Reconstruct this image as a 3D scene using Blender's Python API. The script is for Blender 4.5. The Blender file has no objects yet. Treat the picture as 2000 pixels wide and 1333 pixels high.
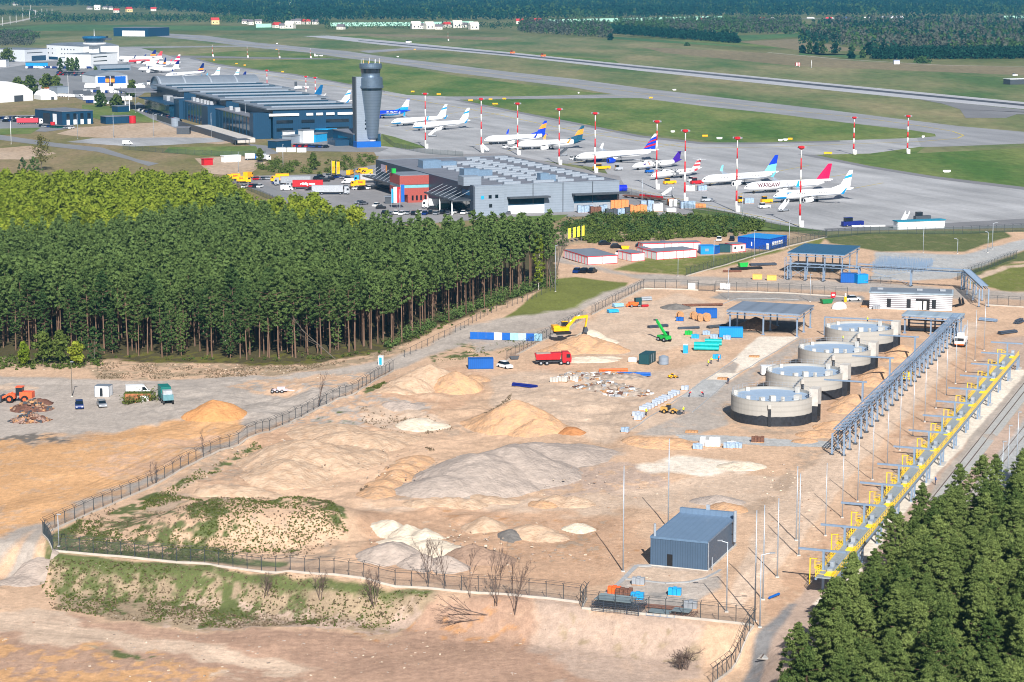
QUICK = False
EXPO = 0.5
HAZE = 7e-5
import bpy, math, random
import numpy as np
from math import sin, cos, pi, radians, atan2, hypot, sqrt, tan
from mathutils import Matrix, Vector
random.seed(7)
RNG = np.random.default_rng(11)
S = bpy.context.scene
COL = S.collection
# ---------------------------------------------------------------- survey: camera and ground unprojection
H, FPX, YH = 95.0, 4200.0, -50.0
PITCH = math.atan((666.5 - YH) / FPX)
CP, SP = cos(PITCH), sin(PITCH)
def G(x, y, z=0.0):
 a, b = x - 1000.0, y - 666.5
 t = (H - z) / (FPX * SP + b * CP)
 return (t * a, t * (FPX * CP - b * SP), z)
def PX(X, Y, Z=0.0):
 d = Y * CP - (Z - H) * SP
 u = Y * SP + (Z - H) * CP
 return 1000 + FPX * X / d, 666.5 - FPX * u / d
def SC(y):                       # pixels of the survey picture per metre at ground row y
 return (y - YH) / H
AXS = radians(-20.9)             # construction site grid
AXA = radians(20.8)              # airport grid
def U(a): return (cos(a), sin(a))
# ---------------------------------------------------------------- numpy value noise
def _hash(i, j, s):
 h = (i.astype(np.int64) * 374761393 + j.astype(np.int64) * 668265263 + s * 974634777) & 0x7fffffff
 h = ((h ^ (h >> 13)) * 1274126177) & 0x7fffffff
 return ((h ^ (h >> 16)) & 0xffff) / 65535.0
def vnoise(x, y, s=0):
 x = np.asarray(x, float); y = np.asarray(y, float)
 i = np.floor(x); j = np.floor(y); fx = x - i; fy = y - j
 fx = fx * fx * (3 - 2 * fx); fy = fy * fy * (3 - 2 * fy)
 a = _hash(i, j, s); b = _hash(i + 1, j, s); c = _hash(i, j + 1, s); d = _hash(i + 1, j + 1, s)
 return (a + (b - a) * fx) * (1 - fy) + (c + (d - c) * fx) * fy
def fbm(x, y, o=4, s=0):
 r = 0.0; a = 0.5; n = 0
 for k in range(o):
  r = r + a * vnoise(x, y, s + k * 17); n += a
  x = x * 2.03 + 5.1; y = y * 2.03 + 1.7; a *= 0.5
 return r / n - 0.5
# ---------------------------------------------------------------- materials
MATS = {}
def srgb(r, g, b):
 f = lambda c: (c / 255 / 12.92 if c / 255 <= 0.04045 else ((c / 255 + 0.055) / 1.055) ** 2.4)
 return (f(r), f(g), f(b))
def mat(name, col, rough=0.6, metal=0.0, var=0.12, scale=1.5, bump=0.0, spec=0.4, stretch=None, c2=None, bscale=None):
 """procedural principled material; the colour varies with noise in object space"""
 if name in MATS: return MATS[name]
 m = bpy.data.materials.new(name); MATS[name] = m
 m.use_nodes = True; nt = m.node_tree; N = nt.nodes; L = nt.links
 b = N['Principled BSDF']; b.inputs['Roughness'].default_value = rough; b.inputs['Metallic'].default_value = metal
 b.inputs['Specular IOR Level'].default_value = spec
 tc = N.new('ShaderNodeTexCoord'); mp = N.new('ShaderNodeMapping'); L.new(tc.outputs['Object'], mp.inputs[0])
 if stretch: mp.inputs['Scale'].default_value = stretch
 nz = N.new('ShaderNodeTexNoise'); nz.inputs['Scale'].default_value = scale; nz.inputs['Detail'].default_value = 5
 L.new(mp.outputs[0], nz.inputs['Vector'])
 mr = N.new('ShaderNodeMapRange'); L.new(nz.outputs[0], mr.inputs[0]); mr.inputs[1].default_value = 0.3; mr.inputs[2].default_value = 0.7
 mx = N.new('ShaderNodeMix'); mx.data_type = 'RGBA'; L.new(mr.outputs[0], mx.inputs[0])
 lo = [c * (1 - var) for c in col]; hi = [min(1, c * (1 + var)) for c in (c2 or col)]
 mx.inputs[6].default_value = (*lo, 1); mx.inputs[7].default_value = (*hi, 1)
 L.new(mx.outputs[2], b.inputs['Base Color'])
 if bump:
  bp = N.new('ShaderNodeBump'); bp.inputs['Strength'].default_value = 1; bp.inputs['Distance'].default_value = bump
  if bscale:
   n2 = N.new('ShaderNodeTexNoise'); n2.inputs['Scale'].default_value = bscale; n2.inputs['Detail'].default_value = 4
   L.new(mp.outputs[0], n2.inputs['Vector']); L.new(n2.outputs[0], bp.inputs['Height'])
  else: L.new(nz.outputs[0], bp.inputs['Height'])
  L.new(bp.outputs[0], b.inputs['Normal'])
 return m
def paint(name, r, g, b, rough=0.45, **k):          # painted or coated things, colour given as display sRGB of the paint itself
 return mat(name, srgb(r, g, b), rough, **k)
def seamed(name, col, rough=0.45, pitch=1.0, axis=0, dark=0.75, metal=0.0):
 """ribbed sheet: alternating slightly darker ribs plus bump along one object axis"""
 if name in MATS: return MATS[name]
 m = mat(name, col, rough, metal, var=0.05, scale=0.4); nt = m.node_tree; N = nt.nodes; L = nt.links; b = N['Principled BSDF']
 tc = N.new('ShaderNodeTexCoord'); w = N.new('ShaderNodeTexWave'); w.bands_direction = 'XYZ'[axis]
 w.inputs['Scale'].default_value = 0.314159 / pitch * 1.0; L.new(tc.outputs['Object'], w.inputs[0])
 old = b.inputs['Base Color'].links[0].from_socket
 mr = N.new('ShaderNodeMapRange'); mr.inputs[1].default_value = 0.0; mr.inputs[2].default_value = 0.35; mr.inputs[3].default_value = dark; mr.inputs[4].default_value = 1
 L.new(w.outputs['Fac'], mr.inputs[0])
 vm = N.new('ShaderNodeMix'); vm.data_type = 'RGBA'; vm.blend_type = 'MULTIPLY'; vm.inputs[0].default_value = 1
 L.new(old, vm.inputs[6]); L.new(mr.outputs[0], vm.inputs[7]); L.new(vm.outputs[2], b.inputs['Base Color'])
 return m
def mesh_wire(name, col, cover):
 if name in MATS: return MATS[name]
 m = mat(name, col, 0.6, 0.3); nt = m.node_tree; N = nt.nodes; L = nt.links
 t = N.new('ShaderNodeBsdfTransparent'); mx = N.new('ShaderNodeMixShader'); mx.inputs[0].default_value = cover
 L.new(t.outputs[0], mx.inputs[1]); L.new(N['Principled BSDF'].outputs[0], mx.inputs[2])
 L.new(mx.outputs[0], N['Material Output'].inputs[0]); return m
# ---------------------------------------------------------------- mesh builder
class MB:
 def __init__(s): s.v = []; s.f = []; s.m = []
 def face(s, pts, mi=0):
  n = len(s.v); s.v += [tuple(p) for p in pts]; s.f.append(tuple(range(n, n + len(pts)))); s.m.append(mi); return s
 def grid(s, rows, mi=0, close=False):
  n = len(s.v); w = len(rows[0])
  for r in rows: s.v += [tuple(p) for p in r]
  for i in range(len(rows) - 1):
   for j in range(w if close else w - 1):
    a, b = n + i * w + j, n + i * w + (j + 1) % w
    s.f.append((a, b, b + w, a + w)); s.m.append(mi)
  return s
 def box(s, c, d, rz=0, mi=0, mt=None):
  """box with base centre c and size d, turned rz about z; mt = material of the top face"""
  x, y, z = c; a, b, h = d[0] / 2, d[1] / 2, d[2]; ca, sa = cos(rz), sin(rz)
  P = [(x + u * ca - v * sa, y + u * sa + v * ca) for u, v in ((-a, -b), (a, -b), (a, b), (-a, b))]
  return s.prism(P, z, z + h, mi, mt)
 def prism(s, P, z0, z1, mi=0, mt=None, bottom=True):
  n = len(s.v); k = len(P); zt = z1 if hasattr(z1, '__len__') else [z1] * k
  zb = z0 if hasattr(z0, '__len__') else [z0] * k
  s.v += [(p[0], p[1], zb[i]) for i, p in enumerate(P)] + [(p[0], p[1], zt[i]) for i, p in enumerate(P)]
  for i in range(k):
   j = (i + 1) % k; s.f.append((n + i, n + j, n + k + j, n + k + i)); s.m.append(mi)
  s.f.append(tuple(n + k + i for i in range(k))); s.m.append(mi if mt is None else mt)
  if bottom: s.f.append(tuple(n + k - 1 - i for i in range(k))); s.m.append(mi)
  return s
 def ext(s, P, y0, y1, mi=0, ms=None):
  """profile P in (x,z) extruded along y"""
  n = len(s.v); k = len(P)
  s.v += [(p[0], y0, p[1]) for p in P] + [(p[0], y1, p[1]) for p in P]
  for i in range(k):
   j = (i + 1) % k; s.f.append((n + i, n + j, n + k + j, n + k + i)); s.m.append(mi)
  s.f.append(tuple(n + k - 1 - i for i in range(k))); s.m.append(mi if ms is None else ms)
  s.f.append(tuple(n + k + i for i in range(k))); s.m.append(mi if ms is None else ms); return s
 def cyl(s, p0, p1, r0, r1=None, n=10, mi=0, cap=True):
  p0, p1 = Vector(p0), Vector(p1); r1 = r0 if r1 is None else r1
  d = (p1 - p0).normalized(); a = Vector((0, 0, 1)) if abs(d.z) < 0.9 else Vector((1, 0, 0))
  u = d.cross(a).normalized(); w = d.cross(u)
  k = len(s.v)
  for p, r in ((p0, r0), (p1, r1)):
   s.v += [tuple(p + u * (r * cos(2 * pi * i / n)) + w * (r * sin(2 * pi * i / n))) for i in range(n)]
  for i in range(n):
   j = (i + 1) % n; s.f.append((k + i, k + n + i, k + n + j, k + j)); s.m.append(mi)
  if cap:
   s.f.append(tuple(k + i for i in range(n))); s.m.append(mi)
   s.f.append(tuple(k + n + n - 1 - i for i in range(n))); s.m.append(mi)
  return s
 def lathe(s, prof, n=24, c=(0, 0), mi=0, cap=True):
  rows = [[(c[0] + r * cos(2 * pi * i / n), c[1] + r * sin(2 * pi * i / n), z) for i in range(n)] for r, z in prof]
  s.grid(rows, mi, True)
  if cap: s.face(rows[-1], mi)
  return s
 def bar(s, p0, p1, w, h=None, mi=0):
  """rectangular bar between two points (w wide, h high)"""
  p0, p1 = Vector(p0), Vector(p1); h = h or w; d = (p1 - p0).normalized()
  up = Vector((0, 0, 1)) if abs(d.z) < 0.95 else Vector((0, 1, 0))
  a = d.cross(up).normalized() * (w / 2); b = a.cross(d).normalized() * (h / 2)
  k = len(s.v)
  for p in (p0, p1): s.v += [tuple(p - a - b), tuple(p + a - b), tuple(p + a + b), tuple(p - a + b)]
  for q in ((0, 1, 5, 4), (1, 2, 6, 5), (2, 3, 7, 6), (3, 0, 4, 7), (3, 2, 1, 0), (4, 5, 6, 7)):
   s.f.append(tuple(k + i for i in q)); s.m.append(mi)
  return s
 def add(s, o, off=(0, 0, 0), rz=0, sc=1.0):
  n = len(s.v); c, q = cos(rz) * sc, sin(rz) * sc
  s.v += [(off[0] + x * c - y * q, off[1] + x * q + y * c, off[2] + z * sc) for x, y, z in o.v]
  s.f += [tuple(i + n for i in f) for f in o.f]; s.m += o.m; return s
 def mesh(s, name, mats, smooth=False):
  me = bpy.data.meshes.new(name); me.from_pydata(s.v, [], s.f); me.validate(clean_customdata=False)
  mats = mats if isinstance(mats, (list, tuple)) else [mats]
  for m in mats: me.materials.append(m)
  if len(mats) > 1 and len(me.polygons) == len(s.m): me.polygons.foreach_set('material_index', s.m)
  if smooth: me.polygons.foreach_set('use_smooth', [True] * len(me.polygons))
  me.update(); return me
 def obj(s, name, mats, parent=None, loc=(0, 0, 0), rz=0, smooth=False):
  o = bpy.data.objects.new(name, s.mesh(name, mats, smooth)); COL.objects.link(o)
  o.location = loc; o.rotation_euler = (0, 0, rz)
  if parent: o.parent = parent
  return o
def tag(o, label, cat, group=None, kind=None):
 if kind: o['kind'] = kind
 if label: o['label'] = label
 if cat: o['category'] = cat
 if group: o['group'] = group
 return o
def thing(name, label, cat, loc=(0, 0, 0), rz=0, group=None):
 o = bpy.data.objects.new(name, None); COL.objects.link(o); o.empty_display_size = 0.5
 o.location = loc; o.rotation_euler = (0, 0, rz)
 return tag(o, label, cat, group)
def struct(o): o['kind'] = 'structure'; return o
def dup(root, loc, rz=0, label=None, group=None, sc=None):
 r = root.copy(); COL.objects.link(r); r.location = loc; r.rotation_euler = (0, 0, rz)
 if sc: r.scale = sc if hasattr(sc, '__len__') else (sc,) * 3
 if label: r['label'] = label
 if group: r['group'] = group
 for ch in list(root.children):
  c = ch.copy(); COL.objects.link(c); c.parent = r
  for g in list(ch.children):
   d = g.copy(); COL.objects.link(d); d.parent = c
 return r
def inside(px, py, poly):
 r = np.zeros(px.shape, bool); n = len(poly)
 for i in range(n):
  x0, y0 = poly[i]; x1, y1 = poly[(i + 1) % n]
  if y0 == y1: continue
  c = ((y0 > py) != (y1 > py)) & (px < (x1 - x0) * (py - y0) / (y1 - y0) + x0); r ^= c
 return r
# ---------------------------------------------------------------- terrain height
def smooth01(t): t = np.clip(t, 0, 1); return t * t * (3 - 2 * t)
_fl = [G(103, 1078), G(400, 1103), G(740, 1140), G(1130, 1180), G(1475, 1222)]
_FX = [p[0] for p in _fl]; _FY = [p[1] for p in _fl]
_bank = [G(x, y)[:2] for x, y in ((150, 1062), (230, 985), (310, 965), (440, 985), (560, 1000), (640, 1018), (672, 1050), (600, 1085), (400, 1085), (250, 1075))]
def terr(X, Y):
 X = np.asarray(X, float); Y = np.asarray(Y, float)
 fy = np.interp(X, _FX, _FY, left=_FY[0] + 8)
 d = fy - Y - 1.0                                        # metres in front of the foreground fence
 w = 1 - smooth01((X - 33) / 7)
 z = -4.2 * smooth01(d / 9.5) * w
 cx, cy = -42, 365
 e = np.hypot((X + 44) / 27, (Y - 363) / 15)
 z = z + 3.4 * smooth01((1 - e) * 1.6)
 near = smooth01((760 - Y) / 60)
 rough = smooth01((20 - X + (Y - 380) * 0.25) / 25) * smooth01((Y - 300) / 20) * smooth01((520 - Y) / 40) * smooth01((X + 60 + (Y - 360) * .28) / 12)
 z = z + near * (fbm(X / 16, Y / 22, 4, 3) * 0.7 + fbm(X / 3.1, Y / 4, 3, 9) * 0.16) + rough * (fbm(X / 9, Y / 12, 4, 21) * 2.6 + 0.4)
 return z
def T(x, y):                                               # picture row/column -> point on the terrain
 z = 0.0
 for k in range(14):
  p = G(x, y, z); z = 0.5 * z + 0.5 * float(terr(p[0], p[1]))
 p = G(x, y, z); return (p[0], p[1], float(terr(p[0], p[1])))
cam = bpy.data.cameras.new('camera'); co = bpy.data.objects.new('camera', cam); COL.objects.link(co); S.camera = co
cam.sensor_width = 36; cam.lens = FPX / 2000 * 36; cam.clip_start = 1; cam.clip_end = 60000
co.location = (0, 0, H); co.rotation_euler = (pi / 2 - PITCH, 0, 0)
SUN_EL, SUN_AZ = radians(35), radians(172)                # azimuth clockwise from +Y of the direction towards the sun
w = bpy.data.worlds.new('World'); S.world = w; w.use_nodes = True
sk = w.node_tree.nodes.new('ShaderNodeTexSky'); sk.sky_type = 'NISHITA'; sk.sun_disc = False
sk.sun_elevation = SUN_EL; sk.sun_rotation = SUN_AZ
bg = w.node_tree.nodes['Background']; bg.inputs[1].default_value = 0.06
w.node_tree.links.new(sk.outputs[0], bg.inputs[0])
sl = bpy.data.lights.new('sun', 'SUN'); sl.energy = 5.0; sl.angle = radians(0.5); sl.color = (1, 0.95, 0.89)
so = bpy.data.objects.new('sun', sl); COL.objects.link(so)
sd = Vector((sin(SUN_AZ) * cos(SUN_EL), cos(SUN_AZ) * cos(SUN_EL), sin(SUN_EL)))
so.rotation_euler = sd.to_track_quat('Z', 'Y').to_euler(); so.location = (0, -200, 400)
S.view_settings.view_transform = 'Standard'; S.view_settings.look = 'None'; S.view_settings.exposure = EXPO
S.cycles.filter_width = 1.05; S.cycles.max_bounces = 5; S.cycles.diffuse_bounces = 2; S.cycles.glossy_bounces = 2; S.cycles.transparent_max_bounces = 24
S.cycles.volume_bounces = 0; S.cycles.transmission_bounces = 2

K = dict(sand=(.54, .35, .23), pale=(.58, .44, .33), orange=(.60, .35, .175), deep=(.48, .26, .13), grey=(.42, .37, .325),
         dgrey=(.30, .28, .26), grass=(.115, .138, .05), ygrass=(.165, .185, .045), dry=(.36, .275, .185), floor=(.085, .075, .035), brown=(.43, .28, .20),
         gravel=(.41, .36, .315), conc=(.42, .425, .42), pink=(.48, .36, .285), dirt=(.45, .335, .245), white=(.76, .68, .575),
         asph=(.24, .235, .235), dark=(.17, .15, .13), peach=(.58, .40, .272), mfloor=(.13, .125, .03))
ZN = [  # (colour, edge softness px, waviness m, patchiness, polygon in survey pixels)
 ('peach', 1, 0, 0, [(-400, 440), (2400, 440), (2400, 1500), (-400, 1500)]),
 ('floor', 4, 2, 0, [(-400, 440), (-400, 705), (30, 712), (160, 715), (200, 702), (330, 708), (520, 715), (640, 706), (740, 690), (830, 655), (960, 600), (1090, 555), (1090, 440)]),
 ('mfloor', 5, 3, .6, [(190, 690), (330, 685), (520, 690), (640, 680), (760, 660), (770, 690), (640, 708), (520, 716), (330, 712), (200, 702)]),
 ('dry', 4, 2, .5, [(-100, 690), (200, 705), (330, 708), (530, 716), (700, 702), (790, 668), (800, 690), (700, 718), (520, 738), (300, 742), (190, 742), (160, 722), (-100, 718)]),
 ('peach', 3, 1.5, .6, [(190, 712), (330, 716), (450, 722), (520, 722), (510, 732), (330, 728), (200, 726)]),
 ('ygrass', 2, 1, 0, [(960, 635), (1000, 612), (1085, 545), (1120, 543), (1225, 552), (1216, 564), (1130, 605), (1040, 625)]),
 ('gravel', 4, 1.5, 0, [(-400, 722), (180, 742), (330, 744), (540, 735), (700, 716), (830, 680), (900, 640), (985, 622), (1125, 600), (1180, 572), (1258, 547), (1090, 512), (1085, 498), (1130, 515), (1230, 535), (1420, 540), (1700, 552), (1900, 566), (2400, 580), (2400, 596), (1900, 584), (1690, 572), (1420, 560), (1262, 556), (1150, 612), (1080, 640), (930, 668), (870, 688), (760, 725), (640, 790), (420, 890), (130, 1015), (-60, 1095), (-400, 1100)]),
 ('pale', 3, 1, .3, [(1130, 606), (1262, 552), (1330, 552), (1330, 560), (1270, 562), (1160, 612)]),
 ('grey', 8, 3, .5, [(-400, 745), (300, 752), (700, 735), (620, 790), (480, 835), (300, 835), (100, 850), (-400, 830)]),
 ('pale', 8, 4, .5, [(-400, 760), (70, 752), (80, 768), (-400, 778)]),
 ('peach', 6, 3, .4, [(440, 765), (520, 742), (700, 728), (740, 738), (650, 765), (560, 775)]),
 ('orange', 9, 5, .35, [(-400, 872), (60, 862), (230, 838), (340, 825), (470, 822), (490, 838), (420, 880), (300, 930), (120, 1012), (30, 1045), (-400, 1075)]),
 ('sand', 8, 4, .5, [(140, 905), (300, 870), (420, 845), (480, 838), (400, 880), (300, 925), (230, 950)]),
 ('dark', 5, 3, .5, [(-400, 852), (60, 850), (140, 858), (60, 866), (-400, 868)]),
 ('gravel', 3, 1, 0, [(-400, 1110), (0, 1088), (80, 1032), (110, 1015), (84, 1046), (60, 1072), (0, 1100)]),
 ('sand', 8, 3, .4, [(560, 830), (740, 745), (900, 715), (960, 735), (900, 800), (760, 850), (640, 905), (500, 985), (380, 960), (420, 900)]),
 ('dirt', 5, 2, .55, [(285, 985), (330, 920), (480, 870), (520, 905), (480, 950), (420, 975), (380, 1000)]),
 ('grey', 8, 3, .5, [(560, 800), (700, 770), (850, 790), (830, 820), (640, 850), (560, 850)]),
 ('pale', 6, 3, .4, [(700, 800), (780, 795), (870, 825), (850, 845), (740, 840)]),
 ('peach', 4, 2, .2, [(640, 960), (760, 900), (880, 862), (930, 850), (960, 850), (860, 885), (760, 945), (700, 985), (560, 1000)]),
 ('dry', 3, 1.5, .6, [(700, 962), (730, 930), (820, 890), (850, 880), (820, 900), (770, 935), (745, 975)]),
 ('dirt', 5, 2, .6, [(850, 830), (920, 828), (935, 845), (870, 855)]),
 ('grass', 3, 2, .56, [(85, 1070), (150, 1055), (230, 985), (310, 960), (340, 972), (420, 990), (470, 985), (560, 1003), (640, 1012), (680, 1048), (660, 1060), (600, 1032), (450, 1020), (430, 1080), (560, 1100), (420, 1102), (110, 1080)]),
 ('dirt', 3, 2, .62, [(200, 1060), (260, 1000), (330, 980), (440, 1000), (470, 1040), (640, 1050), (660, 1100), (560, 1108), (380, 1085)]),
 ('grass', 2, 1.5, .62, [(150, 1070), (260, 1000), (420, 1010), (520, 1080), (420, 1098), (160, 1078)]),
 ('grass', 3, 1, .3, [(85, 1076), (92, 1052), (165, 1012), (150, 1040), (145, 1072), (250, 1078), (400, 1088), (560, 1098), (560, 1105), (400, 1102), (110, 1082)]),
 ('grass', 4, 1.5, .62, [(240, 1000), (250, 985), (420, 915), (450, 890), (500, 870), (520, 890), (460, 905), (300, 980)]),
 ('grass', 3, 2, .6, [(380, 975), (420, 960), (480, 985), (500, 1010), (610, 1010), (670, 1028), (680, 1052), (640, 1035), (560, 1018), (430, 1020)]),
 ('grass', 2, 1, .4, [(705, 770), (735, 755), (755, 752), (748, 765), (715, 775)]),
 ('grass', 2, 1, .75, [(560, 835), (640, 800), (690, 815), (720, 870), (690, 880), (640, 850)]),
 ('grass', 4, 1.5, .62, [(840, 700), (890, 672), (1000, 668), (1100, 640), (1085, 655), (1000, 690), (930, 700), (850, 712)]),
 ('gravel', 4, 1.5, .3, [(920, 668), (1080, 640), (1130, 628), (1100, 655), (1040, 672), (930, 690)]),
 ('pale', 6, 2, .25, [(960, 735), (1060, 725), (1180, 740), (1330, 720), (1420, 690), (1400, 760), (1300, 790), (1220, 850), (1180, 870), (1030, 830), (960, 790)]),
 ('pale', 5, 2, .3, [(1140, 630), (1210, 600), (1330, 575), (1420, 600), (1420, 650), (1290, 690), (1200, 700), (1120, 690)]),
 ('gravel', 8, 3, .35, [(760, 975), (950, 960), (1100, 905), (1190, 875), (1230, 880), (1160, 910), (1040, 955), (900, 985)]),
 ('pink', 8, 4, .4, [(1050, 950), (1150, 908), (1280, 905), (1330, 940), (1200, 980), (1060, 975)]),
 ('white', 5, 2, .35, [(1240, 905), (1330, 890), (1480, 905), (1440, 935), (1330, 920), (1260, 920)]),
 ('pale', 7, 3, .3, [(690, 1000), (1000, 985), (1200, 960), (1420, 920), (1560, 930), (1480, 1000), (1290, 995), (1100, 1010), (760, 1010)]),
 ('sand', 8, 3, .3, [(700, 1010), (900, 1000), (1250, 1010), (1260, 1080), (1220, 1120), (1130, 1160), (700, 1130)]),
 ('deep', 9, 4, .72, [(850, 1010), (1260, 1010), (1220, 1110), (900, 1100)]),
 ('dirt', 8, 3, .78, [(740, 1030), (1230, 1010), (1210, 1100), (800, 1120)]),
 ('grey', 4, 1, .2, [(1190, 1160), (1230, 1105), (1270, 1105), (1400, 1118), (1410, 1150), (1330, 1195), (1230, 1190)]),
 ('pale', 3, 1, .3, [(1225, 1108), (1370, 1115), (1405, 1115), (1400, 1128), (1330, 1137), (1220, 1130)]),
 ('dgrey', 6, 2, .5, [(1250, 1150), (1310, 1150), (1330, 1170), (1260, 1170)]),
 ('pale', 2, .4, 0, [(1222, 845), (1300, 800), (1345, 800), (1280, 845)]),
 ('gravel', 2, .4, 0, [(1300, 802), (1330, 775), (1400, 775), (1350, 806)]),
 ('conc', 1, 0, 0, [(1330, 776), (1372, 742), (1424, 742), (1394, 776)]),
 ('white', 2, .3, 0, [(1376, 742), (1402, 727), (1444, 727), (1428, 742)]),
 ('gravel', 2, .3, 0, [(1402, 728), (1438, 703), (1442, 716), (1436, 728)]),
 ('white', 2, .3, 0, [(1436, 727), (1444, 712), (1430, 705), (1482, 657), (1560, 658), (1510, 690), (1470, 716)]),
 ('gravel', 3, .6, .3, [(1345, 805), (1430, 742), (1520, 690), (1562, 660), (1580, 664), (1560, 690), (1440, 770), (1420, 805), (1420, 830), (1360, 850), (1240, 850)]),
 ('dirt', 5, 1.5, .5, [(1400, 800), (1480, 720), (1560, 680), (1570, 700), (1430, 800), (1440, 830), (1620, 838), (1630, 860), (1420, 850)]),
 ('conc', 1, .2, 0, [(1318, 848), (1420, 852), (1620, 862), (1622, 874), (1420, 868), (1330, 858)]),
 ('sand', 5, 2, .3, [(1600, 700), (1700, 640), (1790, 640), (1760, 680), (1700, 740), (1640, 800), (1610, 830)]),
 ('dirt', 7, 2, .45, [(1500, 960), (1570, 880), (1640, 880), (1580, 935), (1500, 1000), (1440, 1010)]),
 ('pale', 4, 1, .15, [(1480, 1010), (1570, 925), (1700, 815), (1800, 720), (1880, 630), (1920, 630), (1850, 720), (1770, 815), (1660, 930), (1590, 1020), (1500, 1130), (1440, 1195), (1420, 1180)]),
 ('sand', 7, 2, .4, [(1490, 1195), (1560, 1100), (1640, 1000), (1740, 860), (1850, 720), (1900, 660), (1990, 640), (1930, 700), (1830, 830), (1700, 960), (1600, 1100), (1530, 1215)]),
 ('pink', 4, 1, .2, [(1470, 1300), (1510, 1240), (1560, 1160), (1640, 1060), (1820, 820), (1960, 660), (2400, 640), (2400, 1500), (1440, 1500)]),
 ('white', 2, .4, .1, [(1590, 1180), (1660, 1090), (1760, 960), (1880, 800), (1966, 722), (2012, 722), (1900, 850), (1800, 960), (1690, 1100), (1640, 1200)]),
 ('gravel', 2, .5, 0, [(1810, 970), (1900, 850), (2010, 720), (2060, 720), (1830, 985)]),
 ('conc', 4, .6, 0, [(1880, 985), (2030, 780), (2400, 780), (2400, 985)]),
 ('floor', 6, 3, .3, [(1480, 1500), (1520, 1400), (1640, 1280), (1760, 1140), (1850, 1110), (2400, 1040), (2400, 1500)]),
 ('dark', 3, .5, .2, [(1424, 622), (1555, 626), (1560, 652), (1500, 650), (1410, 648)]),  # dark floor under the grey canopy; colour also carries the roof's deep shadow
 ('dark', 3, .5, .2, [(1545, 500), (1700, 500), (1700, 532), (1545, 528)]),  # dark floor below the rear canopy, with its shade painted into the tone
 ('grass', 3, 1, .1, [(1600, 462), (1680, 450), (1960, 452), (1975, 462), (1880, 492), (1800, 490), (1720, 492), (1620, 475)]),
 ('conc', 3, 1, .1, [(1710, 492), (1880, 498), (1990, 470), (2100, 445), (2300, 440), (2030, 478), (1890, 530), (1860, 545), (1700, 548)]),
 ('ygrass', 3, 1, .1, [(1890, 552), (1970, 515), (2400, 495), (2400, 572), (1960, 568)]),
 ('pale', 2, .4, .2, [(1886, 545), (1960, 520), (2400, 480), (2400, 488), (1970, 524), (1900, 552)]),
 ('grass', 3, 1, .1, [(1890, 530), (2030, 480), (2300, 440), (2400, 440), (2400, 478), (1980, 512), (1890, 544)]),
 ('dry', 4, 2, .3, [(1085, 505), (1085, 440), (1600, 440), (1610, 462), (1530, 486), (1420, 462), (1270, 470), (1100, 490)]),
 ('sand', 4, 1.5, .3, [(1095, 490), (1120, 478), (1280, 470), (1420, 464), (1440, 470), (1420, 490), (1230, 510), (1110, 503)]),
 ('ygrass', 3, 1, .2, [(1200, 528), (1260, 505), (1400, 498), (1530, 488), (1612, 462), (1600, 480), (1420, 522), (1340, 538)]),
 ('peach', 3, 1, .3, [(1340, 540), (1440, 515), (1560, 482), (1700, 490), (1700, 545), (1560, 548)]),
 ('dgrey', 3, 1, .2, [(1384, 580), (1410, 570), (1690, 580), (1690, 592), (1560, 590), (1440, 588)]),
 ('brown', 8, 3, .15, [(-400, 1160), (120, 1160), (300, 1170), (500, 1188), (740, 1190), (820, 1160), (1020, 1168), (1050, 1210), (1180, 1270), (1300, 1310), (1300, 1500), (-400, 1500)]),
 ('pale', 7, 3, .25, [(-400, 1120), (60, 1130), (130, 1170), (300, 1195), (480, 1222), (610, 1260), (560, 1290), (420, 1245), (200, 1215), (60, 1200), (-400, 1180)]),
 ('orange', 12, 5, .55, [(-400, 1200), (100, 1210), (330, 1235), (420, 1300), (460, 1500), (-400, 1500)]),
 ('pale', 8, 4, .6, [(280, 1290), (520, 1270), (620, 1280), (560, 1345), (380, 1345)]),
 ('deep', 8, 3, .75, [(820, 1160), (1020, 1175), (1040, 1225), (900, 1200), (700, 1195), (660, 1185)]),
 ('dry', 3, 2, 0, [(60, 1080), (100, 1085), (400, 1108), (740, 1146), (850, 1155), (860, 1162), (740, 1184), (600, 1182), (450, 1180), (250, 1164), (100, 1142), (105, 1120), (60, 1100)]),
 ('pink', 3, 2, .5, [(300, 1125), (520, 1140), (740, 1160), (850, 1162), (740, 1186), (600, 1184), (450, 1182), (300, 1172)]),
 ('grass', 2, 1.2, .61, [(60, 1080), (100, 1085), (400, 1108), (480, 1118), (450, 1178), (250, 1162), (100, 1138)]),
 ('grass', 2, 1.2, .7, [(400, 1108), (740, 1146), (780, 1160), (620, 1176), (450, 1178)]),
 ('grass', 3, 1, .35, [(70, 1076), (110, 1084), (400, 1108), (740, 1146), (850, 1156), (840, 1160), (740, 1154), (400, 1117), (110, 1098)]),
 ('peach', 4, 2, .2, [(-400, 1120), (20, 1100), (75, 1095), (108, 1125), (95, 1145), (0, 1150)]),
 ('pink', 8, 3, .2, [(1030, 1172), (1130, 1184), (1390, 1224), (1375, 1262), (1260, 1288), (1140, 1265), (1045, 1215)]),
 ('dry', 3, 1, .78, [(1040, 1175), (1130, 1188), (1390, 1230), (1375, 1250), (1250, 1255), (1060, 1215)]),
 ('pink', 8, 3, .4, [(1030, 1290), (1180, 1270), (1300, 1290), (1300, 1340), (1000, 1340)]),
 ('dry', 3, 1.5, .5, [(140, 1212), (250, 1222), (345, 1240), (330, 1248), (200, 1228)]),
 ('grass', 3, 1.5, .45, [(215, 1220), (320, 1236), (340, 1242), (220, 1232)]),
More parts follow.
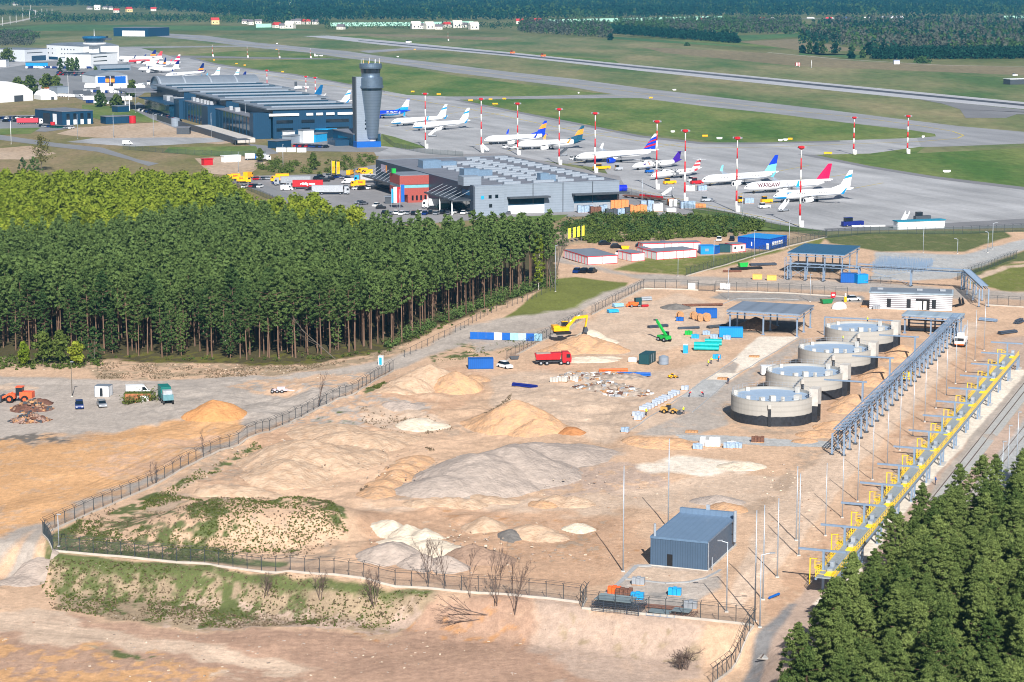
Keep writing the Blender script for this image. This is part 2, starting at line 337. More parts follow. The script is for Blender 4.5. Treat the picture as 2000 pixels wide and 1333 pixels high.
 ('grass', 3, 1.5, .55, [(1000, 1310), (1040, 1318), (1060, 1335), (1000, 1335)]),
 ('dirt', 3, 1, .4, [(880, 1310), (920, 1298), (945, 1298), (900, 1330)]),
 ('orange', 5, 2, .4, [(940, 1320), (1030, 1295), (1050, 1300), (990, 1335), (940, 1345)]),
 ('asph', 4, .6, .2, [(1400, 1345), (1480, 1240), (1545, 1180), (1560, 1180), (1500, 1260), (1460, 1345)]),
]
TRACKS = [(4, .09, [(690, 985), (850, 1002), (1050, 990), (1250, 955), (1450, 915)]), (4, .09, [(1440, 1195), (1530, 1080), (1620, 960), (1740, 820), (1870, 650)]), (4, -.07, [(760, 975), (950, 965), (1100, 915), (1190, 880), (1230, 800), (1330, 700)]), (3.5, .08, [(600, 985), (730, 925), (860, 875), (960, 850)]), (3, .08, [(-40, 1150), (120, 1172), (330, 1200), (520, 1240), (700, 1290)]), (3, -.07, [(-40, 1170), (160, 1185), (500, 1205), (760, 1200), (900, 1215)]), (3, -.07, [(350, 1340), (560, 1290), (760, 1230), (950, 1215)]), (3, .06, [(520, 1340), (760, 1280), (1000, 1240)]), (4, .07, [(-40, 960), (150, 930), (330, 870), (520, 800), (700, 740)]), (3, -.08, [(-40, 1000), (160, 960), (340, 890), (480, 835)]), (3, -.07, [(-40, 880), (150, 860), (330, 840), (520, 790), (760, 735)]), (3, .07, [(-40, 1040), (120, 975), (300, 900), (470, 845)]), (4, .06, [(960, 760), (1090, 730), (1230, 720), (1340, 690), (1300, 620), (1180, 610)]), (3, -.06, [(1180, 870), (1050, 850), (940, 780), (980, 735), (1180, 720)]), (3, .07, [(-40, 745), (300, 750), (560, 738), (760, 712), (850, 678), (960, 632), (1130, 602), (1258, 552), (1420, 551), (1700, 563)]), (3, -.06, [(-40, 1265), (200, 1290), (420, 1330)]), (3, .06, [(1240, 1150), (1330, 1150), (1420, 1180), (1500, 1090)]), (3, -.06, [(720, 1010), (900, 1060), (1100, 1060), (1220, 1000)])]
def paint_ground(X, Y):
 n = X.shape[0]; C = np.empty((n, 3)); C[:] = K['peach']
 wx = fbm(X / 7, Y / 9, 4, 41); wy = fbm(X / 7, Y / 9, 4, 57)
 f1 = fbm(X / 4.2, Y / 6, 5, 71) * 1.7 + .5
 f2 = fbm(X / 1.3, Y / 1.7, 3, 73) * 1.5 + .5
 pat = .42 * f1 + .58 * f2
 for k, (c, soft, wav, patch, poly) in enumerate(ZN):
  xx = X + wx * wav * 2.2; yy = Y + wy * wav * 4.5
  px, py = 1000 + FPX * xx / (yy * CP + H * SP), 666.5 - FPX * (yy * SP - H * CP) / (yy * CP + H * SP)
  P = np.array(poly, float); lo = P.min(0) - 3 * soft; hi = P.max(0) + 3 * soft
  sel = np.nonzero((px > lo[0]) & (px < hi[0]) & (py > lo[1]) & (py < hi[1]))[0]
  if not len(sel): continue
  x, y = px[sel], py[sel]; a = np.zeros(len(sel))
  if soft <= 1: a = inside(x, y, poly).astype(float)
  else:
   for dx, dy in ((0, 0), (1, .3), (-1, -.3), (.3, .8), (-.3, -.8), (.6, -.5), (-.6, .5)):
    a += inside(x + dx * soft, y + dy * soft * .6, poly)
   a /= 7
  if patch: a = a * smooth01((pat[sel] - patch * .92 + (a - 1) * .3) / .16 + .5) if patch >= .4 else a * (1 - patch * smooth01((.42 - pat[sel]) / .2))
  C[sel] = C[sel] * (1 - a[:, None]) + np.array(K[c]) * a[:, None]
 for wd, am, pts in TRACKS:
  P = np.array([G(*q)[:2] for q in pts]); t_ = np.arange(len(P)); tt = np.linspace(0, len(P) - 1, 14 * len(P)); P = np.stack([np.interp(tt, t_, P[:, 0]), np.interp(tt, t_, P[:, 1])], 1)
  for k in range(3): P[1:-1] = (P[:-2] + 2 * P[1:-1] + P[2:]) / 4
  lo, hi = P.min(0) - wd - 3, P.max(0) + wd + 3; sel = np.nonzero((X > lo[0]) & (X < hi[0]) & (Y > lo[1]) & (Y < hi[1]))[0]
  x = X[sel] + wx[sel] * 1.5; y = Y[sel] + wy[sel] * 2; best = np.full(len(sel), 1e9); sg = np.zeros(len(sel))
  for a, b in zip(P[:-1], P[1:]):
   d = b - a; l2 = d @ d + 1e-9; u = np.clip(((x - a[0]) * d[0] + (y - a[1]) * d[1]) / l2, 0, 1); ex = x - a[0] - u * d[0]; ey = y - a[1] - u * d[1]; q = np.hypot(ex, ey); m_ = q < best; best[m_] = q[m_]; sg[m_] = np.sign(d[0] * ey - d[1] * ex)[m_]
  v = best * sg; g = sum(np.exp(-((v - o_) / .42) ** 2) * w_ for o_, w_ in ((-1, 1), (1, 1), (-2.2, .7), (.1, .6), (2.6, .7), (wd * .8, .5), (-wd * .8, .5)))
  C[sel] *= (1 + 1.7 * am * (g + .35 * np.exp(-(v / wd) ** 2)) * (.6 + .8 * f1[sel]))[:, None]
 lum = 1 + .15 * fbm(X / 14, Y / 30, 4, 91) + .13 * fbm(X / 2.5, Y / 3.5, 4, 95)
 return np.clip(C * lum[:, None], 0.01, .9)
GX0, GX1, GY0, GY1 = -178.0, 206.0, 255.0, 800.0
def ground():
 xs = np.arange(GX0, GX1 + .01, .42 if not QUICK else 1.0); xs[-1] = GX1
 ys = [GY0]
 while ys[-1] < GY1: ys.append(ys[-1] + (.36 if not QUICK else 1.0) + max(0, ys[-1] - 300) * .0010)
 ys[-1] = GY1; ys = np.array(ys)
 XX, YY = np.meshgrid(xs, ys); ny, nx = XX.shape
 X, Y = XX.ravel(), YY.ravel(); Z = terr(X, Y)
 edge = np.minimum.reduce([X - GX0, GX1 - X, GY1 - Y]); Z = Z * smooth01(edge / 8)
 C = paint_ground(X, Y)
 far = [(-9000, -600), (9000, -600), (9000, GY0), (GX1, GY0), (GX0, GY0), (-9000, GY0), (-9000, GY1), (GX0, GY1), (GX1, GY1), (9000, GY1), (-9000, 14000), (9000, 14000)]
 nv = nx * ny; V = np.empty((nv + len(far), 3)); V[:nv, 0] = X; V[:nv, 1] = Y; V[:nv, 2] = Z
 for i, p in enumerate(far): V[nv + i] = (p[0], p[1], 0)
 V[nv + 3: nv + 5, 2] = -.0
 i = np.arange(nv).reshape(ny, nx)
 Q = np.stack([i[:-1, :-1], i[:-1, 1:], i[1:, 1:], i[1:, :-1]], -1).reshape(-1, 4)
 n = nv
 FQ = np.array([(n, n + 1, n + 2, n + 5), (n + 5, n + 4, n + 7, n + 6), (n + 3, n + 2, n + 9, n + 8), (n + 6, n + 9, n + 11, n + 10)])
 Q = np.vstack([Q, FQ]); me = bpy.data.meshes.new('ground')
 me.vertices.add(len(V)); me.vertices.foreach_set('co', V.ravel())
 me.loops.add(Q.size); me.loops.foreach_set('vertex_index', Q.ravel().astype(np.int32))
 me.polygons.add(len(Q)); me.polygons.foreach_set('loop_start', np.arange(0, Q.size, 4, dtype=np.int32))
 me.polygons.foreach_set('use_smooth', np.ones(len(Q), bool))
 mi = np.zeros(len(Q), np.int32); mi[-4:] = 1; me.polygons.foreach_set('material_index', mi)
 at = me.color_attributes.new('soil', 'FLOAT_COLOR', 'POINT'); A = np.ones((len(V), 4)); A[:nv, :3] = C; A[nv:, :3] = (.1, .13, .04)
 at.data.foreach_set('color', A.ravel().astype(np.float32)); me.update(calc_edges=True)
 m = bpy.data.materials.new('bare_ground'); m.use_nodes = True; N = m.node_tree.nodes; L = m.node_tree.links; b = N['Principled BSDF']
 b.inputs['Roughness'].default_value = .95; b.inputs['Specular IOR Level'].default_value = .15
 a = N.new('ShaderNodeAttribute'); a.attribute_name = 'soil'; g = N.new('ShaderNodeNewGeometry')
 def noise(scale, st=(1, 1, 1), det=6, rot=0, rough=.6):
  mp = N.new('ShaderNodeMapping'); mp.inputs['Scale'].default_value = st; mp.inputs['Rotation'].default_value = (0, 0, rot); L.new(g.outputs['Position'], mp.inputs[0])
  z = N.new('ShaderNodeTexNoise'); z.inputs['Scale'].default_value = scale; z.inputs['Detail'].default_value = det; z.inputs['Roughness'].default_value = rough
  L.new(mp.outputs[0], z.inputs['Vector']); return z
 def ramp(z, lo, hi, a0=.3, a1=.7):
  r = N.new('ShaderNodeMapRange'); r.inputs[1].default_value = a0; r.inputs[2].default_value = a1; r.inputs[3].default_value = lo; r.inputs[4].default_value = hi
  L.new(z.outputs[0], r.inputs[0]); return r
 prev = a.outputs['Color']
 streak = noise(.5, (1.5, .3, 1), 6, radians(-25)); streak.inputs['Distortion'].default_value = 1.2
 for r in (ramp(noise(.9), .84, 1.14), ramp(noise(5), .84, 1.14), ramp(noise(.12), .9, 1.1), ramp(streak, .9, 1.08)):
  x = N.new('ShaderNodeMix'); x.data_type = 'RGBA'; x.blend_type = 'MULTIPLY'; x.inputs[0].default_value = 1
  L.new(prev, x.inputs[6]); L.new(r.outputs[0], x.inputs[7]); prev = x.outputs[2]
 vo = N.new('ShaderNodeTexVoronoi'); vo.inputs['Scale'].default_value = 1.6; L.new(g.outputs['Position'], vo.inputs['Vector'])
 sp = N.new('ShaderNodeMapRange'); sp.inputs[1].default_value = .10; sp.inputs[2].default_value = .2; sp.inputs[3].default_value = 1.0; sp.inputs[4].default_value = 0; L.new(vo.outputs['Distance'], sp.inputs[0])
 th = N.new('ShaderNodeMath'); th.operation = 'MULTIPLY'; gs = ramp(noise(.35), 0, .8, .5, .62); L.new(sp.outputs[0], th.inputs[0]); L.new(gs.outputs[0], th.inputs[1])
 mxs = N.new('ShaderNodeMix'); mxs.data_type = 'RGBA'; L.new(th.outputs[0], mxs.inputs[0]); L.new(prev, mxs.inputs[6])
 hs = N.new('ShaderNodeMix'); hs.data_type = 'RGBA'; sep = N.new('ShaderNodeSeparateColor'); L.new(vo.outputs['Color'], sep.inputs[0]); L.new(sep.outputs[0], hs.inputs[0])
 hs.inputs[6].default_value = (.14, .1, .07, 1); hs.inputs[7].default_value = (.62, .54, .45, 1); L.new(hs.outputs[2], mxs.inputs[7])
 L.new(mxs.outputs[2], b.inputs['Base Color'])
 bp = N.new('ShaderNodeBump'); bp.inputs['Distance'].default_value = .22; bp.inputs['Strength'].default_value = .8
 bn = noise(1.3, det=8, rough=.7); L.new(bn.outputs[0], bp.inputs['Height'])
 bp2 = N.new('ShaderNodeBump'); bp2.inputs['Distance'].default_value = .25; bp2.inputs['Strength'].default_value = .25; L.new(streak.outputs[0], bp2.inputs['Height']); L.new(bp.outputs[0], bp2.inputs['Normal'])
 L.new(bp2.outputs[0], b.inputs['Normal'])
 me.materials.append(m); me.materials.append(grassmat('field_grass', (.085, .12, .035), (.19, .185, .085), .006))
 o = bpy.data.objects.new('ground', me); COL.objects.link(o); return struct(o)
def grassmat(name, c1, c2, scale, c3=None):
 m = bpy.data.materials.new(name); m.use_nodes = True; N = m.node_tree.nodes; L = m.node_tree.links; b = N['Principled BSDF']
 b.inputs['Roughness'].default_value = .95; b.inputs['Specular IOR Level'].default_value = .1
 g = N.new('ShaderNodeNewGeometry'); mp = N.new('ShaderNodeMapping'); mp.inputs['Rotation'].default_value = (0, 0, radians(20)); mp.inputs['Scale'].default_value = (1.6, .55, 1); L.new(g.outputs['Position'], mp.inputs[0])
 def nz(s, d=6):
  z = N.new('ShaderNodeTexNoise'); z.inputs['Scale'].default_value = s; z.inputs['Detail'].default_value = d; z.inputs['Roughness'].default_value = .62; L.new(mp.outputs[0], z.inputs['Vector']); return z
 r = N.new('ShaderNodeMapRange'); r.inputs[1].default_value = .36; r.inputs[2].default_value = .64; L.new(nz(scale).outputs[0], r.inputs[0])
 x = N.new('ShaderNodeMix'); x.data_type = 'RGBA'; x.inputs[6].default_value = (*c1, 1); x.inputs[7].default_value = (*c2, 1); L.new(r.outputs[0], x.inputs[0])
 r2 = N.new('ShaderNodeMapRange'); r2.inputs[1].default_value = .25; r2.inputs[2].default_value = .75; r2.inputs[3].default_value = .72; r2.inputs[4].default_value = 1.3; L.new(nz(scale * 14, 8).outputs[0], r2.inputs[0])
 y = N.new('ShaderNodeMix'); y.data_type = 'RGBA'; y.blend_type = 'MULTIPLY'; y.inputs[0].default_value = 1; L.new(x.outputs[2], y.inputs[6]); L.new(r2.outputs[0], y.inputs[7])
 L.new(y.outputs[2], b.inputs['Base Color']); return m
def slabmat(name, c, joint, var=.18, streak=.02, jw=.012, rot=AXA, dark=.75):
 """concrete or asphalt in world metres: long wear streaks, blotches and slab joints"""
 m = bpy.data.materials.new(name); m.use_nodes = True; N = m.node_tree.nodes; L = m.node_tree.links; b = N['Principled BSDF']; b.inputs['Roughness'].default_value = .85
 g = N.new('ShaderNodeNewGeometry'); mp = N.new('ShaderNodeMapping'); mp.inputs['Rotation'].default_value = (0, 0, -rot); L.new(g.outputs['Position'], mp.inputs[0])
 m2 = N.new('ShaderNodeMapping'); m2.inputs['Scale'].default_value = (1, .12, 1); L.new(mp.outputs[0], m2.inputs[0])
 prev = None
 for s, v, src in ((streak * 4, var, m2), (.03, var * .6, mp), (.6, var * .4, mp)):
  z = N.new('ShaderNodeTexNoise'); z.inputs['Scale'].default_value = s; z.inputs['Detail'].default_value = 6; L.new(src.outputs[0], z.inputs['Vector'])
  r = N.new('ShaderNodeMapRange'); r.inputs[1].default_value = .3; r.inputs[2].default_value = .7; r.inputs[3].default_value = 1 - v; r.inputs[4].default_value = 1 + v; L.new(z.outputs[0], r.inputs[0])
  x = N.new('ShaderNodeMix'); x.data_type = 'RGBA'; x.blend_type = 'MULTIPLY'; x.inputs[0].default_value = 1
  if prev: L.new(prev, x.inputs[6])
  else: x.inputs[6].default_value = (*c, 1)
  L.new(r.outputs[0], x.inputs[7]); prev = x.outputs[2]
 if joint:
  k = N.new('ShaderNodeTexBrick'); k.offset = 0; k.inputs['Scale'].default_value = 1; k.inputs['Brick Width'].default_value = joint; k.inputs['Row Height'].default_value = joint
  k.inputs['Mortar Size'].default_value = joint * jw; k.inputs['Color1'].default_value = (1, 1, 1, 1); k.inputs['Color2'].default_value = (.93, .93, .94, 1); k.inputs['Mortar'].default_value = (dark, dark, dark, 1)
  L.new(mp.outputs[0], k.inputs['Vector'])
  x = N.new('ShaderNodeMix'); x.data_type = 'RGBA'; x.blend_type = 'MULTIPLY'; x.inputs[0].default_value = 1; L.new(prev, x.inputs[6]); L.new(k.outputs[0], x.inputs[7]); prev = x.outputs[2]
 L.new(prev, b.inputs['Base Color']); return m
def sheet(name, m, polys, z, kind='structure'):
 b = MB()
 for p in polys: b.face([(*G(x, y)[:2], z) for x, y in p])
 o = b.obj(name, m)
 if any(f.normal.z < 0 for f in o.data.polygons):
  for f in o.data.polygons:
   if f.normal.z < 0: f.flip()
 o['kind'] = kind; return o
ground()
M_APR = slabmat('apron_concrete', (.36, .365, .375), 7.5, .22)
M_TWY = slabmat('taxiway_asphalt', (.27, .275, .29), 0, .16)
M_RWY = slabmat('runway_concrete', (.40, .41, .44), 0, .08)
M_SHD = slabmat('shoulder_asphalt', (.19, .19, .20), 0, .12)
M_YARD = slabmat('yard_paving', (.27, .265, .27), 5, .16)
M_ROAD = slabmat('road_asphalt', (.21, .215, .225), 0, .12)
G_GREEN = grassmat('apron_grass', (.068, .14, .03), (.19, .215, .072), .011)
G_MID = grassmat('airfield_grass', (.08, .14, .045), (.25, .225, .12), .006)
G_DRY = grassmat('dry_grass', (.16, .155, .06), (.27, .205, .12), .02)
G_SAND = grassmat('construction_sand', (.40, .30, .21), (.48, .38, .29), .02)
sheet('airfield_grass', G_MID, [[(-300, 75), (640, 66), (1010, 70), (1200, 78), (1500, 105), (1800, 128), (2400, 140), (2400, 420), (1600, 460), (700, 330), (-300, 180)]], .02)
sheet('apron_grass', G_GREEN, [[(330, 118), (500, 118), (700, 116), (900, 150), (1160, 182), (1290, 190), (1500, 218), (1780, 250), (1840, 262), (1790, 300), (2300, 275), (2300, 420), (1600, 310), (1500, 290), (1000, 230), (700, 200), (430, 140)],
      [(460, 100), (600, 106), (680, 118), (500, 112), (350, 108)], [(700, 70), (900, 92), (1200, 118), (1210, 124), (900, 100), (640, 72)], [(1180, 68), (1440, 88), (1500, 95), (1560, 92), (1480, 85), (1200, 70)]], .04)
sheet('taxiway', M_TWY, [[(290, 64), (400, 70), (500, 83.5), (608, 94), (675, 100), (750, 111), (875, 126), (1000, 141.5), (1125, 155), (1250, 172), (1375, 187), (1500, 201.5), (1625, 216), (1750, 232), (1875, 247), (2000, 258), (2300, 292), (2300, 272), (2300, 330), (2000, 281), (1875, 286), (1800, 288), (1787, 270), (1828, 267), (1826, 262), (1775, 254), (1650, 240), (1500, 221), (1375, 208), (1250, 192), (1170, 180), (1125, 172), (1000, 156.5), (875, 141), (750, 122.5), (675, 114), (600, 103), (500, 94), (400, 81), (290, 70)]], .06)
sheet('taxi_link', M_TWY, [[(1280, 183), (1000, 189), (870, 189), (870, 195.5), (1000, 194), (1220, 192), (1280, 192.5)],
      [(217, 92), (470, 89.5), (620, 97), (620, 98.5), (470, 92), (220, 95)],
      [(700, 100), (830, 92.5), (930, 95.5), (880, 97.5), (800, 98), (720, 104)]], .075)
sheet('cross_taxiway', M_SHD, [[(330, 109), (395, 109.5), (500, 112), (640, 114.5), (680, 117), (500, 115), (400, 113.5), (340, 113)]], .09)
sheet('runway', M_RWY, [[(592, 71), (640, 70), (750, 79.5), (1000, 103), (1250, 128.5), (1500, 152), (1750, 176), (2000, 200), (2300, 229), (2300, 246), (2000, 214), (1750, 190), (1500, 165), (1250, 139), (1000, 111), (875, 99.5), (750, 88.5), (640, 76)]], .08)
sheet('rubber_wear', mat('rubber_wear', (.085, .09, .105), .7, var=.35, scale=.02, stretch=(1, .1, 1)), [[(700, 79), (1000, 106), (1250, 131.2), (1500, 155.2), (1750, 180), (2000, 204), (2300, 233), (2300, 237.5), (2000, 207.8), (1750, 183.6), (1500, 158.6), (1250, 134.2), (1000, 108.2), (800, 90), (700, 80)]], .11)
sheet('turn_pad', M_SHD, [[(1795, 194.6), (1840, 203), (1875, 214), (1886, 231), (1965, 231), (1985, 224), (2100, 224), (2100, 225.5), (1900, 204.8)]], .10)
sheet('apron', M_APR, [[(-200, 100), (217, 94), (270, 93), (333, 110), (375, 113), (425, 125), (500, 136), (575, 145), (685, 165), (752, 178), (795, 186), (875, 189), (900, 196), (960, 210), (1000, 216), (1125, 240), (1250, 265), (1375, 279), (1500, 279), (1640, 275), (1790, 270), (1800, 287), (1700, 300.5), (1590, 303), (1625, 310), (1700, 325), (1825, 345), (2000, 366), (2400, 415), (2400, 455), (2000, 446), (1700, 450), (1610, 452), (1560, 447), (1500, 435), (1440, 418), (1340, 400), (1210, 376), (1180, 330), (985, 305), (735, 305), (690, 230), (430, 180), (280, 165), (-200, 190)]], .07)
sheet('apron_shoulder', M_SHD, [[(1557, 302), (1590, 303), (1625, 310), (1700, 325), (1825, 345), (2000, 366), (2400, 415), (2400, 424), (2000, 371.5), (1825, 350), (1700, 329.5), (1625, 315)],
      [(1610, 447), (1750, 442), (2000, 428), (2400, 405), (2400, 462), (2000, 446), (1700, 451), (1612, 453)],
      [(900, 196), (1000, 216), (1125, 240), (1250, 265), (1375, 279), (1500, 279), (1640, 275), (1640, 277.5), (1500, 282), (1370, 282.5), (1250, 269), (1125, 244), (1000, 219.5), (885, 196)],
      [(375, 113), (425, 125), (500, 136), (575, 145), (685, 165), (752, 178), (752, 180), (685, 167.5), (575, 147.5), (500, 138), (420, 127), (370, 115)]], .10)
YL = mat('yellow_marking', (.62, .48, .08), .7)
def lines(name, m, z, items):
 b = MB()
 for wd, pts in items:
  P = [Vector(G(*p)[:2]) for p in pts]
  for i in range(len(P) - 1):
   d = (P[i + 1] - P[i]).normalized(); n = Vector((-d.y, d.x)) * wd / 2
   q = [P[i] - n, P[i + 1] - n, P[i + 1] + n, P[i] + n]; b.face([(v.x, v.y, z) for v in q])
 return struct(b.obj(name, m))
lines('taxi_line', YL, .13, [(.9, [(300, 67), (500, 89), (750, 117.5), (1000, 149), (1250, 182), (1500, 212), (1700, 233), (1800, 247), (1860, 257), (1882, 265), (1870, 271), (1800, 277), (1500, 288), (1350, 290), (1150, 262), (960, 222), (700, 176), (400, 128)]), (.9, [(1300, 184), (1210, 187), (900, 193)])] + [(.5, [(x0, y0), (x0 + 225, y0 - 42)]) for x0, y0 in ((1500, 400), (1438, 381), (1355, 366), (1110, 321), (990, 296), (928, 284), (792, 256), (750, 247))] + [(.4, [(1215, 366), (1340, 392), (1440, 414), (1560, 441)])])
lines('runway_line', mat('white_marking', (.75, .75, .75), .7), .13, [(.9, [(600, 71.3), (750, 80.2), (1000, 103.8), (1500, 153), (2000, 201), (2200, 220)]), (.9, [(700, 84), (1000, 110.2), (1500, 164), (2000, 213), (2200, 234)])])
sheet('brush_ground', G_DRY, [[(-300, 180), (280, 165), (430, 180), (690, 225), (745, 262), (790, 285), (860, 298), (740, 330), (1030, 415), (1100, 420), (1340, 404), (1440, 419), (1500, 437), (1612, 452), (2000, 446), (2400, 451), (-400, 452)]], .03)
sheet('cargo_yard', M_YARD, [[(440, 352), (500, 344), (620, 341), (735, 322), (740, 305), (985, 300), (1210, 345), (1225, 372), (1340, 404), (1420, 418), (1300, 421), (1110, 424), (1030, 423), (850, 436), (700, 445), (640, 425), (560, 392), (500, 372)]], .08)
sheet('road', M_ROAD, [[(-200, 255), (0, 264), (110, 280), (200, 289), (270, 312), (310, 320), (290, 325), (250, 312), (190, 297), (110, 288), (0, 274), (-200, 266)],
      [(470, 345), (560, 378), (700, 442), (680, 445), (540, 388), (455, 352)],
      [(480, 281), (520, 285), (545, 300), (520, 303), (500, 290)]], .09)
sheet('sandy_ground', G_SAND, [[(150, 250), (330, 238), (420, 262), (480, 268), (500, 275), (430, 282), (300, 275), (160, 268), (110, 262)], [(380, 310), (470, 305), (520, 318), (480, 345), (410, 340)], [(0, 290), (60, 285), (110, 300), (60, 312), (-100, 312)]], .06)
sheet('paved_lot', M_APR, [[(130, 278), (180, 271), (330, 269), (425, 270), (440, 277), (330, 284), (260, 287)]], .1)
sheet('car_park', M_ROAD, [[(-200, 232), (110, 224), (150, 250), (90, 258), (-200, 248)], [(-100, 150), (110, 118), (250, 128), (330, 150), (270, 190), (170, 200), (80, 165), (-100, 185)], [(270, 200), (340, 235), (470, 268), (460, 275), (340, 250), (250, 215)], [(540, 270), (600, 268), (690, 285), (760, 290), (740, 298), (600, 296)]], .1)
sheet('verge_grass', G_GREEN, [[(745, 262), (770, 268), (835, 289), (800, 292), (740, 285)], [(160, 205), (250, 210), (310, 240), (210, 238), (160, 225)], [(1350, 408), (1440, 420), (1500, 437), (1610, 452), (1490, 451), (1360, 424)], [(330, 288), (500, 286), (510, 303), (400, 306), (320, 298)], [(1000, 425), (1110, 420), (1090, 432), (1010, 435)], [(0, 252), (80, 250), (60, 262), (0, 264)]], .12)
def npmesh(name, V, Q, mats, mi=None, smooth=False):
 k = Q.shape[1]; me = bpy.data.meshes.new(name)
 me.vertices.add(len(V)); me.vertices.foreach_set('co', np.ascontiguousarray(V, dtype=np.float32).ravel())
 me.loops.add(Q.size); me.loops.foreach_set('vertex_index', np.ascontiguousarray(Q, dtype=np.int32).ravel())
 me.polygons.add(len(Q)); me.polygons.foreach_set('loop_start', np.arange(0, Q.size, k, dtype=np.int32))
 for m in mats: me.materials.append(m)
 if mi is not None: me.polygons.foreach_set('material_index', np.ascontiguousarray(mi, dtype=np.int32))
 if smooth: me.polygons.foreach_set('use_smooth', np.ones(len(Q), bool))
 me.update(calc_edges=True); return me
def leafmat(name, c1, c2, trans=.25, hue=.25):
 m = bpy.data.materials.new(name); m.use_nodes = True; N = m.node_tree.nodes; L = m.node_tree.links; N.remove(N['Principled BSDF'])
 oi = N.new('ShaderNodeObjectInfo'); g = N.new('ShaderNodeNewGeometry')
 z = N.new('ShaderNodeTexNoise'); z.inputs['Scale'].default_value = .35; z.inputs['Detail'].default_value = 3; L.new(g.outputs['Position'], z.inputs['Vector'])
 a = N.new('ShaderNodeMath'); a.operation = 'MULTIPLY_ADD'; a.inputs[1].default_value = .5; a.inputs[2].default_value = -.12; L.new(g.outputs['Random Per Island'], a.inputs[0])
 b = N.new('ShaderNodeMath'); b.operation = 'MULTIPLY_ADD'; b.inputs[1].default_value = 1.1; L.new(z.outputs[0], b.inputs[0]); L.new(a.outputs[0], b.inputs[2])
 c = N.new('ShaderNodeMath'); c.operation = 'MULTIPLY_ADD'; c.inputs[1].default_value = hue * 1.6; L.new(oi.outputs['Random'], c.inputs[0]); L.new(b.outputs[0], c.inputs[2])
 r = N.new('ShaderNodeMapRange'); r.inputs[1].default_value = .35; r.inputs[2].default_value = 1.15 + hue; L.new(c.outputs[0], r.inputs[0])
 x = N.new('ShaderNodeMix'); x.data_type = 'RGBA'; x.inputs[6].default_value = (*c1, 1); x.inputs[7].default_value = (*c2, 1); L.new(r.outputs[0], x.inputs[0])
 d = N.new('ShaderNodeBsdfDiffuse'); t = N.new('ShaderNodeBsdfTranslucent'); L.new(x.outputs[2], d.inputs[0]); L.new(x.outputs[2], t.inputs[0])
 s = N.new('ShaderNodeMixShader'); s.inputs[0].default_value = trans; L.new(d.outputs[0], s.inputs[1]); L.new(t.outputs[0], s.inputs[2]); L.new(s.outputs[0], N['Material Output'].inputs[0]); return m
def leaves(C, n, spread, size, rng, flat=.6, asp=.5, up=.35):
 """quads scattered round clump centres C (k,3) -> V, Q"""
 k = len(C); P = np.repeat(C, n, 0); d = rng.normal(size=P.shape); d /= np.linalg.norm(d, axis=1)[:, None] + 1e-9
 rr = rng.random(len(P)) ** .5; sp = np.repeat(np.broadcast_to(spread, (k,)), n)
 P = P + d * (rr * sp)[:, None] * np.array([1, 1, flat])
 nrm = d * .75 + rng.normal(size=P.shape) * .55; nrm[:, 2] += up; nrm /= np.linalg.norm(nrm, axis=1)[:, None] + 1e-9
 a = np.cross(nrm, rng.normal(size=P.shape)); a /= np.linalg.norm(a, axis=1)[:, None] + 1e-9; b = np.cross(nrm, a)
 s = (size * (.6 + .8 * rng.random(len(P))))[:, None]
 V = np.stack([P - a * s * .5 - b * s * asp * .5, P + a * s * .5 - b * s * asp * .3, P + a * s * .55 + b * s * asp * .5, P - a * s * .4 + b * s * asp * .5], 1).reshape(-1, 3)
 return V, np.arange(len(V)).reshape(-1, 4)
BARK_P = mat('pine_bark', (.20, .115, .07), .9, var=.35, scale=1.2, stretch=(1, 1, .3), c2=(.17, .11, .08))
BARK_G = mat('grey_bark', (.13, .115, .095), .9, var=.3, scale=2)
BARK_W = mat('pale_bark', (.42, .40, .36), .9, var=.3, scale=2)
TWIG = mat('twig', (.13, .095, .08), .9, var=.25, scale=2)
PINE = leafmat('pine_needles', (.024, .062, .024), (.13, .195, .06), .15, .5)
PINE2 = leafmat('young_pine_needles', (.038, .08, .022), (.215, .275, .085), .22, .5)
BROAD = leafmat('spring_leaves', (.10, .17, .016), (.33, .385, .05), .3, .6)
BUSH = leafmat('bush_leaves', (.05, .085, .02), (.15, .20, .05), .25)
def trunk_mb(h, r0, rng, limbs, lean=.02, top=.75, kinks=5):
 m = MB(); ax = rng.uniform(-lean, lean, 2); P = []
 for i in range(kinks + 1):
  t = i / kinks; P.append((ax[0] * h * t + rng.uniform(-.06, .06), ax[1] * h * t + rng.uniform(-.06, .06), h * top * t))
 for i in range(kinks): m.cyl(P[i], P[i + 1], r0 * (1 - .75 * i / kinks), r0 * (1 - .75 * (i + 1) / kinks), 6, cap=False)
 for (z, a, l, rise) in limbs:
  t = min(.999, z / (h * top)) * kinks; i = int(t); f = t - i
  p = Vector(P[i]).lerp(Vector(P[i + 1]), f); q = p + Vector((cos(a) * l, sin(a) * l, rise)); m.cyl(p, q, r0 * .3, r0 * .09, 4, cap=False)
 return m
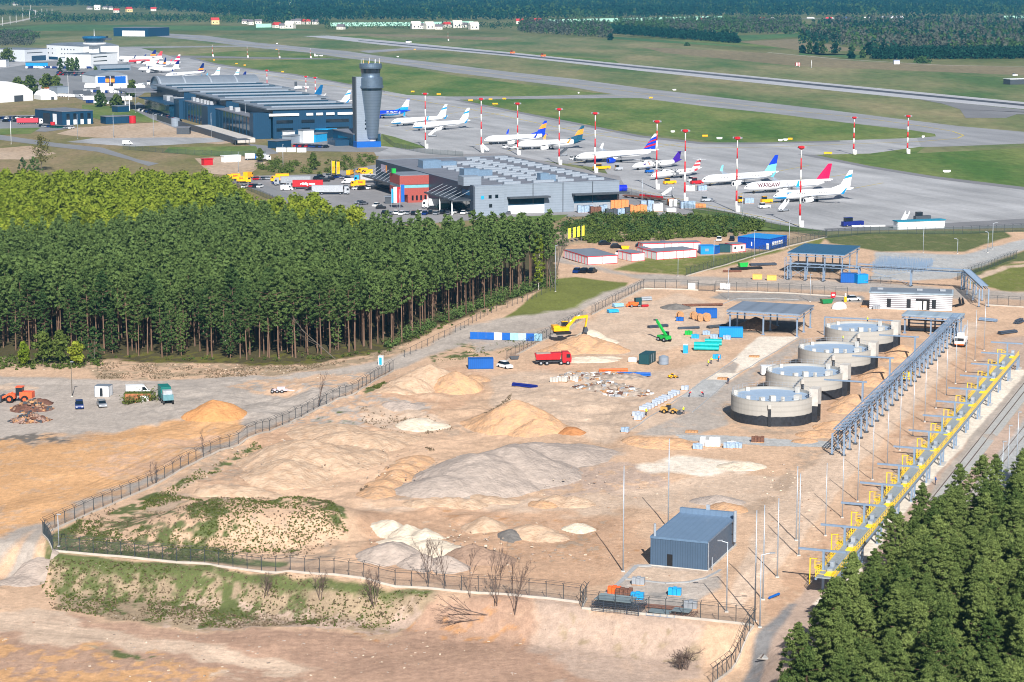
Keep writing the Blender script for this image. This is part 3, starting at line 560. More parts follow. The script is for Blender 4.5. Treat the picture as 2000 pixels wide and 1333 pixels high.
def pine_parts(seed, h, R, base, ncl, nl, size, broad=False):
 rng = np.random.default_rng(seed); C = []; sp = []; limbs = []
 ga = 2.4
 for i in range(ncl):
  t = (i + .5) / ncl; z = base + (1 - base) * t
  prof = (1 - t ** 2.6) ** .8 * (.55 + .6 * min(1, t * 3)) if not broad else sin(pi * min(1, .16 + .84 * t)) ** .6
  r = R * prof * rng.uniform(.72, 1.12); a = i * ga + rng.uniform(-.5, .5)
  rad = r * (rng.uniform(.55, 1) if i % 3 else rng.uniform(.1, .5))
  C.append((cos(a) * rad, sin(a) * rad, h * z + rng.uniform(-.3, .3))); sp.append((.46 if not broad else .95) * rng.uniform(.7, 1.25) * R / 2.8)
  if i % 4 == 0 and t < .8: limbs.append((h * z - .25 * rad, a, rad * .95, .25 * rad))
 for k in range(3): limbs.append((h * rng.uniform(base * .55, base), rng.uniform(0, 6.3), rng.uniform(.5, 1.4), rng.uniform(-.2, .4)))
 V, Q = leaves(np.array(C), nl, np.array(sp), size, rng, flat=.55 if not broad else .75, asp=.5 if not broad else .75)
 return V, Q, trunk_mb(h, .17 * h / 18 + .03, rng, limbs)
def tree_proto(name, label, group, seed, h, R, base, ncl, nl, size, leaf, bark, broad=False):
 V, Q, tm = pine_parts(seed, h, R, base, ncl, nl, size, broad)
 t = thing(name, label, 'tree', (0, 0, 0), 0, group)
 c = bpy.data.objects.new('crown', npmesh('crown', V, Q, [leaf])); COL.objects.link(c); c.parent = t
 tm.obj('trunk', bark, t, smooth=True); return t
def scatter(poly, step, seed, jit=.42, ymin=None):
 P = np.array([G(x, y)[:2] for x, y in poly]); lo, hi = P.min(0), P.max(0); rng = np.random.default_rng(seed)
 X, Y = np.meshgrid(np.arange(lo[0], hi[0], step), np.arange(lo[1], hi[1], step * .92)); X = X + (np.arange(X.shape[0]) % 2)[:, None] * step * .5
 X = X.ravel() + rng.uniform(-jit, jit, X.size) * step; Y = Y.ravel() + rng.uniform(-jit, jit, Y.size) * step
 k = inside(X, Y, [tuple(p) for p in P]); return X[k], Y[k]
def in_view(X, Y, h=18):
 a = np.array([PX(x, y, 0) for x, y in zip(X, Y)]); b = np.array([PX(x, y, h) for x, y in zip(X, Y)])
 return (a[:, 0] > -45) & (a[:, 0] < 2045) & (b[:, 1] < 1345)
def mass(name, label, cat, X, Y, Zs, protos, leaf, bark, sc, seed, trunks=True):
 """many far trees gathered in one object"""
 rng = np.random.default_rng(seed); VV = []; QQ = []; M = []; n = 0
 for i, (x, y) in enumerate(zip(X, Y)):
  V, Q, T_ = protos[rng.integers(len(protos))]; a = rng.uniform(0, 6.28); s = sc * rng.uniform(.82, 1.16); c, q = cos(a) * s, sin(a) * s
  W = np.stack([V[:, 0] * c - V[:, 1] * q + x, V[:, 0] * q + V[:, 1] * c + y, V[:, 2] * s + Zs[i]], 1)
  VV.append(W); QQ.append(Q + n); M.append(T_); n += len(V)
 me = npmesh(name, np.concatenate(VV), np.concatenate(QQ), [leaf, bark], np.concatenate(M)); o = bpy.data.objects.new(name, me); COL.objects.link(o)
 return tag(o, label, cat, None, 'stuff')
def lowtree(seed, h, R, base, ncl, nl, size, broad=False, trunk=True):
 V, Q, tm = pine_parts(seed, h, R, base, ncl, nl, size, broad); M = np.zeros(len(Q), int)
 if trunk:
  b = MB(); b.cyl((0, 0, 0), (0, 0, h * .8), .2, .07, 4, cap=False); v = np.array(b.v); f = np.array(b.f) + len(V)
  V = np.vstack([V, v]); Q = np.vstack([Q, f]); M = np.concatenate([M, np.ones(len(f), int)])
 return V, Q, M
PINE_POLY = [(-80, 572), (260, 545), (330, 520), (480, 495), (520, 520), (690, 548), (800, 550), (950, 540), (1082, 546), (1080, 560), (960, 597), (830, 650), (745, 684), (640, 698), (520, 706), (340, 700), (200, 694), (60, 690), (-80, 690)]
BROAD_POLY = [(-80, 392), (330, 398), (400, 402), (470, 425), (500, 462), (560, 448), (650, 452), (700, 480), (700, 545), (690, 546), (520, 518), (480, 493), (330, 518), (260, 543), (-80, 570)]
FORE_POLY = [(1340, 1640), (1420, 1515), (1478, 1445), (1535, 1395), (1592, 1345), (1650, 1262), (1706, 1198), (1738, 1128), (1786, 1086), (1868, 1066), (1965, 1036), (1995, 975), (2060, 930), (2160, 930), (2300, 1000), (2300, 1640)]
GW, GF = 'tall pines of the dark wood west of the building site', 'pines in the corner wood beside the railway'
LW, LF = 'tall dark green pine standing in the wood left of the building site', 'bushy green pine in the wood beside the railway tracks'
W_P = [tree_proto('pine_tree', LW, GW, 100 + i, h, R, b, 110, 30, .34, PINE, BARK_P) for i, (h, R, b) in enumerate(((20, 2.9, .42), (18.5, 2.6, .3), (21, 3.2, .48), (17, 2.4, .22), (20, 3.4, .5), (14, 2.4, .12), (20.5, 2.7, .4)))]
F_P = [tree_proto('pine_tree', LF, GF, 200 + i, h, R, b, 200, 56, .23, PINE2, BARK_P) for i, (h, R, b) in enumerate(((12, 2.9, .15), (13.5, 2.6, .2), (11, 3.1, .12), (14, 3.0, .28), (12, 2.4, .1)))]
B_P = [tree_proto('broadleaf_tree', 'rounded yellow green broadleaf tree in fresh leaf behind the dark pines', 'broadleaf trees in fresh leaf at the back of the wood', 300 + i, h, R, .3, 46, 34, .62, BROAD, BARK_G, True) for i, (h, R) in enumerate(((13.5, 4.3), (12, 3.7), (14.5, 4.6), (11.5, 4.0)))]
def plant(protos, X, Y, seed, smin, smax):
 rng = np.random.default_rng(seed); used = set()
 for x, y in zip(X, Y):
  k = rng.integers(len(protos)); p = protos[k]; s = rng.uniform(smin, smax); loc = (x, y, float(terr(x, y)) - .15); sc = (s * rng.uniform(.9, 1.12), s * rng.uniform(.9, 1.12), s); rz = rng.uniform(0, 6.28)
  if k not in used: used.add(k); p.location = loc; p.rotation_euler = (0, 0, rz); p.scale = sc
  else: dup(p, loc, rz, sc=sc)
def woods():
 X, Y = scatter(FORE_POLY, 4.1, 5, .46); k = in_view(X, Y, 14); X, Y = X[k], Y[k]
 px, py = np.array([PX(x, y) for x, y in zip(X, Y)]).T
 k = ~(((px - 1745) / 42) ** 2 + ((py - 1180) / 36) ** 2 < 1); X, Y = X[k], Y[k]
 o = np.argsort(Y); X, Y = X[o][:248], Y[o][:248]; plant(F_P, X, Y, 6, .74, 1.1); nf = len(X)
 X, Y = scatter(PINE_POLY, 4.3, 8, .5); k = in_view(X, Y, 20); X, Y = X[k], Y[k]; o = np.argsort(Y); X, Y = X[o], Y[o]
 n = 296 - nf; plant(W_P, X[:n], Y[:n], 9, .7, 1.12)
 lp = [lowtree(400 + i, 20, R, b, 64, 13, .6) for i, (R, b) in enumerate(((2.9, .52), (2.6, .45), (3.2, .55)))]
 mass('pine_wood', 'dense mass of dark green pine crowns left of the building site', 'wood', X[n:], Y[n:], [float(terr(x, y)) if GX0 < x < GX1 and y < GY1 else 0 for x, y in zip(X[n:], Y[n:])], lp, PINE, BARK_P, .98, 10)
 X, Y = scatter(BROAD_POLY, 6.4, 12); k = in_view(X, Y, 14); X, Y = X[k], Y[k]; o = np.argsort(Y); X, Y = X[o], Y[o]
 rng = np.random.default_rng(3); keep = rng.random(len(X)) < .93; X, Y = X[keep], Y[keep]; n = 230; plant(B_P, X[:n], Y[:n], 13, .8, 1.2)
 lp = [lowtree(420 + i, 13, R, .25, 34, 24, .85, True) for i, R in enumerate((4.2, 3.6, 4.6))]
 if len(X) > n: mass('leafy_wood', 'bright green leafy tree crowns at the back edge of the wood', 'wood', X[n:], Y[n:], [0.] * (len(X) - n), lp, BROAD, BARK_G, 1., 14)
woods()
def bare_mb(seed, h, r0, n=26, depth=3, spread=.55, stems=1):
 rng = np.random.default_rng(seed); m = MB()
 def grow(p, d, l, r, k):
  q = p + d * l; m.cyl(p, q, r, r * .55, 4 if k else 5, cap=False)
  if k >= depth: return
  for i in range(4 if k else n // 4):
   f = rng.uniform(.35, 1); a = Vector(rng.normal(size=3)); e = (d + a.normalized() * spread * rng.uniform(.6, 1.3) + Vector((0, 0, .15))).normalized()
   grow(p + d * (l * f), e, l * rng.uniform(.3, .55), max(r * .45, .014), k + 1)
 for s in range(stems):
  a = rng.uniform(0, 6.28); d = Vector((cos(a) * .22 * (stems > 1), sin(a) * .22 * (stems > 1), 1)).normalized()
  grow(Vector((rng.uniform(-.4, .4) * (stems > 1), rng.uniform(-.4, .4) * (stems > 1), 0)), d, h * .7 * rng.uniform(.8, 1.05), r0, 0)
 return m
def bare(x, y, h, label, seed, r0=.07, stems=1, m=None, sp=.5, n=26):
 o = bare_mb(seed, h, r0, n, 3, sp, stems).obj('bare_tree', m or TWIG, loc=T(x, y)); return tag(o, label, 'tree')
for i, (x, y, h, lab, st) in enumerate([
 (395, 884, 5, 'thin leafless sapling left of the long fence above the orange yard', 1), (620, 797, 8.5, 'tall leafless tree with spreading twigs against the grey yard by the fence', 2),
 (838, 1140, 8, 'leafless grey sapling with a broad crown at the foreground fence', 3), (874, 1147, 7.5, 'leafless sapling second from the left in the row on the fence bank', 2), (918, 1168, 8, 'slim leafless sapling standing on the bare bank just outside the fence', 1),
 (968, 1182, 9.5, 'tall leafless sapling cluster with upright stems on the bank', 3), (1006, 1200, 10, 'rightmost and tallest bare sapling clump by the fence with green undergrowth', 3),
 (730, 1186, 6.2, 'wide leafless bush with many fanned stems at the foot of the bank', 5), (625, 1172, 5, 'leafless shrub on the grassy bank left of the fanned bush', 4), (520, 1168, 4, 'low leafless shrub in the middle of the grassy bank', 4), (300, 945, 4, 'wispy leafless shrub leaning over the track by the long fence', 3)]):
 bare(x, y, h, lab, 500 + i, .06 if st > 1 else .08, st, sp=.5 if st < 4 else .7)
bare(497, 520, 15, 'grey leafless tree rising between the pines and the leafy crowns', 520, .2, 3, BARK_G, .6, 34)
bare(760, 560, 18, 'pale leafless tree sticking out of the pine wood near the cargo building', 521, .16, 2, BARK_W, .5, 34)
bare(440, 668, 19, 'slender white birch with bare crown among the dark pines', 522, .14, 1, BARK_W, .4, 36)
bare(1078, 562, 20, 'leafless grey tree at the right tip of the pine wood', 523, .16, 2, BARK_G, .4, 36)
o = bare_mb(560, 9, .1, 30, 3, .5, 2).obj('fallen_tree', TWIG, loc=T(955, 1204)); o.rotation_euler = (radians(8), radians(-82), 0); tag(o, 'leafless tree lying fallen on the brown dirt below the bank', 'tree')
o = bare_mb(561, 17, .12, 20, 2, .4, 1).obj('leaning_dead_tree', BARK_G, loc=T(655, 702)); o.rotation_euler = (0, radians(-48), 0); tag(o, 'dead bare trunk leaning against the pines at the wood edge', 'tree')
def lone(x, y, h, R, label, seed, leaf=None, broad=True, base=.25, name='broadleaf_tree', size=.5, ncl=44, nl=30, bark=None):
 t = tree_proto(name, label, None, seed, h, R, base, ncl, nl, size, leaf or BUSH, bark or BARK_G, broad); p = T(x, y) if y > 460 else G(x, y); t.location = p; return t
GOLD = leafmat('olive_leaves', (.10, .105, .03), (.21, .20, .07), .3)
lone(1052, 566, 17, 2.0, 'narrow pale green birch in new leaf at the tip of the pine wood', 601, BROAD, True, .15, 'birch_tree', .4, bark=BARK_W)
lone(82, 335, 17, 5.2, 'big lone olive green tree at the road above the leafy wood', 602, GOLD, True, .3)
lone(66, 345, 9, 4.2, 'dark evergreen standing left of the big olive tree', 603, PINE, False, .1, 'pine_tree', .6)
lone(45, 342, 8, 2.6, 'small dark conifer at the far left of the lone tree group', 604, PINE, False, .1, 'conifer_tree', .5)
lone(612, 332, 8, 3, 'round green tree on the brushland below the control tower', 605, BUSH)
lone(508, 318, 7, 2.3, 'small green tree beside the rubble near the yellow vans', 606, BUSH)
lone(1098, 482, 7, 2.4, 'dark young pine by the entrance of the container camp', 607, PINE, False, .1, 'pine_tree', .5)
lone(150, 716, 6, 2.2, 'bright green leafy bush tree at the edge of the grey yard', 608, BROAD)
lone(48, 716, 5.5, 1.6, 'light yellow green birch bush in front of the dark wood', 609, BROAD)
lone(120, 712, 8, 2.5, 'green young tree beside the sandy cutting at the wood edge', 610, BUSH)
lone(85, 712, 8, 2.8, 'leafy grey green tree in front of the dark pines', 611, BUSH)
lone(185, 708, 9, 2.6, 'dense low dark pine at the corner of the wood edge', 612, PINE, False, .05, 'pine_tree', .5)
lone(1687, 1352, 5.5, 1.8, 'small bright yellow green tree among the foreground pines', 613, BROAD)
for i, (x, y, h, R, lf, b, lab) in enumerate([(35, 183, 12, 6, BUSH, 1, 'green leafy tree left in the clump behind the white tent'), (60, 186, 15, 6, BUSH, 1, 'tallest green tree of the clump behind the white tent'), (92, 180, 14, 6.5, BUSH, 1, 'broad dark green tree at the right of the clump behind the tent'), (110, 178, 12, 5, BUSH, 1, 'green tree above the small white shed'),
 (118, 140, 13, 3.4, PINE, 0, 'dark conifer before the white terminal, first from the left'), (133, 139, 13, 3.2, PINE, 0, 'dark conifer in front of the middle of the white terminal'), (141, 140, 13, 3.2, PINE, 0, 'twin dark conifer close beside the middle one at the white terminal'), (150, 139, 13, 3.2, PINE, 0, 'rightmost dark conifer in front of the white terminal'), (187, 160, 13, 3.4, PINE, 0, 'dark conifer against the roof of the blue and white hangar'),
 (193, 210, 12, 3.5, PINE, 0, 'dark spruce beside the car park left of the terminal'), (201, 208, 9, 3, PINE, 0, 'smaller dark spruce right of the taller spruce'), (228, 212, 9, 4.5, BUSH, 1, 'round green tree near the grey box in the green verge'), (258, 190, 13, 4, BUSH, 1, 'slender green tree at the corner of the dark terminal'), (15, 122, 14, 9, BUSH, 1, 'dark green tree beside the old terminal ramp'), (30, 118, 12, 8, BUSH, 1, 'dark green tree close to the white terminal wing')]):
 lone(x, y, h, R, lab, 640 + i, lf, bool(b), .1, 'broadleaf_tree' if b else 'conifer_tree', 1.5, 40, 26)
def tufts(name, label, cat, polys, n, hmin, hmax, size, leaf, seed, nl=10, patch=0.0, onterr=True):
 rng = np.random.default_rng(seed); C = []; sp = []
 for poly, share in polys:
  P = np.array([G(x, y)[:2] for x, y in poly]); lo, hi = P.min(0), P.max(0); k = int(n * share); m = 0
  X = rng.uniform(lo[0], hi[0], k * 6); Y = rng.uniform(lo[1], hi[1], k * 6); ok = inside(X, Y, [tuple(p) for p in P])
  if patch: ok &= fbm(X / 5, Y / 7, 3, seed) * 1.6 + .5 > patch
  X, Y = X[ok][:k], Y[ok][:k]; h = hmin + (hmax - hmin) * rng.random(len(X)) ** 2
  Z = terr(X, Y) if onterr else np.zeros(len(X)); C.append(np.stack([X, Y, Z + h * .45], 1)); sp.append(h * .62)
 C = np.concatenate(C); sp = np.concatenate(sp); V, Q = leaves(C, nl, sp, size, rng, flat=.8, asp=.6, up=.6)
 o = bpy.data.objects.new(name, npmesh(name, V, Q, [leaf])); COL.objects.link(o); return tag(o, label, cat, None, 'stuff')
WEED = leafmat('weed_leaves', (.07, .10, .025), (.19, .215, .06), .25); DRYW = leafmat('dry_weeds', (.14, .10, .065), (.32, .26, .17), .2)
YELF = leafmat('yellow_weeds', (.25, .22, .01), (.5, .42, .03), .25)
E1 = [(95, 1070), (160, 1010), (240, 980), (320, 965), (440, 990), (560, 1005), (650, 1020), (680, 1055), (600, 1090), (420, 1100), (110, 1078)]
E2 = [(70, 1080), (110, 1088), (400, 1108), (740, 1146), (840, 1158), (740, 1184), (600, 1180), (450, 1178), (250, 1162), (100, 1140)]
tufts('weeds', 'green weeds and grass tufts over the fenced earth bank', 'weeds', [(E1, .52), (E2, .2), ([(240, 1000), (500, 870), (520, 885), (300, 985)], .06), ([(700, 772), (752, 752), (735, 775)], .03), ([(840, 705), (1100, 640), (1090, 655), (950, 700)], .03)], 8000, .1, .5, .15, WEED, 71, 13, .46)
tufts('dry_weeds', 'brown dry weeds on the slopes beside the fence', 'weeds', [(E1, .2), (E2, .25), ([(190, 708), (530, 716), (700, 704), (800, 668), (790, 688), (520, 738), (190, 742)], .18), ([(700, 965), (830, 882), (850, 888), (740, 972)], .09), ([(920, 825), (1000, 775), (980, 830)], .07), ([(700, 800), (900, 835), (720, 890)], .05)], 7000, .1, .5, .15, DRYW, 72, 12, .38)
tufts('scrub', 'thick green scrub of bushes and young pines beside the apron', 'scrub', [([(1095, 452), (1160, 425), (1290, 424), (1440, 432), (1495, 445), (1440, 462), (1330, 468), (1150, 478)], .8), ([(560, 335), (640, 318), (740, 300), (735, 325), (640, 345)], .1), ([(500, 330), (540, 315), (600, 325), (560, 345)], .1)], 620, 1.5, 4.2, .6, BUSH, 73, 70, .38)
tufts('dark_scrub', 'darker young pines scattered through the scrub beside the apron', 'scrub', [([(1095, 445), (1160, 424), (1290, 424), (1440, 430), (1495, 442), (1440, 455), (1330, 460), (1150, 465)], 1)], 190, 2, 4.5, .6, PINE, 74, 70, .3)
tufts('yard_scrub', 'green undergrowth along the foot of the pine wood', 'scrub', [([(-20, 700), (190, 704), (200, 716), (120, 722), (-20, 722)], .35), ([(200, 700), (520, 712), (760, 690), (850, 650), (1080, 562), (1080, 556), (830, 648), (740, 686), (520, 704), (200, 696)], .65)], 420, .5, 2.2, .4, BUSH, 75, 22, .3)
tufts('wood_edge_scrub', 'young pines and bushes filling the right hand edge of the pine wood', 'scrub', [([(745, 686), (830, 650), (960, 596), (1084, 556), (1084, 550), (955, 588), (828, 642), (745, 678)], 1)], 330, 1.2, 5.5, .42, PINE, 76, 60)
o = bare_mb(570, 4.2, .06, 30, 3, .9, 9).obj('brushwood_bush', TWIG, loc=T(1335, 1308)); o.scale = (1.6, 1.2, .8); tag(o, 'big dark tangle of leafless brushwood in the lower foreground', 'bush')
WHT = paint('white_paint', 238, 240, 242, .35, var=.03); GLS = paint('dark_glass', 22, 34, 44, .08, var=.2, spec=.8)
BLK = paint('black_rubber', 28, 28, 30, .8); STL = mat('galvanised_steel', (.42, .48, .55), .42, .35, var=.12, scale=3)
GRY = paint('grey_paint', 150, 156, 164, .5); DGR = paint('dark_grey_paint', 70, 76, 84, .5); RED = paint('signal_red', 186, 32, 42, .45)
YEL = paint('dandelion_yellow', 250, 178, 10, .45); ORG = paint('orange_paint', 240, 105, 45, .45); BLU = paint('container_blue', 14, 92, 178, .5, var=.08)
NAV = paint('navy_paint', 24, 40, 120, .4); GRN = paint('green_paint', 30, 170, 70, .45); LBL = paint('light_blue_paint', 40, 160, 220, .4); SIL = paint('silver_paint', 190, 196, 204, .3, metal=.3)
CON = mat('cast_concrete', (.50, .48, .45), .85, var=.14, scale=.9, bump=.01); RUST = mat('rusty_steel', (.16, .075, .05), .9, var=.4, scale=3); WOOD = mat('raw_timber', (.46, .25, .12), .8, var=.25, scale=3)
def sign_text(txt, size, m, parent, name='lettering', align='LEFT', bold=0.0, loc=(0, 0, 0), rot=(pi / 2, 0, 0), wrap=None, parse=True):
 cu = bpy.data.curves.new('txt', 'FONT'); cu.body = txt; cu.size = size; cu.align_x = align; cu.offset = bold; cu.resolution_u = 3; cu.extrude = 0.004
 o = bpy.data.objects.new('txt', cu); COL.objects.link(o); bpy.context.view_layer.update()
 me = bpy.data.meshes.new_from_object(o.evaluated_get(bpy.context.evaluated_depsgraph_get())); bpy.data.objects.remove(o); bpy.data.curves.remove(cu)
 me.materials.clear(); me.materials.append(m); p = bpy.data.objects.new(name, me); COL.objects.link(p); p.parent = parent
 if wrap:
  import bmesh; bm = bmesh.new(); bm.from_mesh(me); [bmesh.ops.bisect_plane(bm, geom=bm.verts[:] + bm.edges[:] + bm.faces[:], plane_co=(0, k * .22, 0), plane_no=(0, 1, 0)) for k in range(-2, 14)]; bm.to_mesh(me); bm.free()                                       # wrap = (radius, centre height): lay letters on a fuselage side
  R, zc = wrap
  for v in me.vertices:
   x, y = v.co.x + loc[0], v.co.y + loc[2]; h = y - zc; v.co = (x, -sqrt(max(.01, R * R - h * h)) - .03, y)
 else: p.location = loc; p.rotation_euler = rot
 return p
def fin_mb(root, tip, zr, zt, thick, bands, x0=0, slant=0.0):
 """root, tip = (leading x, trailing x); bands = list of (upper fraction, material index)"""
 m = MB(); f0 = 0.0
 def edge(f): return (root[0] + (tip[0] - root[0]) * f, root[1] + (tip[1] - root[1]) * f, zr + (zt - zr) * f)
 for f1, mi in bands:
  a = edge(f0); b = edge(f1); s0 = slant if f0 > 0 else 0; s1 = slant if f1 < 1 else 0
  for sgn in (-1, 1):
   y0 = sgn * thick * (1 - .6 * f0); y1 = sgn * thick * (1 - .6 * f1)
   q = [(a[0], 0, a[2]), ((a[0] * .6 + a[1] * .4), y0, a[2] + s0 * .5), (a[1], 0, a[2] + s0), (b[1], 0, b[2] + s1), ((b[0] * .6 + b[1] * .4), y1, b[2] + s1 * .5), (b[0], 0, b[2])]
   m.face([q[0], q[1], q[4], q[5]], mi); m.face([q[1], q[2], q[3], q[4]], mi)
  f0 = f1
 e = edge(1); m.face([(e[0], 0, e[2]), (e[0] * .6 + e[1] * .4, thick * .4, e[2]), (e[1], 0, e[2]), (e[0] * .6 + e[1] * .4, -thick * .4, e[2])], bands[-1][1]); return m
def surf_mb(xr, cr, xt, ct, span, dih, thick, y0=0.6, mi=0):
 """half wing on the +y side"""
 m = MB(); rows = []
 for t, x, c in ((0, xr, cr), (.35, xr + (xt - xr) * .35, cr + (ct - cr) * .5), (1, xt, ct)):
  y = y0 + (span - y0) * t; z = dih * t; th = thick * (1 - .7 * t)
  rows.append([(x, y, z), (x + c * .3, y, z + th), (x + c, y, z), (x + c * .4, y, z - th * .7)])
 m.grid(rows, mi, True); m.face(rows[-1], mi); return m
def mirror(m):
 o = MB(); o.v = [(x, -y, z) for x, y, z in m.v]; o.f = [tuple(reversed(f)) for f in m.f]; o.m = list(m.m); return o
def jet(label, nose, tip, mats, fin, L=None, r=1.9, body=None, belly=None, winglet=None, engine=None, text=None, swoosh=None, prop=False, zc=3.2, fh=12.4, cargo=False, group='airliners parked on the apron', red=None):
 mats = [bpy.data.materials[m] if isinstance(m, str) else m for m in mats]
 n = G(*nose, zc); t = G(*tip, fh); hd = atan2(t[1] - n[1], t[0] - n[0]); D = hypot(t[0] - n[0], t[1] - n[1])
 L0 = L or D / .985; k = L0 / 39.5
 a = thing('airliner', label, 'airplane', (n[0], n[1], .14), hd, group)
 prof = [(0, .05, -.35), (.012, .30, -.3), (.03, .52, -.22), (.06, .76, -.1), (.1, .93, -.02), (.14, 1, 0), (.4, 1, 0), (.66, 1, 0), (.74, .95, .06), (.82, .78, .22), (.9, .53, .46), (.96, .3, .66), (1, .1, .78)]
 fb = MB(); rows = []; N = 20
 for x, q, dz in prof: rows.append([(x * L0, r * q * sin(2 * pi * i / N), zc + r * dz + r * q * cos(2 * pi * i / N)) for i in range(N)])
 for i in range(len(rows) - 1):
  xm = (prof[i][0] + prof[i + 1][0]) / 2
  for j in range(N):
   ang = (j + .5) / N; up = cos(2 * pi * ang); mi = 0
   if body and xm > body[0]: mi = body[1]
   if belly and up < belly[0] and (len(belly) < 3 or xm < belly[2]): mi = belly[1]
   if red and red[0] < xm < red[1] and up < .55: mi = red[2]
   if .012 < xm < .045 and .35 < up < .8: mi = len(mats)
   b0, b1, c1, c0 = rows[i][j], rows[i][(j + 1) % N], rows[i + 1][(j + 1) % N], rows[i + 1][j]; fb.face([b0, b1, c1, c0], mi)
 if not cargo:
  for s in (-1, 1):
   for q in range(int(L0 * .62 / .85)):
    x = L0 * .14 + q * .85; fb.face([(x, s * r * 1.003, zc + .28), (x + .4, s * r * 1.003, zc + .28), (x + .4, s * r * .985, zc + .62), (x, s * r * .985, zc + .62)], len(mats))
 fb.obj('fuselage', mats + [GLS], a, smooth=True)
 zw = zc - r * .55
 if prop:
  for s, f in ((1, lambda m: m), (-1, mirror)):
   w_ = f(surf_mb(L0 * .40, 2.6, L0 * .415, 1.6, 13.5, .2, .22)); wo = w_.obj('wing', WHT, a, (0, 0, zc + r * .98))
   e = MB(); y = s * 4.1; z = zc + r * .75
   e.lathe([(.1, 0), (.5, .3), (.62, 1), (.6, 2.6), (.3, 4.2)], 10); e.v = [(p[2] + L0 * .40 - 2.2, p[0] + y, p[1] + z) for p in e.v]; eo = e.obj('engine', mats[0], a, smooth=True)
   b = MB()
   for q in range(6): b.bar((L0 * .40 - 2.3, y, z), (L0 * .40 - 2.3, y + 1.95 * cos(q * 1.047 + .3), z + 1.95 * sin(q * 1.047 + .3)), .05, .26)
   b.obj('propeller', DGR, eo)
  h = fh; fn = fin_mb((L0 * .80, L0 * .965), (L0 * .93, L0 * .99), zc + r * .8, h, .22, fin); fn.obj('tail_fin', mats, a)
  for f in (lambda m: m, mirror): f(surf_mb(L0 * .925, 1.7, L0 * .94, 1.2, 3.7, 0, .12, .1)).obj('tailplane', mats[fin[-1][1]], a, (0, 0, h - .15))
 else:
  for s, f in ((1, lambda m: m), (-1, mirror)):
   w_ = f(surf_mb(L0 * .335, 7.4 * k, L0 * .335 + 8.6 * k, 1.5 * k, 16.6 * k, 2.1 * k, .5)); wo = w_.obj('wing', SIL, a, (0, 0, zw))
   if winglet is not None:
    g = MB(); x, y, z = L0 * .335 + 8.6 * k, s * 16.6 * k, 2.1 * k
    g.prism([(x, y - .04), (x + 1.5 * k, y - .04), (x + 1.5 * k, y + .04), (x, y + .04)], 0, 0); g = MB()
    p = [(x, y, z), (x + 1.5 * k, y, z), (x + 2.4 * k, y + s * .9, z + 2.5), (x + 1.7 * k, y + s * .9, z + 2.5)]
    g.face(p).face([(q[0], q[1] - s * .08, q[2] + .02) for q in reversed(p)]); g.obj('winglet', mats[winglet], wo)
   e = MB(); er = 1.05 * max(1, k ** 1.4) if not engine or len(engine) < 2 else engine[1]
   e.lathe([(er * .55, .25), (er * .92, 0), (er * 1.02, .25), (er * 1.08, 1.2), (er * .95, 2.9), (er * .6, 4.1), (er * .3, 4.6)], 14)
   y = s * 4.9 * k; z = zw - .55 - er * .55; e.v = [(p[2] + L0 * .335 - 1.2 * k, p[0] + y, p[1] + z) for p in e.v]
   eo = e.obj('engine', mats[engine[0]] if engine else mats[0], a, smooth=True)
   i_ = MB(); i_.cyl((L0 * .335 - 1.0 * k, y, z), (L0 * .335 - .8 * k, y, z), er * .86, n=14); i_.obj('intake', BLK, eo)
   MB().bar((L0 * .335 + 1.2 * k, y, z + er * .8), (L0 * .335 + 4.4 * k, y, zw + .3), .35, .7).obj('pylon', mats[0], a)
  zr = zc + r * .72; fo = fin_mb((L0 * .80, L0 * .955), (L0 * .945, L0 * .99), zr, fh, .28, fin, slant=swoosh or 0)
  if L0 < 42 and not cargo: fo.face([(L0 * .715, 0, zc + r * .97), (L0 * .83, -.12, zc + r * .9), (L0 * .86, 0, zr + (fh - zr) * .28)], fin[0][1]); fo.face([(L0 * .715, 0, zc + r * .97), (L0 * .86, 0, zr + (fh - zr) * .28), (L0 * .83, .12, zc + r * .9)], fin[0][1])
  fo.obj('tail_fin', mats, a)
  for f in (lambda m: m, mirror): f(surf_mb(L0 * .875, 3.7 * k, L0 * .935, 1.3 * k, 6.8 * k, .75, .16, .3)).obj('tailplane', SIL, a, (0, 0, zc + r * .45))
 for x, y in ((L0 * .11, 0), (L0 * .50, 2.6 * k), (L0 * .50, -2.6 * k)):
  g = MB(); g.cyl((x, y, .5), (x, y, zw - .2), .14, n=6); [g.cyl((x + .0, y + d, .52), (x, y + d + .3, .52), .52, n=10, mi=1) for d in (-.45, .15)]; g.obj('landing_gear', [GRY, BLK], a)
 if text:
  for tx, size, m_, x, z in text: sign_text(tx, size, m_, a, 'lettering', wrap=(r, zc), loc=(x * L0, 0, zc + z), bold=.07)
 return a
EB = paint('sky_blue_livery', 30, 150, 215, .35); DB = paint('royal_blue_livery', 16, 60, 190, .35); CR = paint('crimson_livery', 200, 14, 80, .35); PUR = paint('purple_livery', 66, 26, 150, .35)
TEA = paint('teal_livery', 22, 78, 104, .35); OLV = paint('amber_livery', 246, 150, 50, .35); RWR = paint('raspberry_livery', 214, 40, 84, .35); PNK = paint('coral_livery', 240, 70, 80, .35); CYN = paint('pale_cyan_livery', 120, 214, 240, .35); DKB = paint('dark_blue_livery', 10, 34, 110, .35)
W3 = [(.52, 0), (.68, 1), (1, 0)]
jet('white jet with light blue stripe across its tail, nearest to the camera on the apron', (1510, 383), (1665.5, 333), [WHT, EB], W3, belly=(-.45, 1, .2), winglet=1, text=[('enter', 1.3, EB, .13, .55)], swoosh=.8)
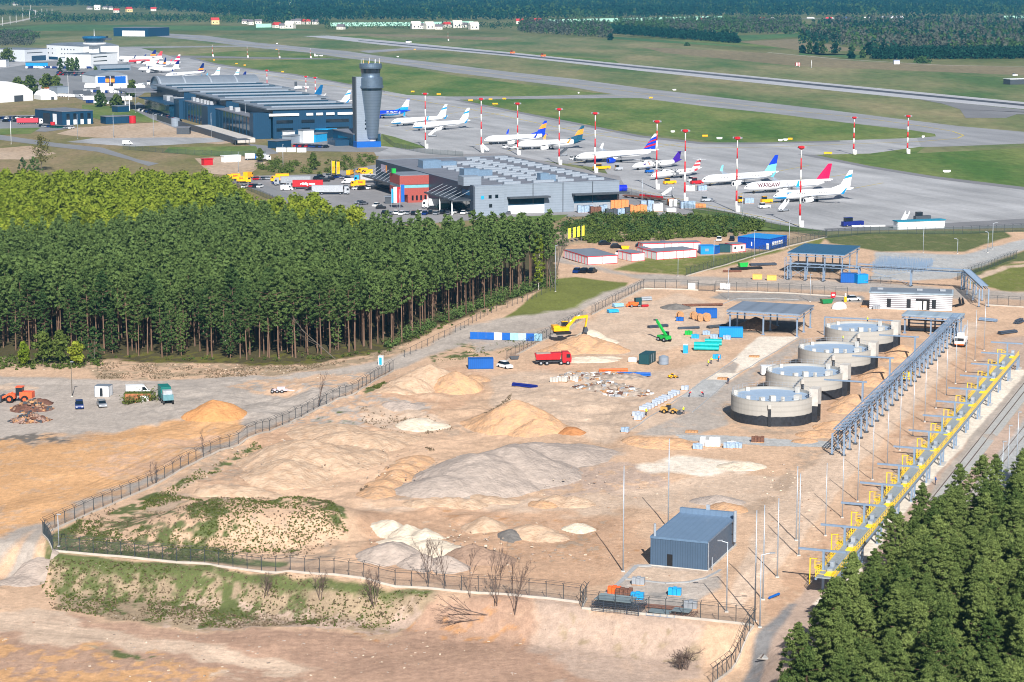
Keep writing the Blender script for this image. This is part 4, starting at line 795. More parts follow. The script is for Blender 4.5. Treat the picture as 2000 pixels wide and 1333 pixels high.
jet('white cargo jet with crimson tail behind the nearest blue striped jet', (1453, 365.5), (1624.5, 320.4), [WHT, CR], [(1, 1)], cargo=True, text=[('WARSAW', 2.5, paint('plum_letters', 110, 30, 60), .13, -.35), ('CARGO', 2.5, paint('pale_grey_letters', 206, 208, 214), .4, -.35)], r=1.98, fh=11.8)
jet('white jet with royal blue upper tail and pale cyan tail base', (1370.5, 351.5), (1519.5, 303.5), [WHT, DB, CYN], [(.42, 2), (1, 1)], winglet=2, swoosh=.6)
jet('white propeller plane with red kiss marks on its tail', (1271, 344), (1369, 311), [WHT, PNK], [(.22, 0), (.45, 1), (.6, 0), (.85, 1), (1, 0)], prop=True, r=1.4, zc=2.3, fh=7.6, red=(.82, .9, 1))
jet('white and purple propeller plane with an orange word on the tail', (1235, 325), (1330, 296), [WHT, PUR], [(1, 1)], prop=True, r=1.4, zc=2.3, fh=7.6, body=(.79, 1), cargo=True, text=[('Fed', 1.5, PUR, .17, .1), ('Ex', 1.5, ORG, .285, .1)])
jet('large white jet with blue engines and a blue and red swoosh on the tail', (1124, 306.5), (1284.5, 262), [WHT, DB, RED], [(.12, 1), (.24, 2), (.42, 1), (.52, 2), (.7, 1), (1, 0)], cargo=True, engine=(1, 1.5), winglet=0, fh=13.4, zc=3.7, swoosh=1.5, text=[('CARGO', .8, GRY, .16, .3)])
jet('white jet with dark teal rear and orange banded tail', (1008, 282.5), (1141, 246), [WHT, TEA, OLV], [(.3, 1), (.68, 2), (1, 1)], body=(.80, 1), winglet=2, swoosh=.8)
jet('white jet with blue rear and orange banded blue tail', (945.5, 272.7), (1068, 236.5), [WHT, DB, OLV], [(.38, 1), (.72, 2), (1, 1)], body=(.86, 1), winglet=1, swoosh=.8)
jet('right hand one of two white jets with blue striped tails behind the control tower', (806, 246.5), (917, 211.5), [WHT, EB], W3, belly=(-.45, 1, .2), winglet=1, swoosh=.8)
jet('left hand one of two white jets with blue striped tails behind the control tower', (764, 238.5), (873.5, 204), [WHT, EB], W3, belly=(-.45, 1, .2), winglet=1, swoosh=.8)
o_ = jet('bright blue jet half hidden behind the control tower', (690, 224), (799.5, 193.5), [DB, EB, WHT], [(.3, 1), (.92, 2), (1, 0)], belly=(-.3, 1), text=[('EUROPE', 2.8, WHT, .56, -.7)], winglet=0)
jet('white jet whose striped tail shows left of the tower slab', (575, 207), (685.5, 176.3), [WHT, EB], W3, winglet=1, swoosh=.8)
jet('white jet with teal blue tail behind the terminal roof', (522, 197), (630.5, 166.5), [WHT, paint('petrol_livery', 14, 96, 150, .35)], [(1, 1)], winglet=0)
RY = [(.18, 1), (.42, 2), (.5, 1), (1, 1)]
jet('white jet with red painted belly and pink tail at the far left of the apron', (239.5, 119), (317, 101), [WHT, PNK], [(.4, 0), (1, 1)], red=(.14, .55, 1), winglet=0)
jet('navy tailed jet hidden behind the red bellied jet', (228, 114), (305, 98), [WHT, DKB, OLV], RY, winglet=1)
jet('white jet with raspberry and white patterned tail far down the apron', (277, 124), (352, 107.3), [WHT, RWR], [(.3, 1), (.5, 0), (.8, 1), (1, 0)], winglet=1)
jet('navy tailed white jet in front of the raspberry tailed one', (284, 129), (340, 113.7), [WHT, DKB, OLV], RY, L=36, winglet=1)
jet('white jet with big engine and dark blue winglets far down the apron', (269.5, 135), (350.5, 118.5), [WHT, DKB], [(.5, 0), (1, 1)], winglet=1, engine=(0, 1.3))
jet('white jet with navy and yellow tail standing alone before the arched hall', (323.5, 147), (398.5, 124), [WHT, DKB, OLV], RY, winglet=1, text=[('RYANAIR', 1.5, DKB, .14, .1)])
jet('white tailed jet behind the arched hall, left one of two', (353, 152), (430, 132), [WHT, EB], [(.6, 0), (.7, 1), (1, 0)], winglet=1)
jet('white tailed jet behind the arched hall, right one of two', (391, 157.5), (467.5, 135.8), [WHT, EB], [(.6, 0), (.7, 1), (1, 0)], winglet=1)
jet('navy and yellow tailed jet partly hidden by the terminal roof', (404, 163), (481, 140.3), [WHT, DKB, OLV], RY, winglet=1, text=[('RYANAIR', 1.5, DKB, .2, .1)])
MR, MW = paint('mast_red', 214, 36, 44), paint('mast_white', 240, 238, 236)
def mast(x, yb, yt, label, head=True, r=.42):
 p = G(x, yb, .14); h = (yb - yt) / SC(yb) * 1.02; t = thing('floodlight_mast', label, 'mast', p, 0, 'striped floodlight masts round the apron')
 m = MB(); n = 7 if head else 5
 for i in range(n): m.cyl((0, 0, h * i / n), (0, 0, h * (i + 1) / n), r * (1 - .5 * i / n), r * (1 - .5 * (i + 1) / n), 8, mi=(i + 1) % 2)
 m.obj('pole', [MR, MW], t, smooth=True)
 MB().box((.9, .2, 0), (1.2, 1.0, 2.4)).obj('switch_cabinet', MW, t)
 if head:
  b = MB(); b.lathe([(.3, h - 1.2), (1.3, h - .5), (1.35, h + .1), (.4, h + .3)], 10); b.obj('lamp_basket', MR, t)
  for a in (-.5, .9, 2.6): MB().box((cos(a) * 1.5, sin(a) * 1.5, h - .5), (1.1, .4, .7), a).obj('floodlight', GRY, t)
for x, yb, yt, lab in [(1562, 444, 288, 'nearest red and white mast, before the blue striped jet'), (1438, 414, 270, 'red and white mast in front of the royal blue tailed jet'), (1337, 397, 256, 'red and white mast in front of the kiss mark propeller plane'), (1282, 370, 238, 'red and white mast crossing the purple propeller plane'), (1162, 338, 222, 'red and white mast in front of the large jet with blue engines'), (1092, 322, 214, 'red and white mast in front of the teal tailed jet'), (1011, 303, 203, 'red and white mast behind the flat roof, crossing the blue tailed jet'), (940, 298, 194, 'red and white mast rising behind the cargo roof with no jet across it'), (831, 290, 184, 'red and white mast right of the control tower'), (616, 196, 152, 'right one of two masts behind the terminal roof'), (598, 194, 150, 'left one of two masts behind the terminal roof'), (522, 184, 138, 'single mast behind the middle of the terminal roof')]: mast(x, yb, yt, lab)
for x, yb, yt, lab in [(1667, 302, 230, 'left one of two masts beside the taxiway at the right'), (1772, 301, 227, 'right one of two masts beside the taxiway at the right')]: mast(x, yb, yt, lab, True, .5)
for x, yb, yt, lab in [(415, 111, 88, 'thin pale mast on the grass left of its yellow neighbour'), (483, 113, 92, 'thin pale mast on the far grass strip'), (545, 114, 96, 'thin yellowish mast on the far grass'), (606, 114, 95, 'thin mast beside the parked small white plane'), (875, 80, 62, 'thin pole beyond the far runway')]: mast(x, yb, yt, lab, False, .25)
def car_mb(suv=0.0, L=4.4, W=1.8):
 m = MB(); h = .85 + suv * .15; P = [(-L / 2, .3), (L / 2, .3), (L / 2, .62), (L / 2 - .15, .8 + suv * .1), (L / 2 - 1.15, h), (-L / 2 + .5, h + .03), (-L / 2 + .05, .8)]
 m.ext(P, -W / 2, W / 2); c = 1.42 + suv * .25; Q = [(L / 2 - 1.15, h), (L / 2 - 1.85, c), (-L / 2 + 1.0, c + .02), (-L / 2 + .3, h + .03)]
 m.ext(Q, -W / 2 + .1, W / 2 - .1, 1, 1); m.prism([(L / 2 - 1.8, -W / 2 + .16), (L / 2 - 1.8, W / 2 - .16), (-L / 2 + .95, W / 2 - .16), (-L / 2 + .95, -W / 2 + .16)], c - .02, c + .05)
 for sx in (-1, 1):
  for sy in (-1, 1): m.cyl((sx * L * .31, sy * (W / 2 - .2), .33), (sx * L * .31, sy * (W / 2 + .02), .33), .33, n=10, mi=2)
 m.box((L / 2 - .02, -.6, .55), (.06, .35, .14), mi=3).box((L / 2 - .02, .6, .55), (.06, .35, .14), mi=3); return m
def van_mb(L=5.6, W=2.0, Hh=2.4):
 m = MB(); P = [(-L / 2, .35), (L / 2, .35), (L / 2, .95), (L / 2 - .5, 1.25), (L / 2 - 1.35, Hh - .15), (L / 2 - 1.8, Hh), (-L / 2, Hh)]; m.ext(P, -W / 2, W / 2)
 m.face([(L / 2 - .52, -W / 2 + .12, 1.3), (L / 2 - .52, W / 2 - .12, 1.3), (L / 2 - 1.28, W / 2 - .16, Hh - .22), (L / 2 - 1.28, -W / 2 + .16, Hh - .22)], 1)
 m.v = [(x + (.02 if i >= len(m.v) - 4 else 0), y, z + (.02 if i >= len(m.v) - 4 else 0)) for i, (x, y, z) in enumerate(m.v)]
 for s in (-1, 1): m.face([(L / 2 - .75, s * (W / 2 + .01), 1.25), (L / 2 - 1.35, s * (W / 2 + .01), Hh - .4), (L / 2 - 1.95, s * (W / 2 + .01), Hh - .4), (L / 2 - 1.95, s * (W / 2 + .01), 1.25)], 1)
 for sx in (-1, 1):
  for sy in (-1, 1): m.cyl((sx * L * .3, sy * (W / 2 - .22), .36), (sx * L * .3, sy * (W / 2 + .02), .36), .36, n=10, mi=2)
 return m
def cab_mb(x0, W=2.5, Hh=3.5):
 m = MB(); P = [(x0, .6), (x0 + 2.2, .6), (x0 + 2.3, 1.6), (x0 + 2.1, Hh - .5), (x0 + 1.6, Hh), (x0, Hh)]; m.ext(P, -W / 2, W / 2)
 m.face([(x0 + 2.32, -1.05, 1.75), (x0 + 2.32, 1.05, 1.75), (x0 + 2.14, 1.0, Hh - .65), (x0 + 2.14, -1.0, Hh - .65)], 1)
 for s in (-1, 1): m.face([(x0 + 1.0, s * (W / 2 + .01), 1.8), (x0 + 2.0, s * (W / 2 + .01), 1.8), (x0 + 1.9, s * (W / 2 + .01), 2.7), (x0 + 1.0, s * (W / 2 + .01), 2.7)], 1)
 return m
def wheels_mb(xs, W=2.5, r=.5, n=12):
 m = MB()
 for x in xs:
  for s in (-1, 1): m.cyl((x, s * (W / 2 - .35), r), (x, s * (W / 2), r), r, n=n); m.cyl((x, s * (W / 2 - .1), r), (x, s * (W / 2 + .02), r), r * .5, n=8, mi=1)
 return m
def semi(label, p, rz, box, cab, L=13.6, Hh=4.0, txt=None, group=None, rear=None):
 t = thing('articulated_truck', label, 'truck', p, rz, group); m = MB(); m.box((-1.2, 0, 1.15), (L, 2.55, Hh - 1.15)); m.box((-1.2, 0, .8), (L - 1, 1.2, .35), mi=1); b = m.obj('trailer', [box, DGR], t)
 cab_mb(L / 2 - .6).obj('cab', [cab, GLS], t); MB().box((L / 2 - .8, 0, .6), (4.2, 1.1, .4)).obj('chassis', DGR, t)
 wheels_mb((L / 2 + .9, L / 2 - 2.4, -L / 2 + .6, -L / 2 + 1.9, -L / 2 + 3.2)).obj('wheels', [BLK, GRY], t)
 if txt: sign_text(txt, 1.35, WHT, b, 'lettering', 'CENTER', .05, (-1.2, -1.29, 2.1)); sign_text(txt, 1.5, WHT, b, 'lettering', 'CENTER', .07, (-1.2, 1.29, 2.0), (pi / 2, 0, pi))
 return t
def boxtruck(label, p, rz, box, cab, L=7.2, Hh=3.5, group=None, txt=None, tm=None):
 t = thing('box_truck', label, 'truck', p, rz, group); b = MB().box((-1.1, 0, .95), (L - 2.3, 2.4, Hh - .95)).obj('cargo_box', box, t); cab_mb(L / 2 - 2.2, 2.3, 2.9).obj('cab', [cab, GLS], t)
 MB().box((0, 0, .6), (L - .6, 1.0, .35)).obj('chassis', DGR, t); wheels_mb((L / 2 - 1.2, -L / 2 + 1.2), 2.3, .45).obj('wheels', [BLK, GRY], t)
 if txt: sign_text(txt, .95, tm or RED, b, 'lettering', 'CENTER', .05, (-1.1, -1.215, 2.0)); sign_text(txt, 1.2, tm or RED, b, 'lettering', 'CENTER', .06, (-1.1, 1.215, 1.9), (pi / 2, 0, pi))
 return t
CARS = {}
CP_ = dict(black=paint('black_car_paint', 30, 32, 38, .25), blue=paint('blue_car_paint', 24, 50, 110, .25), white=paint('white_car_paint', 232, 234, 236, .25), silver=paint('silver_car_paint', 168, 174, 182, .25, metal=.4), red=paint('red_car_paint', 176, 24, 34, .25), green=paint('green_car_paint', 20, 80, 70, .25), grey=paint('grey_car_paint', 96, 100, 108, .25), orange=paint('orange_car_paint', 235, 120, 30, .3))
LGT = paint('headlight_glass', 225, 228, 230, .1)
def car(x, y, c, rz, label, group=None, kind='car', p=None, suv=None):
 k = (c, kind)
 if p is None: p = T(x, y) if y > 456 else G(x, y, .12)
 if k in CARS: o = dup(CARS[k], p, rz, label)
 else:
  if kind == 'car': o = car_mb(len(CARS) % 2).obj('parked_car', [CP_[c], GLS, BLK, LGT], loc=p, rz=rz)
  else: o = van_mb().obj('delivery_van', [CP_[c] if c in CP_ else YEL, GLS, BLK], loc=p, rz=rz)
  CARS[k] = o
 o['label'] = label; o['category'] = 'car' if kind == 'car' else 'van'
 if group: o['group'] = group
 elif 'group' in o: del o['group']
 return o
DKW = seamed('dark_blue_cladding', srgb(20, 62, 92), .45, 1.2, 0, .85); DGL = mat('facade_glass', srgb(24, 58, 80), .12, var=.3, scale=.5, spec=.7); RFL = mat('pale_membrane_roof', srgb(114, 124, 136), .7, var=.08, scale=.2)
RFD = mat('grey_felt_roof', srgb(112, 116, 126), .85, var=.14, scale=.25); GCL = seamed('grey_panel_cladding', srgb(134, 146, 160), .5, 1.0, 2, .88); WCL = seamed('white_cladding', srgb(232, 236, 240), .5, 1.5, 0, .93)
def pbox(L, R, z=.1):
 a, b = G(*L, 0), G(*R, 0); return (a[0], a[1], z), atan2(b[1] - a[1], b[0] - a[0]), hypot(b[0] - a[0], b[1] - a[1])
def slab(m, x0, x1, y0, y1, z0, z1, mi=0, mt=None): return m.prism([(x0, y0), (x1, y0), (x1, y1), (x0, y1)], z0, z1, mi, mt)
def house(name, label, cat, L, R, depth, h, wall, roof, feats=(), over=.3, group=None, z=.1):
 p, rz, w = pbox(L, R, z); t = thing(name, label, cat, p, rz, group); slab(MB(), 0, w, 0, depth, 0, h).obj('wall', wall, t)
 slab(MB(), -over, w + over, -over, depth + over, h, h + .35).obj('roof', roof, t)
 for f in feats:                                # (part name, material, x0, x1, z0, z1 as fractions, side)
  nm, m_, x0, x1, z0, z1 = f[:6]; b = MB()
  if len(f) > 6 and f[6] == 'left': slab(b, -.06, .0, depth * x0, depth * x1, h * z0, h * z1)
  else: slab(b, w * x0, w * x1, -.06, 0, h * z0, h * z1)
  b.obj(nm, m_, t)
 return t, w
K = (-143, 1257, .1)
def hall(label, x0, x1, y0, y1, h):
 t = thing('terminal_hall', label, 'terminal', K, AXA); b = MB(); slab(b, x0 + 4, x1, y0 + .5, y1, 0, h); b.obj('wall', DKW, t)
 slab(MB(), x0, x1 + 2, y0 - .6, y1 + 1, h, h + .8).obj('roof', RFL, t)
 for k in range(5):
  y = y0 + (y1 - y0) * (k + .5) / 5; slab(MB(), x0 + 5, x1 - 4, y - .7, y + .7, h + .8, h + 1.6, 0).obj('skylight', [DGL if k % 2 else GCL], t)
 return t
t3 = hall('dark blue terminal hall nearest to the control tower, with window bands', 0, 58, 0, 84, 17)
for z in (4.2, 8.8):
 for x, w_ in ((6, 10), (21, 8 if z > 5 else 5), (36, 14)): slab(MB(), x, x + w_, -.1 + .45, .5, z, z + 1.9).obj('window', GLS, t3)
for x, w_ in ((1.5, 18), (24, 4), (30, 4), (36, 5), (43, 14)): slab(MB(), x, x + w_, -.3, .45, 13.2, 14.6).obj('ledge', WHT, t3)
t2 = hall('middle terminal hall with pale roof and long skylights', -3, 66, 105, 192, 17)
t1 = hall('farthest flat roofed terminal hall beside the arched hall', -6, 72, 214, 304, 17)
t = thing('glass_terminal', 'long dark glass front building along the terminal ramp', 'terminal', K, AXA)
slab(MB(), -7, 4, 10, 100, 0, 12).obj('glass_wall', DGL, t); slab(MB(), -8, 4, 106, 204, 0, 12).obj('glass_wall', DGL, t); slab(MB(), -7.2, 4.2, 10, 204, 12, 12.5).obj('roof', RFD, t)
slab(MB(), -12, -1, 100.5, 118, 0, 13.5).obj('stair_tower', DKW, t); slab(MB(), -11, -1, 190, 206, 0, 13).obj('stair_tower', DKW, t); slab(MB(), -7.6, 3, 2, 9.8, 0, 15).obj('end_wall', DKW, t)
for k in range(22):
 y = 12 + k * 8.7
 if not 98 < y < 120 and not 188 < y: slab(MB(), -8.3 if y > 100 else -7.25, -7, y, y + .35, 0, 12).obj('mullion', DKW, t)
for y, s_ in ((60, 3), (75, 2), (128, 4), (137, 3), (145, 5), (155, 4), (168, 3), (178, 5)): slab(MB(), -4, -4 + s_, y, y + s_, 12.5, 15).obj('roof_unit', SIL, t)
t = thing('arched_hall', 'hall with a grey barrel vaulted roof and glazed round gable', 'terminal', K, AXA); R0 = 17.5; yc = 323
P = [(yc + R0 * cos(a), 12 + 10 * sin(a)) for a in np.linspace(0, pi, 15)]
b = MB(); b.grid([[(0, y, z) for y, z in P], [(74, y, z) for y, z in P]]); b.grid([[(0, y, z + .5) for y, z in P], [(74, y, z + .5) for y, z in P]]); b.grid([[(0, y, z) for y, z in P], [(0, y, z + .5) for y, z in P]]); b.obj('vault', RFL, t, smooth=False)
MB().face([(1, y, z) for y, z in P][::-1]).obj('gable_glass', mat('pale_glass', srgb(120, 150, 176), .15, spec=.7), t); slab(MB(), .5, 74, yc - R0, yc + R0, 0, 12).obj('wall', DKW, t)
for x in (1, 19, 38, 57): b = MB(); b.grid([[(x, y, z + .6) for y, z in P], [(x + 1.2, y, z + .6) for y, z in P]]); b.grid([[(x + 1.2, y, z + .6) for y, z in P], [(x + 1.2, y, z) for y, z in P]]); b.obj('rib', STL, t)
slab(MB(), -26, 0, 292, 342, 12.5, 13.3, 0).obj('canopy', [RFD], t); [MB().cyl((x, y, 0), (x, y, 12.5), .35, n=8).obj('column', WHT, t) for x in (-24,) for y in (294, 310, 326, 340)]
slab(MB(), -14, 2, 206, 290, 0, 9).obj('lower_wall', DGL, t); slab(MB(), -18, 2, 204, 291, 9, 9.6).obj('lower_roof', DKW, t)
for y in (215, 238): slab(MB(), -9, 0, y, y + 12, 9.6, 13).obj('roof_unit', SIL, t)
t = thing('retaining_wall', 'dark grey retaining wall of the terminal ramp', 'wall', K, AXA); slab(MB(), -26, -24.8, -30, 190, 0, 3.4).obj('parapet', DGR, t); slab(MB(), -24.8, -12.5, -22, 95, 0, 2.6).obj('ramp_deck', CON, t)
MB().box((-24, -34, 2.8), (9, 10, .3)).obj('shelter_roof', DGR, t); [MB().box((-24 + a, -34 + b, 0), (.3, .3, 2.8)).obj('post', DGR, t) for a in (-4, 4) for b in (-4, 4)]
p = G(725.5, 286, .1); t = thing('control_tower', 'tall silver control tower with tapering drum and grey slab', 'control tower', p, AXA)
MET = mat('brushed_panels', srgb(104, 122, 142), .38, .55, var=.1, scale=.5)
MB().lathe([(3.6, 4.5), (4.1, 9), (5.0, 19), (5.9, 27), (6.4, 31.2)], 40).obj('drum', seamed('tower_panels', srgb(112, 128, 146), .36, 1.6, 2, .86, .5), t, smooth=True)
MB().lathe([(2.6, 0), (2.6, 4.5)], 20).obj('foot', CON, t); MB().lathe([(6.5, 31.2), (6.5, 32.3)], 40).obj('glazing_ring', GLS, t, smooth=True)
MB().lathe([(6.7, 32.3), (7.1, 32.6), (7.1, 33.6), (6.7, 33.8), (6.6, 38.0), (6.2, 38.5)], 40).obj('gallery', MET, t, smooth=False)
MB().lathe([(5.4, 38.5), (5.2, 39.5), (5.2, 40.6)], 32).obj('neck', MET, t); MB().lathe([(5.2, 40.6), (5.7, 43.2)], 24).obj('cab_glazing', GLS, t); MB().lathe([(6.1, 43.2), (6.3, 44.0), (6.2, 45.8), (5.9, 46)], 40).obj('cab_roof', MET, t)
for k in range(9): MB().cyl((5.2 * cos(k * .7), 5.2 * sin(k * .7), 46), (5.2 * cos(k * .7), 5.2 * sin(k * .7), 47.5 + (k % 3) * .7), .1, n=5).obj('antenna', YEL if k % 3 == 0 else WHT, t)
slab(MB(), -9.6, -9.0, -2.2, 4, 0, 38.6).obj('slab_edge', DGR, t); b = slab(MB(), -9.0, -1, -2.2, 4, 0, 38.6); b.obj('slab', GCL, t)
for z in (9.5, 12, 14): slab(MB(), -4.4, -3.6, -2.3, -2.2, z, z + 1.1).obj('window', GLS, t)
t = thing('operations_building', 'low dark blue building with glass band at the foot of the control tower', 'building', G(690, 287, .1), AXA)
slab(MB(), 0, 16, 0, 41, 0, 6.8).obj('wall', DKW, t); slab(MB(), -.2, 16.2, -.2, 41.2, 6.8, 7.2).obj('roof', RFD, t); slab(MB(), -.08, 0, 3, 30, 1.2, 4.4).obj('window', DGL, t); slab(MB(), 1, 15, -.08, 0, .6, 4.4).obj('window', DGL, t); slab(MB(), -8, -.1, 8, 24, 0, 3.2).obj('annex', DKW, t); slab(MB(), 0, 14, -7, -.2, 0, 3).obj('annex', BLU, t)
for lab, L, R, d, h, w_, r_ in [('white office cabin below the dark terminal end wall', (564, 275), (576, 274), 5, 5, WCL, RFL), ('pale grey container with open end by the terminal', (568, 281), (590, 278.5), 6, 4, GCL, RFL), ('tall pale shed right of the grey container', (593, 280), (613, 279), 6, 7, WCL, RFL), ('bright blue shed beside the low tower building', (616, 279), (639, 276), 6, 4.5, LBL, RFL), ('dark blue box shed in front of the staff car park', (541, 291), (569, 288.5), 7, 4, DKW, RFD), ('dark annex shed with slanted roof beside the tower', (640, 271), (662, 268), 8, 5, DKW, LBL)]: house('storage_shed', lab, 'shed', L, R, d, h, w_, r_)
for i, (x, y) in enumerate(((549, 297), (569, 297), (589, 297.5))): tag(MB().box((0, 0, 0), (5, 2.6, 2.4), .1).box((0, 0, 2.4), (5.2, 2.8, .15), .1, 1).obj('cabin', [WCL, RFL], loc=G(x, y, .1)), ['leftmost', 'middle', 'rightmost'][i] + ' of three pale cabins along the fence below the tower', 'cabin')
house('hangar', 'dark blue hangar with wide white door standing alone at the far taxiway', 'hangar', (222, 71.3), (290, 72.2), 60, 13, DKW, RFD, [('door', WCL, .25, .9, .02, .68)])
t, w_ = house('hangar', 'white hangar with two bright blue doors and low curved roof', 'hangar', (187, 165), (249, 163.5), 40, 7, WCL, RFL, [('door', BLU, .06, .46, .02, .92), ('door', BLU, .52, .95, .02, .92)]); b = MB(); b.grid([[(x, y, 7.35 + 3.2 * sin(pi * x / w_)) for x in np.linspace(0, w_, 13)] for y in (0, 40)]); b.face([(x, 0, 7.35 + 3.2 * sin(pi * x / w_)) for x in np.linspace(0, w_, 13)]); b.obj('curved_roof', RFL, t)
def tent(label, L, R, d, h, rise):
 p, rz, w = pbox(L, R); t = thing('storage_tent', label, 'tent', p, rz); P = [(0, 0), (0, h * .45), (w * .18, h * .8), (w * .5, h), (w * .82, h * .8), (w, h * .45), (w, 0)]; b = MB(); b.ext(P, 0, d); b.obj('canvas', mat('white_canvas', srgb(236, 238, 240), .6, var=.03, scale=.2), t); slab(MB(), w * .62, w * .8, -.08, 0, 0, h * .3).obj('door', DGR, t); return t
tent('big white storage tent cut by the left picture edge', (-34, 204), (65, 197), 50, 15.5, 6); tent('small white canvas shed right of the big white tent', (80, 196), (112, 195), 16, 7.5, 2)
house('storage_shed', 'grey shed with gable behind the small white canvas shed', 'shed', (112, 183), (135, 182), 12, 5, GCL, RFL); house('roof_shed', 'flat shed with bright orange roof behind the white canvas shed', 'shed', (92, 181), (114, 180), 8, 3.2, WCL, ORG)
t, w_ = house('fire_station', 'dark blue hall with four white doors by the car park', 'hall', (122, 245.5), (182, 242.5), 36, 8.5, DKW, RFD, [('door', WCL, a, a + .1, .02, .38) for a in (.14, .36, .59, .82)] + [('window', GLS, a, a + .1, .42, .85) for a in (.14, .36, .59, .82)] + [('gate', WCL, .2, .34, .02, .8, 'left'), ('gate', GLS, .45, .7, .02, .8, 'left')])
house('storage_shed', 'long dark blue low building right of the four door hall', 'building', (207, 243), (257, 241), 9, 4.5, DKW, RFD); tag(MB().cyl((0, 0, 0), (0, 0, 4.8), 2.2, n=16).obj('red_tank', RED, loc=G(259, 241, .1)), 'red round tank at the end of the long low dark building', 'tank')
house('storage_shed', 'small blue grey box shed in the green verge', 'shed', (230, 220), (252, 219), 8, 4, DKW, RFL); tag(MB().cyl((0, 0, 0), (0, 0, 5), 2.9, n=20).cyl((0, 0, 5), (0, 0, 5.6), 2.9, .4, n=20).obj('water_tank', GCL, loc=G(343, 247, .1)), 'round grey water tank beside the terminal ramp', 'tank')
house('switch_house', 'dark grey box hut on the sandy lot below the terminal', 'hut', (345, 263), (370, 263), 6, 4, DGR, RFD)
tag(MB().cyl((0, 0, 0), (0, 0, 2.4), 1.5, n=14).obj('red_tank', RED, loc=G(103, 246, .1)), 'small round red tank in the car park', 'tank')
t, w_ = house('old_terminal', 'white old terminal with rows of small windows', 'terminal', (92, 117), (164, 121), 45, 16.5, WCL, RFL, [('window', GLS, a, a + .025, z, z + .08) for a in (.03, .14, .4, .48, .56, .65, .73) for z in (.42, .72)] + [('entrance', DKW, .05, .3, .02, .22)])
b = MB(); b.grid([[(x, y, 16.9 + 3 * sin(pi * x / w_)) for x in np.linspace(0, w_, 9)] for y in (0, 45)]); b.face([(x, 0, 16.9 + 3 * sin(pi * x / w_)) for x in np.linspace(0, w_, 9)]); b.obj('curved_roof', RFL, t)
house('terminal_wing', 'pale grey wing with dark undercroft left of the old terminal', 'building', (49, 121), (92, 118.5), 40, 13, mat('pale_grey_wall', srgb(196, 202, 210), .6), RFL, [('undercroft', DKW, .3, .95, .02, .45), ('window', GLS, .1, .8, .68, .75)])
house('glass_building', 'dark glass building at the far left before the old terminal', 'building', (-40, 112), (48, 114), 60, 9, DGL, RFD)
house('office_block', 'grey office block right of the old terminal', 'building', (118, 128), (168, 129), 20, 8, mat('pale_grey_wall', (.5, .5, .5)), RFL, [('window', GLS, .05, .95, .35, .5), ('window', DKW, .8, .98, .05, .85)])
house('office_block', 'white office building under the old control tower', 'building', (178, 134), (230, 130), 30, 14, WCL, RFL, [('window', GLS, .1, .6, .75, .82), ('window', GLS, .1, .6, .45, .52)])
house('boarding_hall', 'long pale blue grey boarding hall beside the apron', 'building', (195, 140), (255, 138), 12, 6, GCL, RFL, [('window', DGL, .03, .97, .1, .4)])
t = thing('old_control_tower', 'old white control tower with wide dark glass cab', 'control tower', G(186, 131, .1), 0); slab(MB(), -5, 5, -4, 6, 0, 22).obj('shaft', WCL, t); MB().lathe([(8, 22), (12, 23.5), (12, 25)], 16).obj('gallery', WHT, t); MB().lathe([(10, 25), (12, 29.5)], 16).obj('cab_glazing', DGL, t); MB().lathe([(12.5, 29.5), (12.5, 31), (9, 31.6)], 16).obj('cab_roof', paint('cab_blue', 26, 96, 140), t); MB().cyl((0, 0, 31), (0, 0, 39), .4, .1, 6).obj('antenna', WHT, t)
house('kiosk', 'pale blue kiosk roof on the old terminal forecourt', 'kiosk', (50, 131), (76, 132), 12, 4.5, LBL, RFL); house('kiosk', 'white and brown kiosk at the far left of the forecourt', 'kiosk', (-8, 131), (12, 131), 14, 7, WCL, RFD)
for i, (x, y, w_, c, lab) in enumerate([(176, 174, 9, WHT, 'white bus with red front parked before the blue doored hangar'), (190, 171, 20, WHT, 'long white trailer parked before the blue doored hangar'), (240, 172, 16, WHT, 'white trailer right of the two dark pylons'), (260, 177, 20, WHT, 'row end white trailer near the arched hall'), (215, 178, 16, WHT, 'white low trailer in the middle of the car park'), (178, 197, 12, WHT, 'white truck beside the dark spruces'), (215, 200, 18, DGR, 'dark roofed trailer beside the verge'), (240, 198, 14, WHT, 'white trailer left of the slender tree'), (160, 186, 14, DGR, 'dark covered trailer heap near the tall white pole')]):
 t = thing('parked_trailer', lab, 'trailer', G(x, y, .12), .15); MB().box((0, 0, .8), (w_, 2.6, 2.8)).obj('body', c, t); wheels_mb((-w_ * .3, -w_ * .2, w_ * .35)).obj('wheels', [BLK, GRY], t)
for i, x in enumerate((210.5, 220.5)): tag(MB().box((0, 0, 0), (3.2, 2, 9)).box((0, -.05, 3.5), (3.3, 2.1, 3), mi=1).obj('advert_pillar', [paint('dark_pillar', 26, 30, 50), OLV], loc=G(x, 169, .1)), ['left', 'right'][i] + ' dark pillar with amber panels before the blue doored hangar', 'pillar')
def pole(x, yb, h, label, m=None, r=.12, arm=None, name='lamp_post', az=0.0, group=None, lamp=True):
 p = T(x, yb) if yb > 456 else G(x, yb, .1); t = thing(name, label, 'lamp post' if name == 'lamp_post' else 'mast', p, az, group); MB().cyl((0, 0, 0), (0, 0, h), r, r * .55, 8).obj('post', m or STL, t, smooth=True); MB().box((0, 0, 0), (r * 4.5, r * 4.5, .18)).obj('base', CON if r < .3 else STL, t)
 if arm:
  MB().cyl((0, 0, h), (arm, 0, h + .35), .06, n=6).obj('arm', m or STL, t); MB().box((arm + .25, 0, h + .28), (.8, .3, .14)).obj('lamp_head', GRY, t)
 elif lamp: MB().box((.2, 0, h), (.7, .4, .15)).obj('lamp_head', GRY, t)
 return t
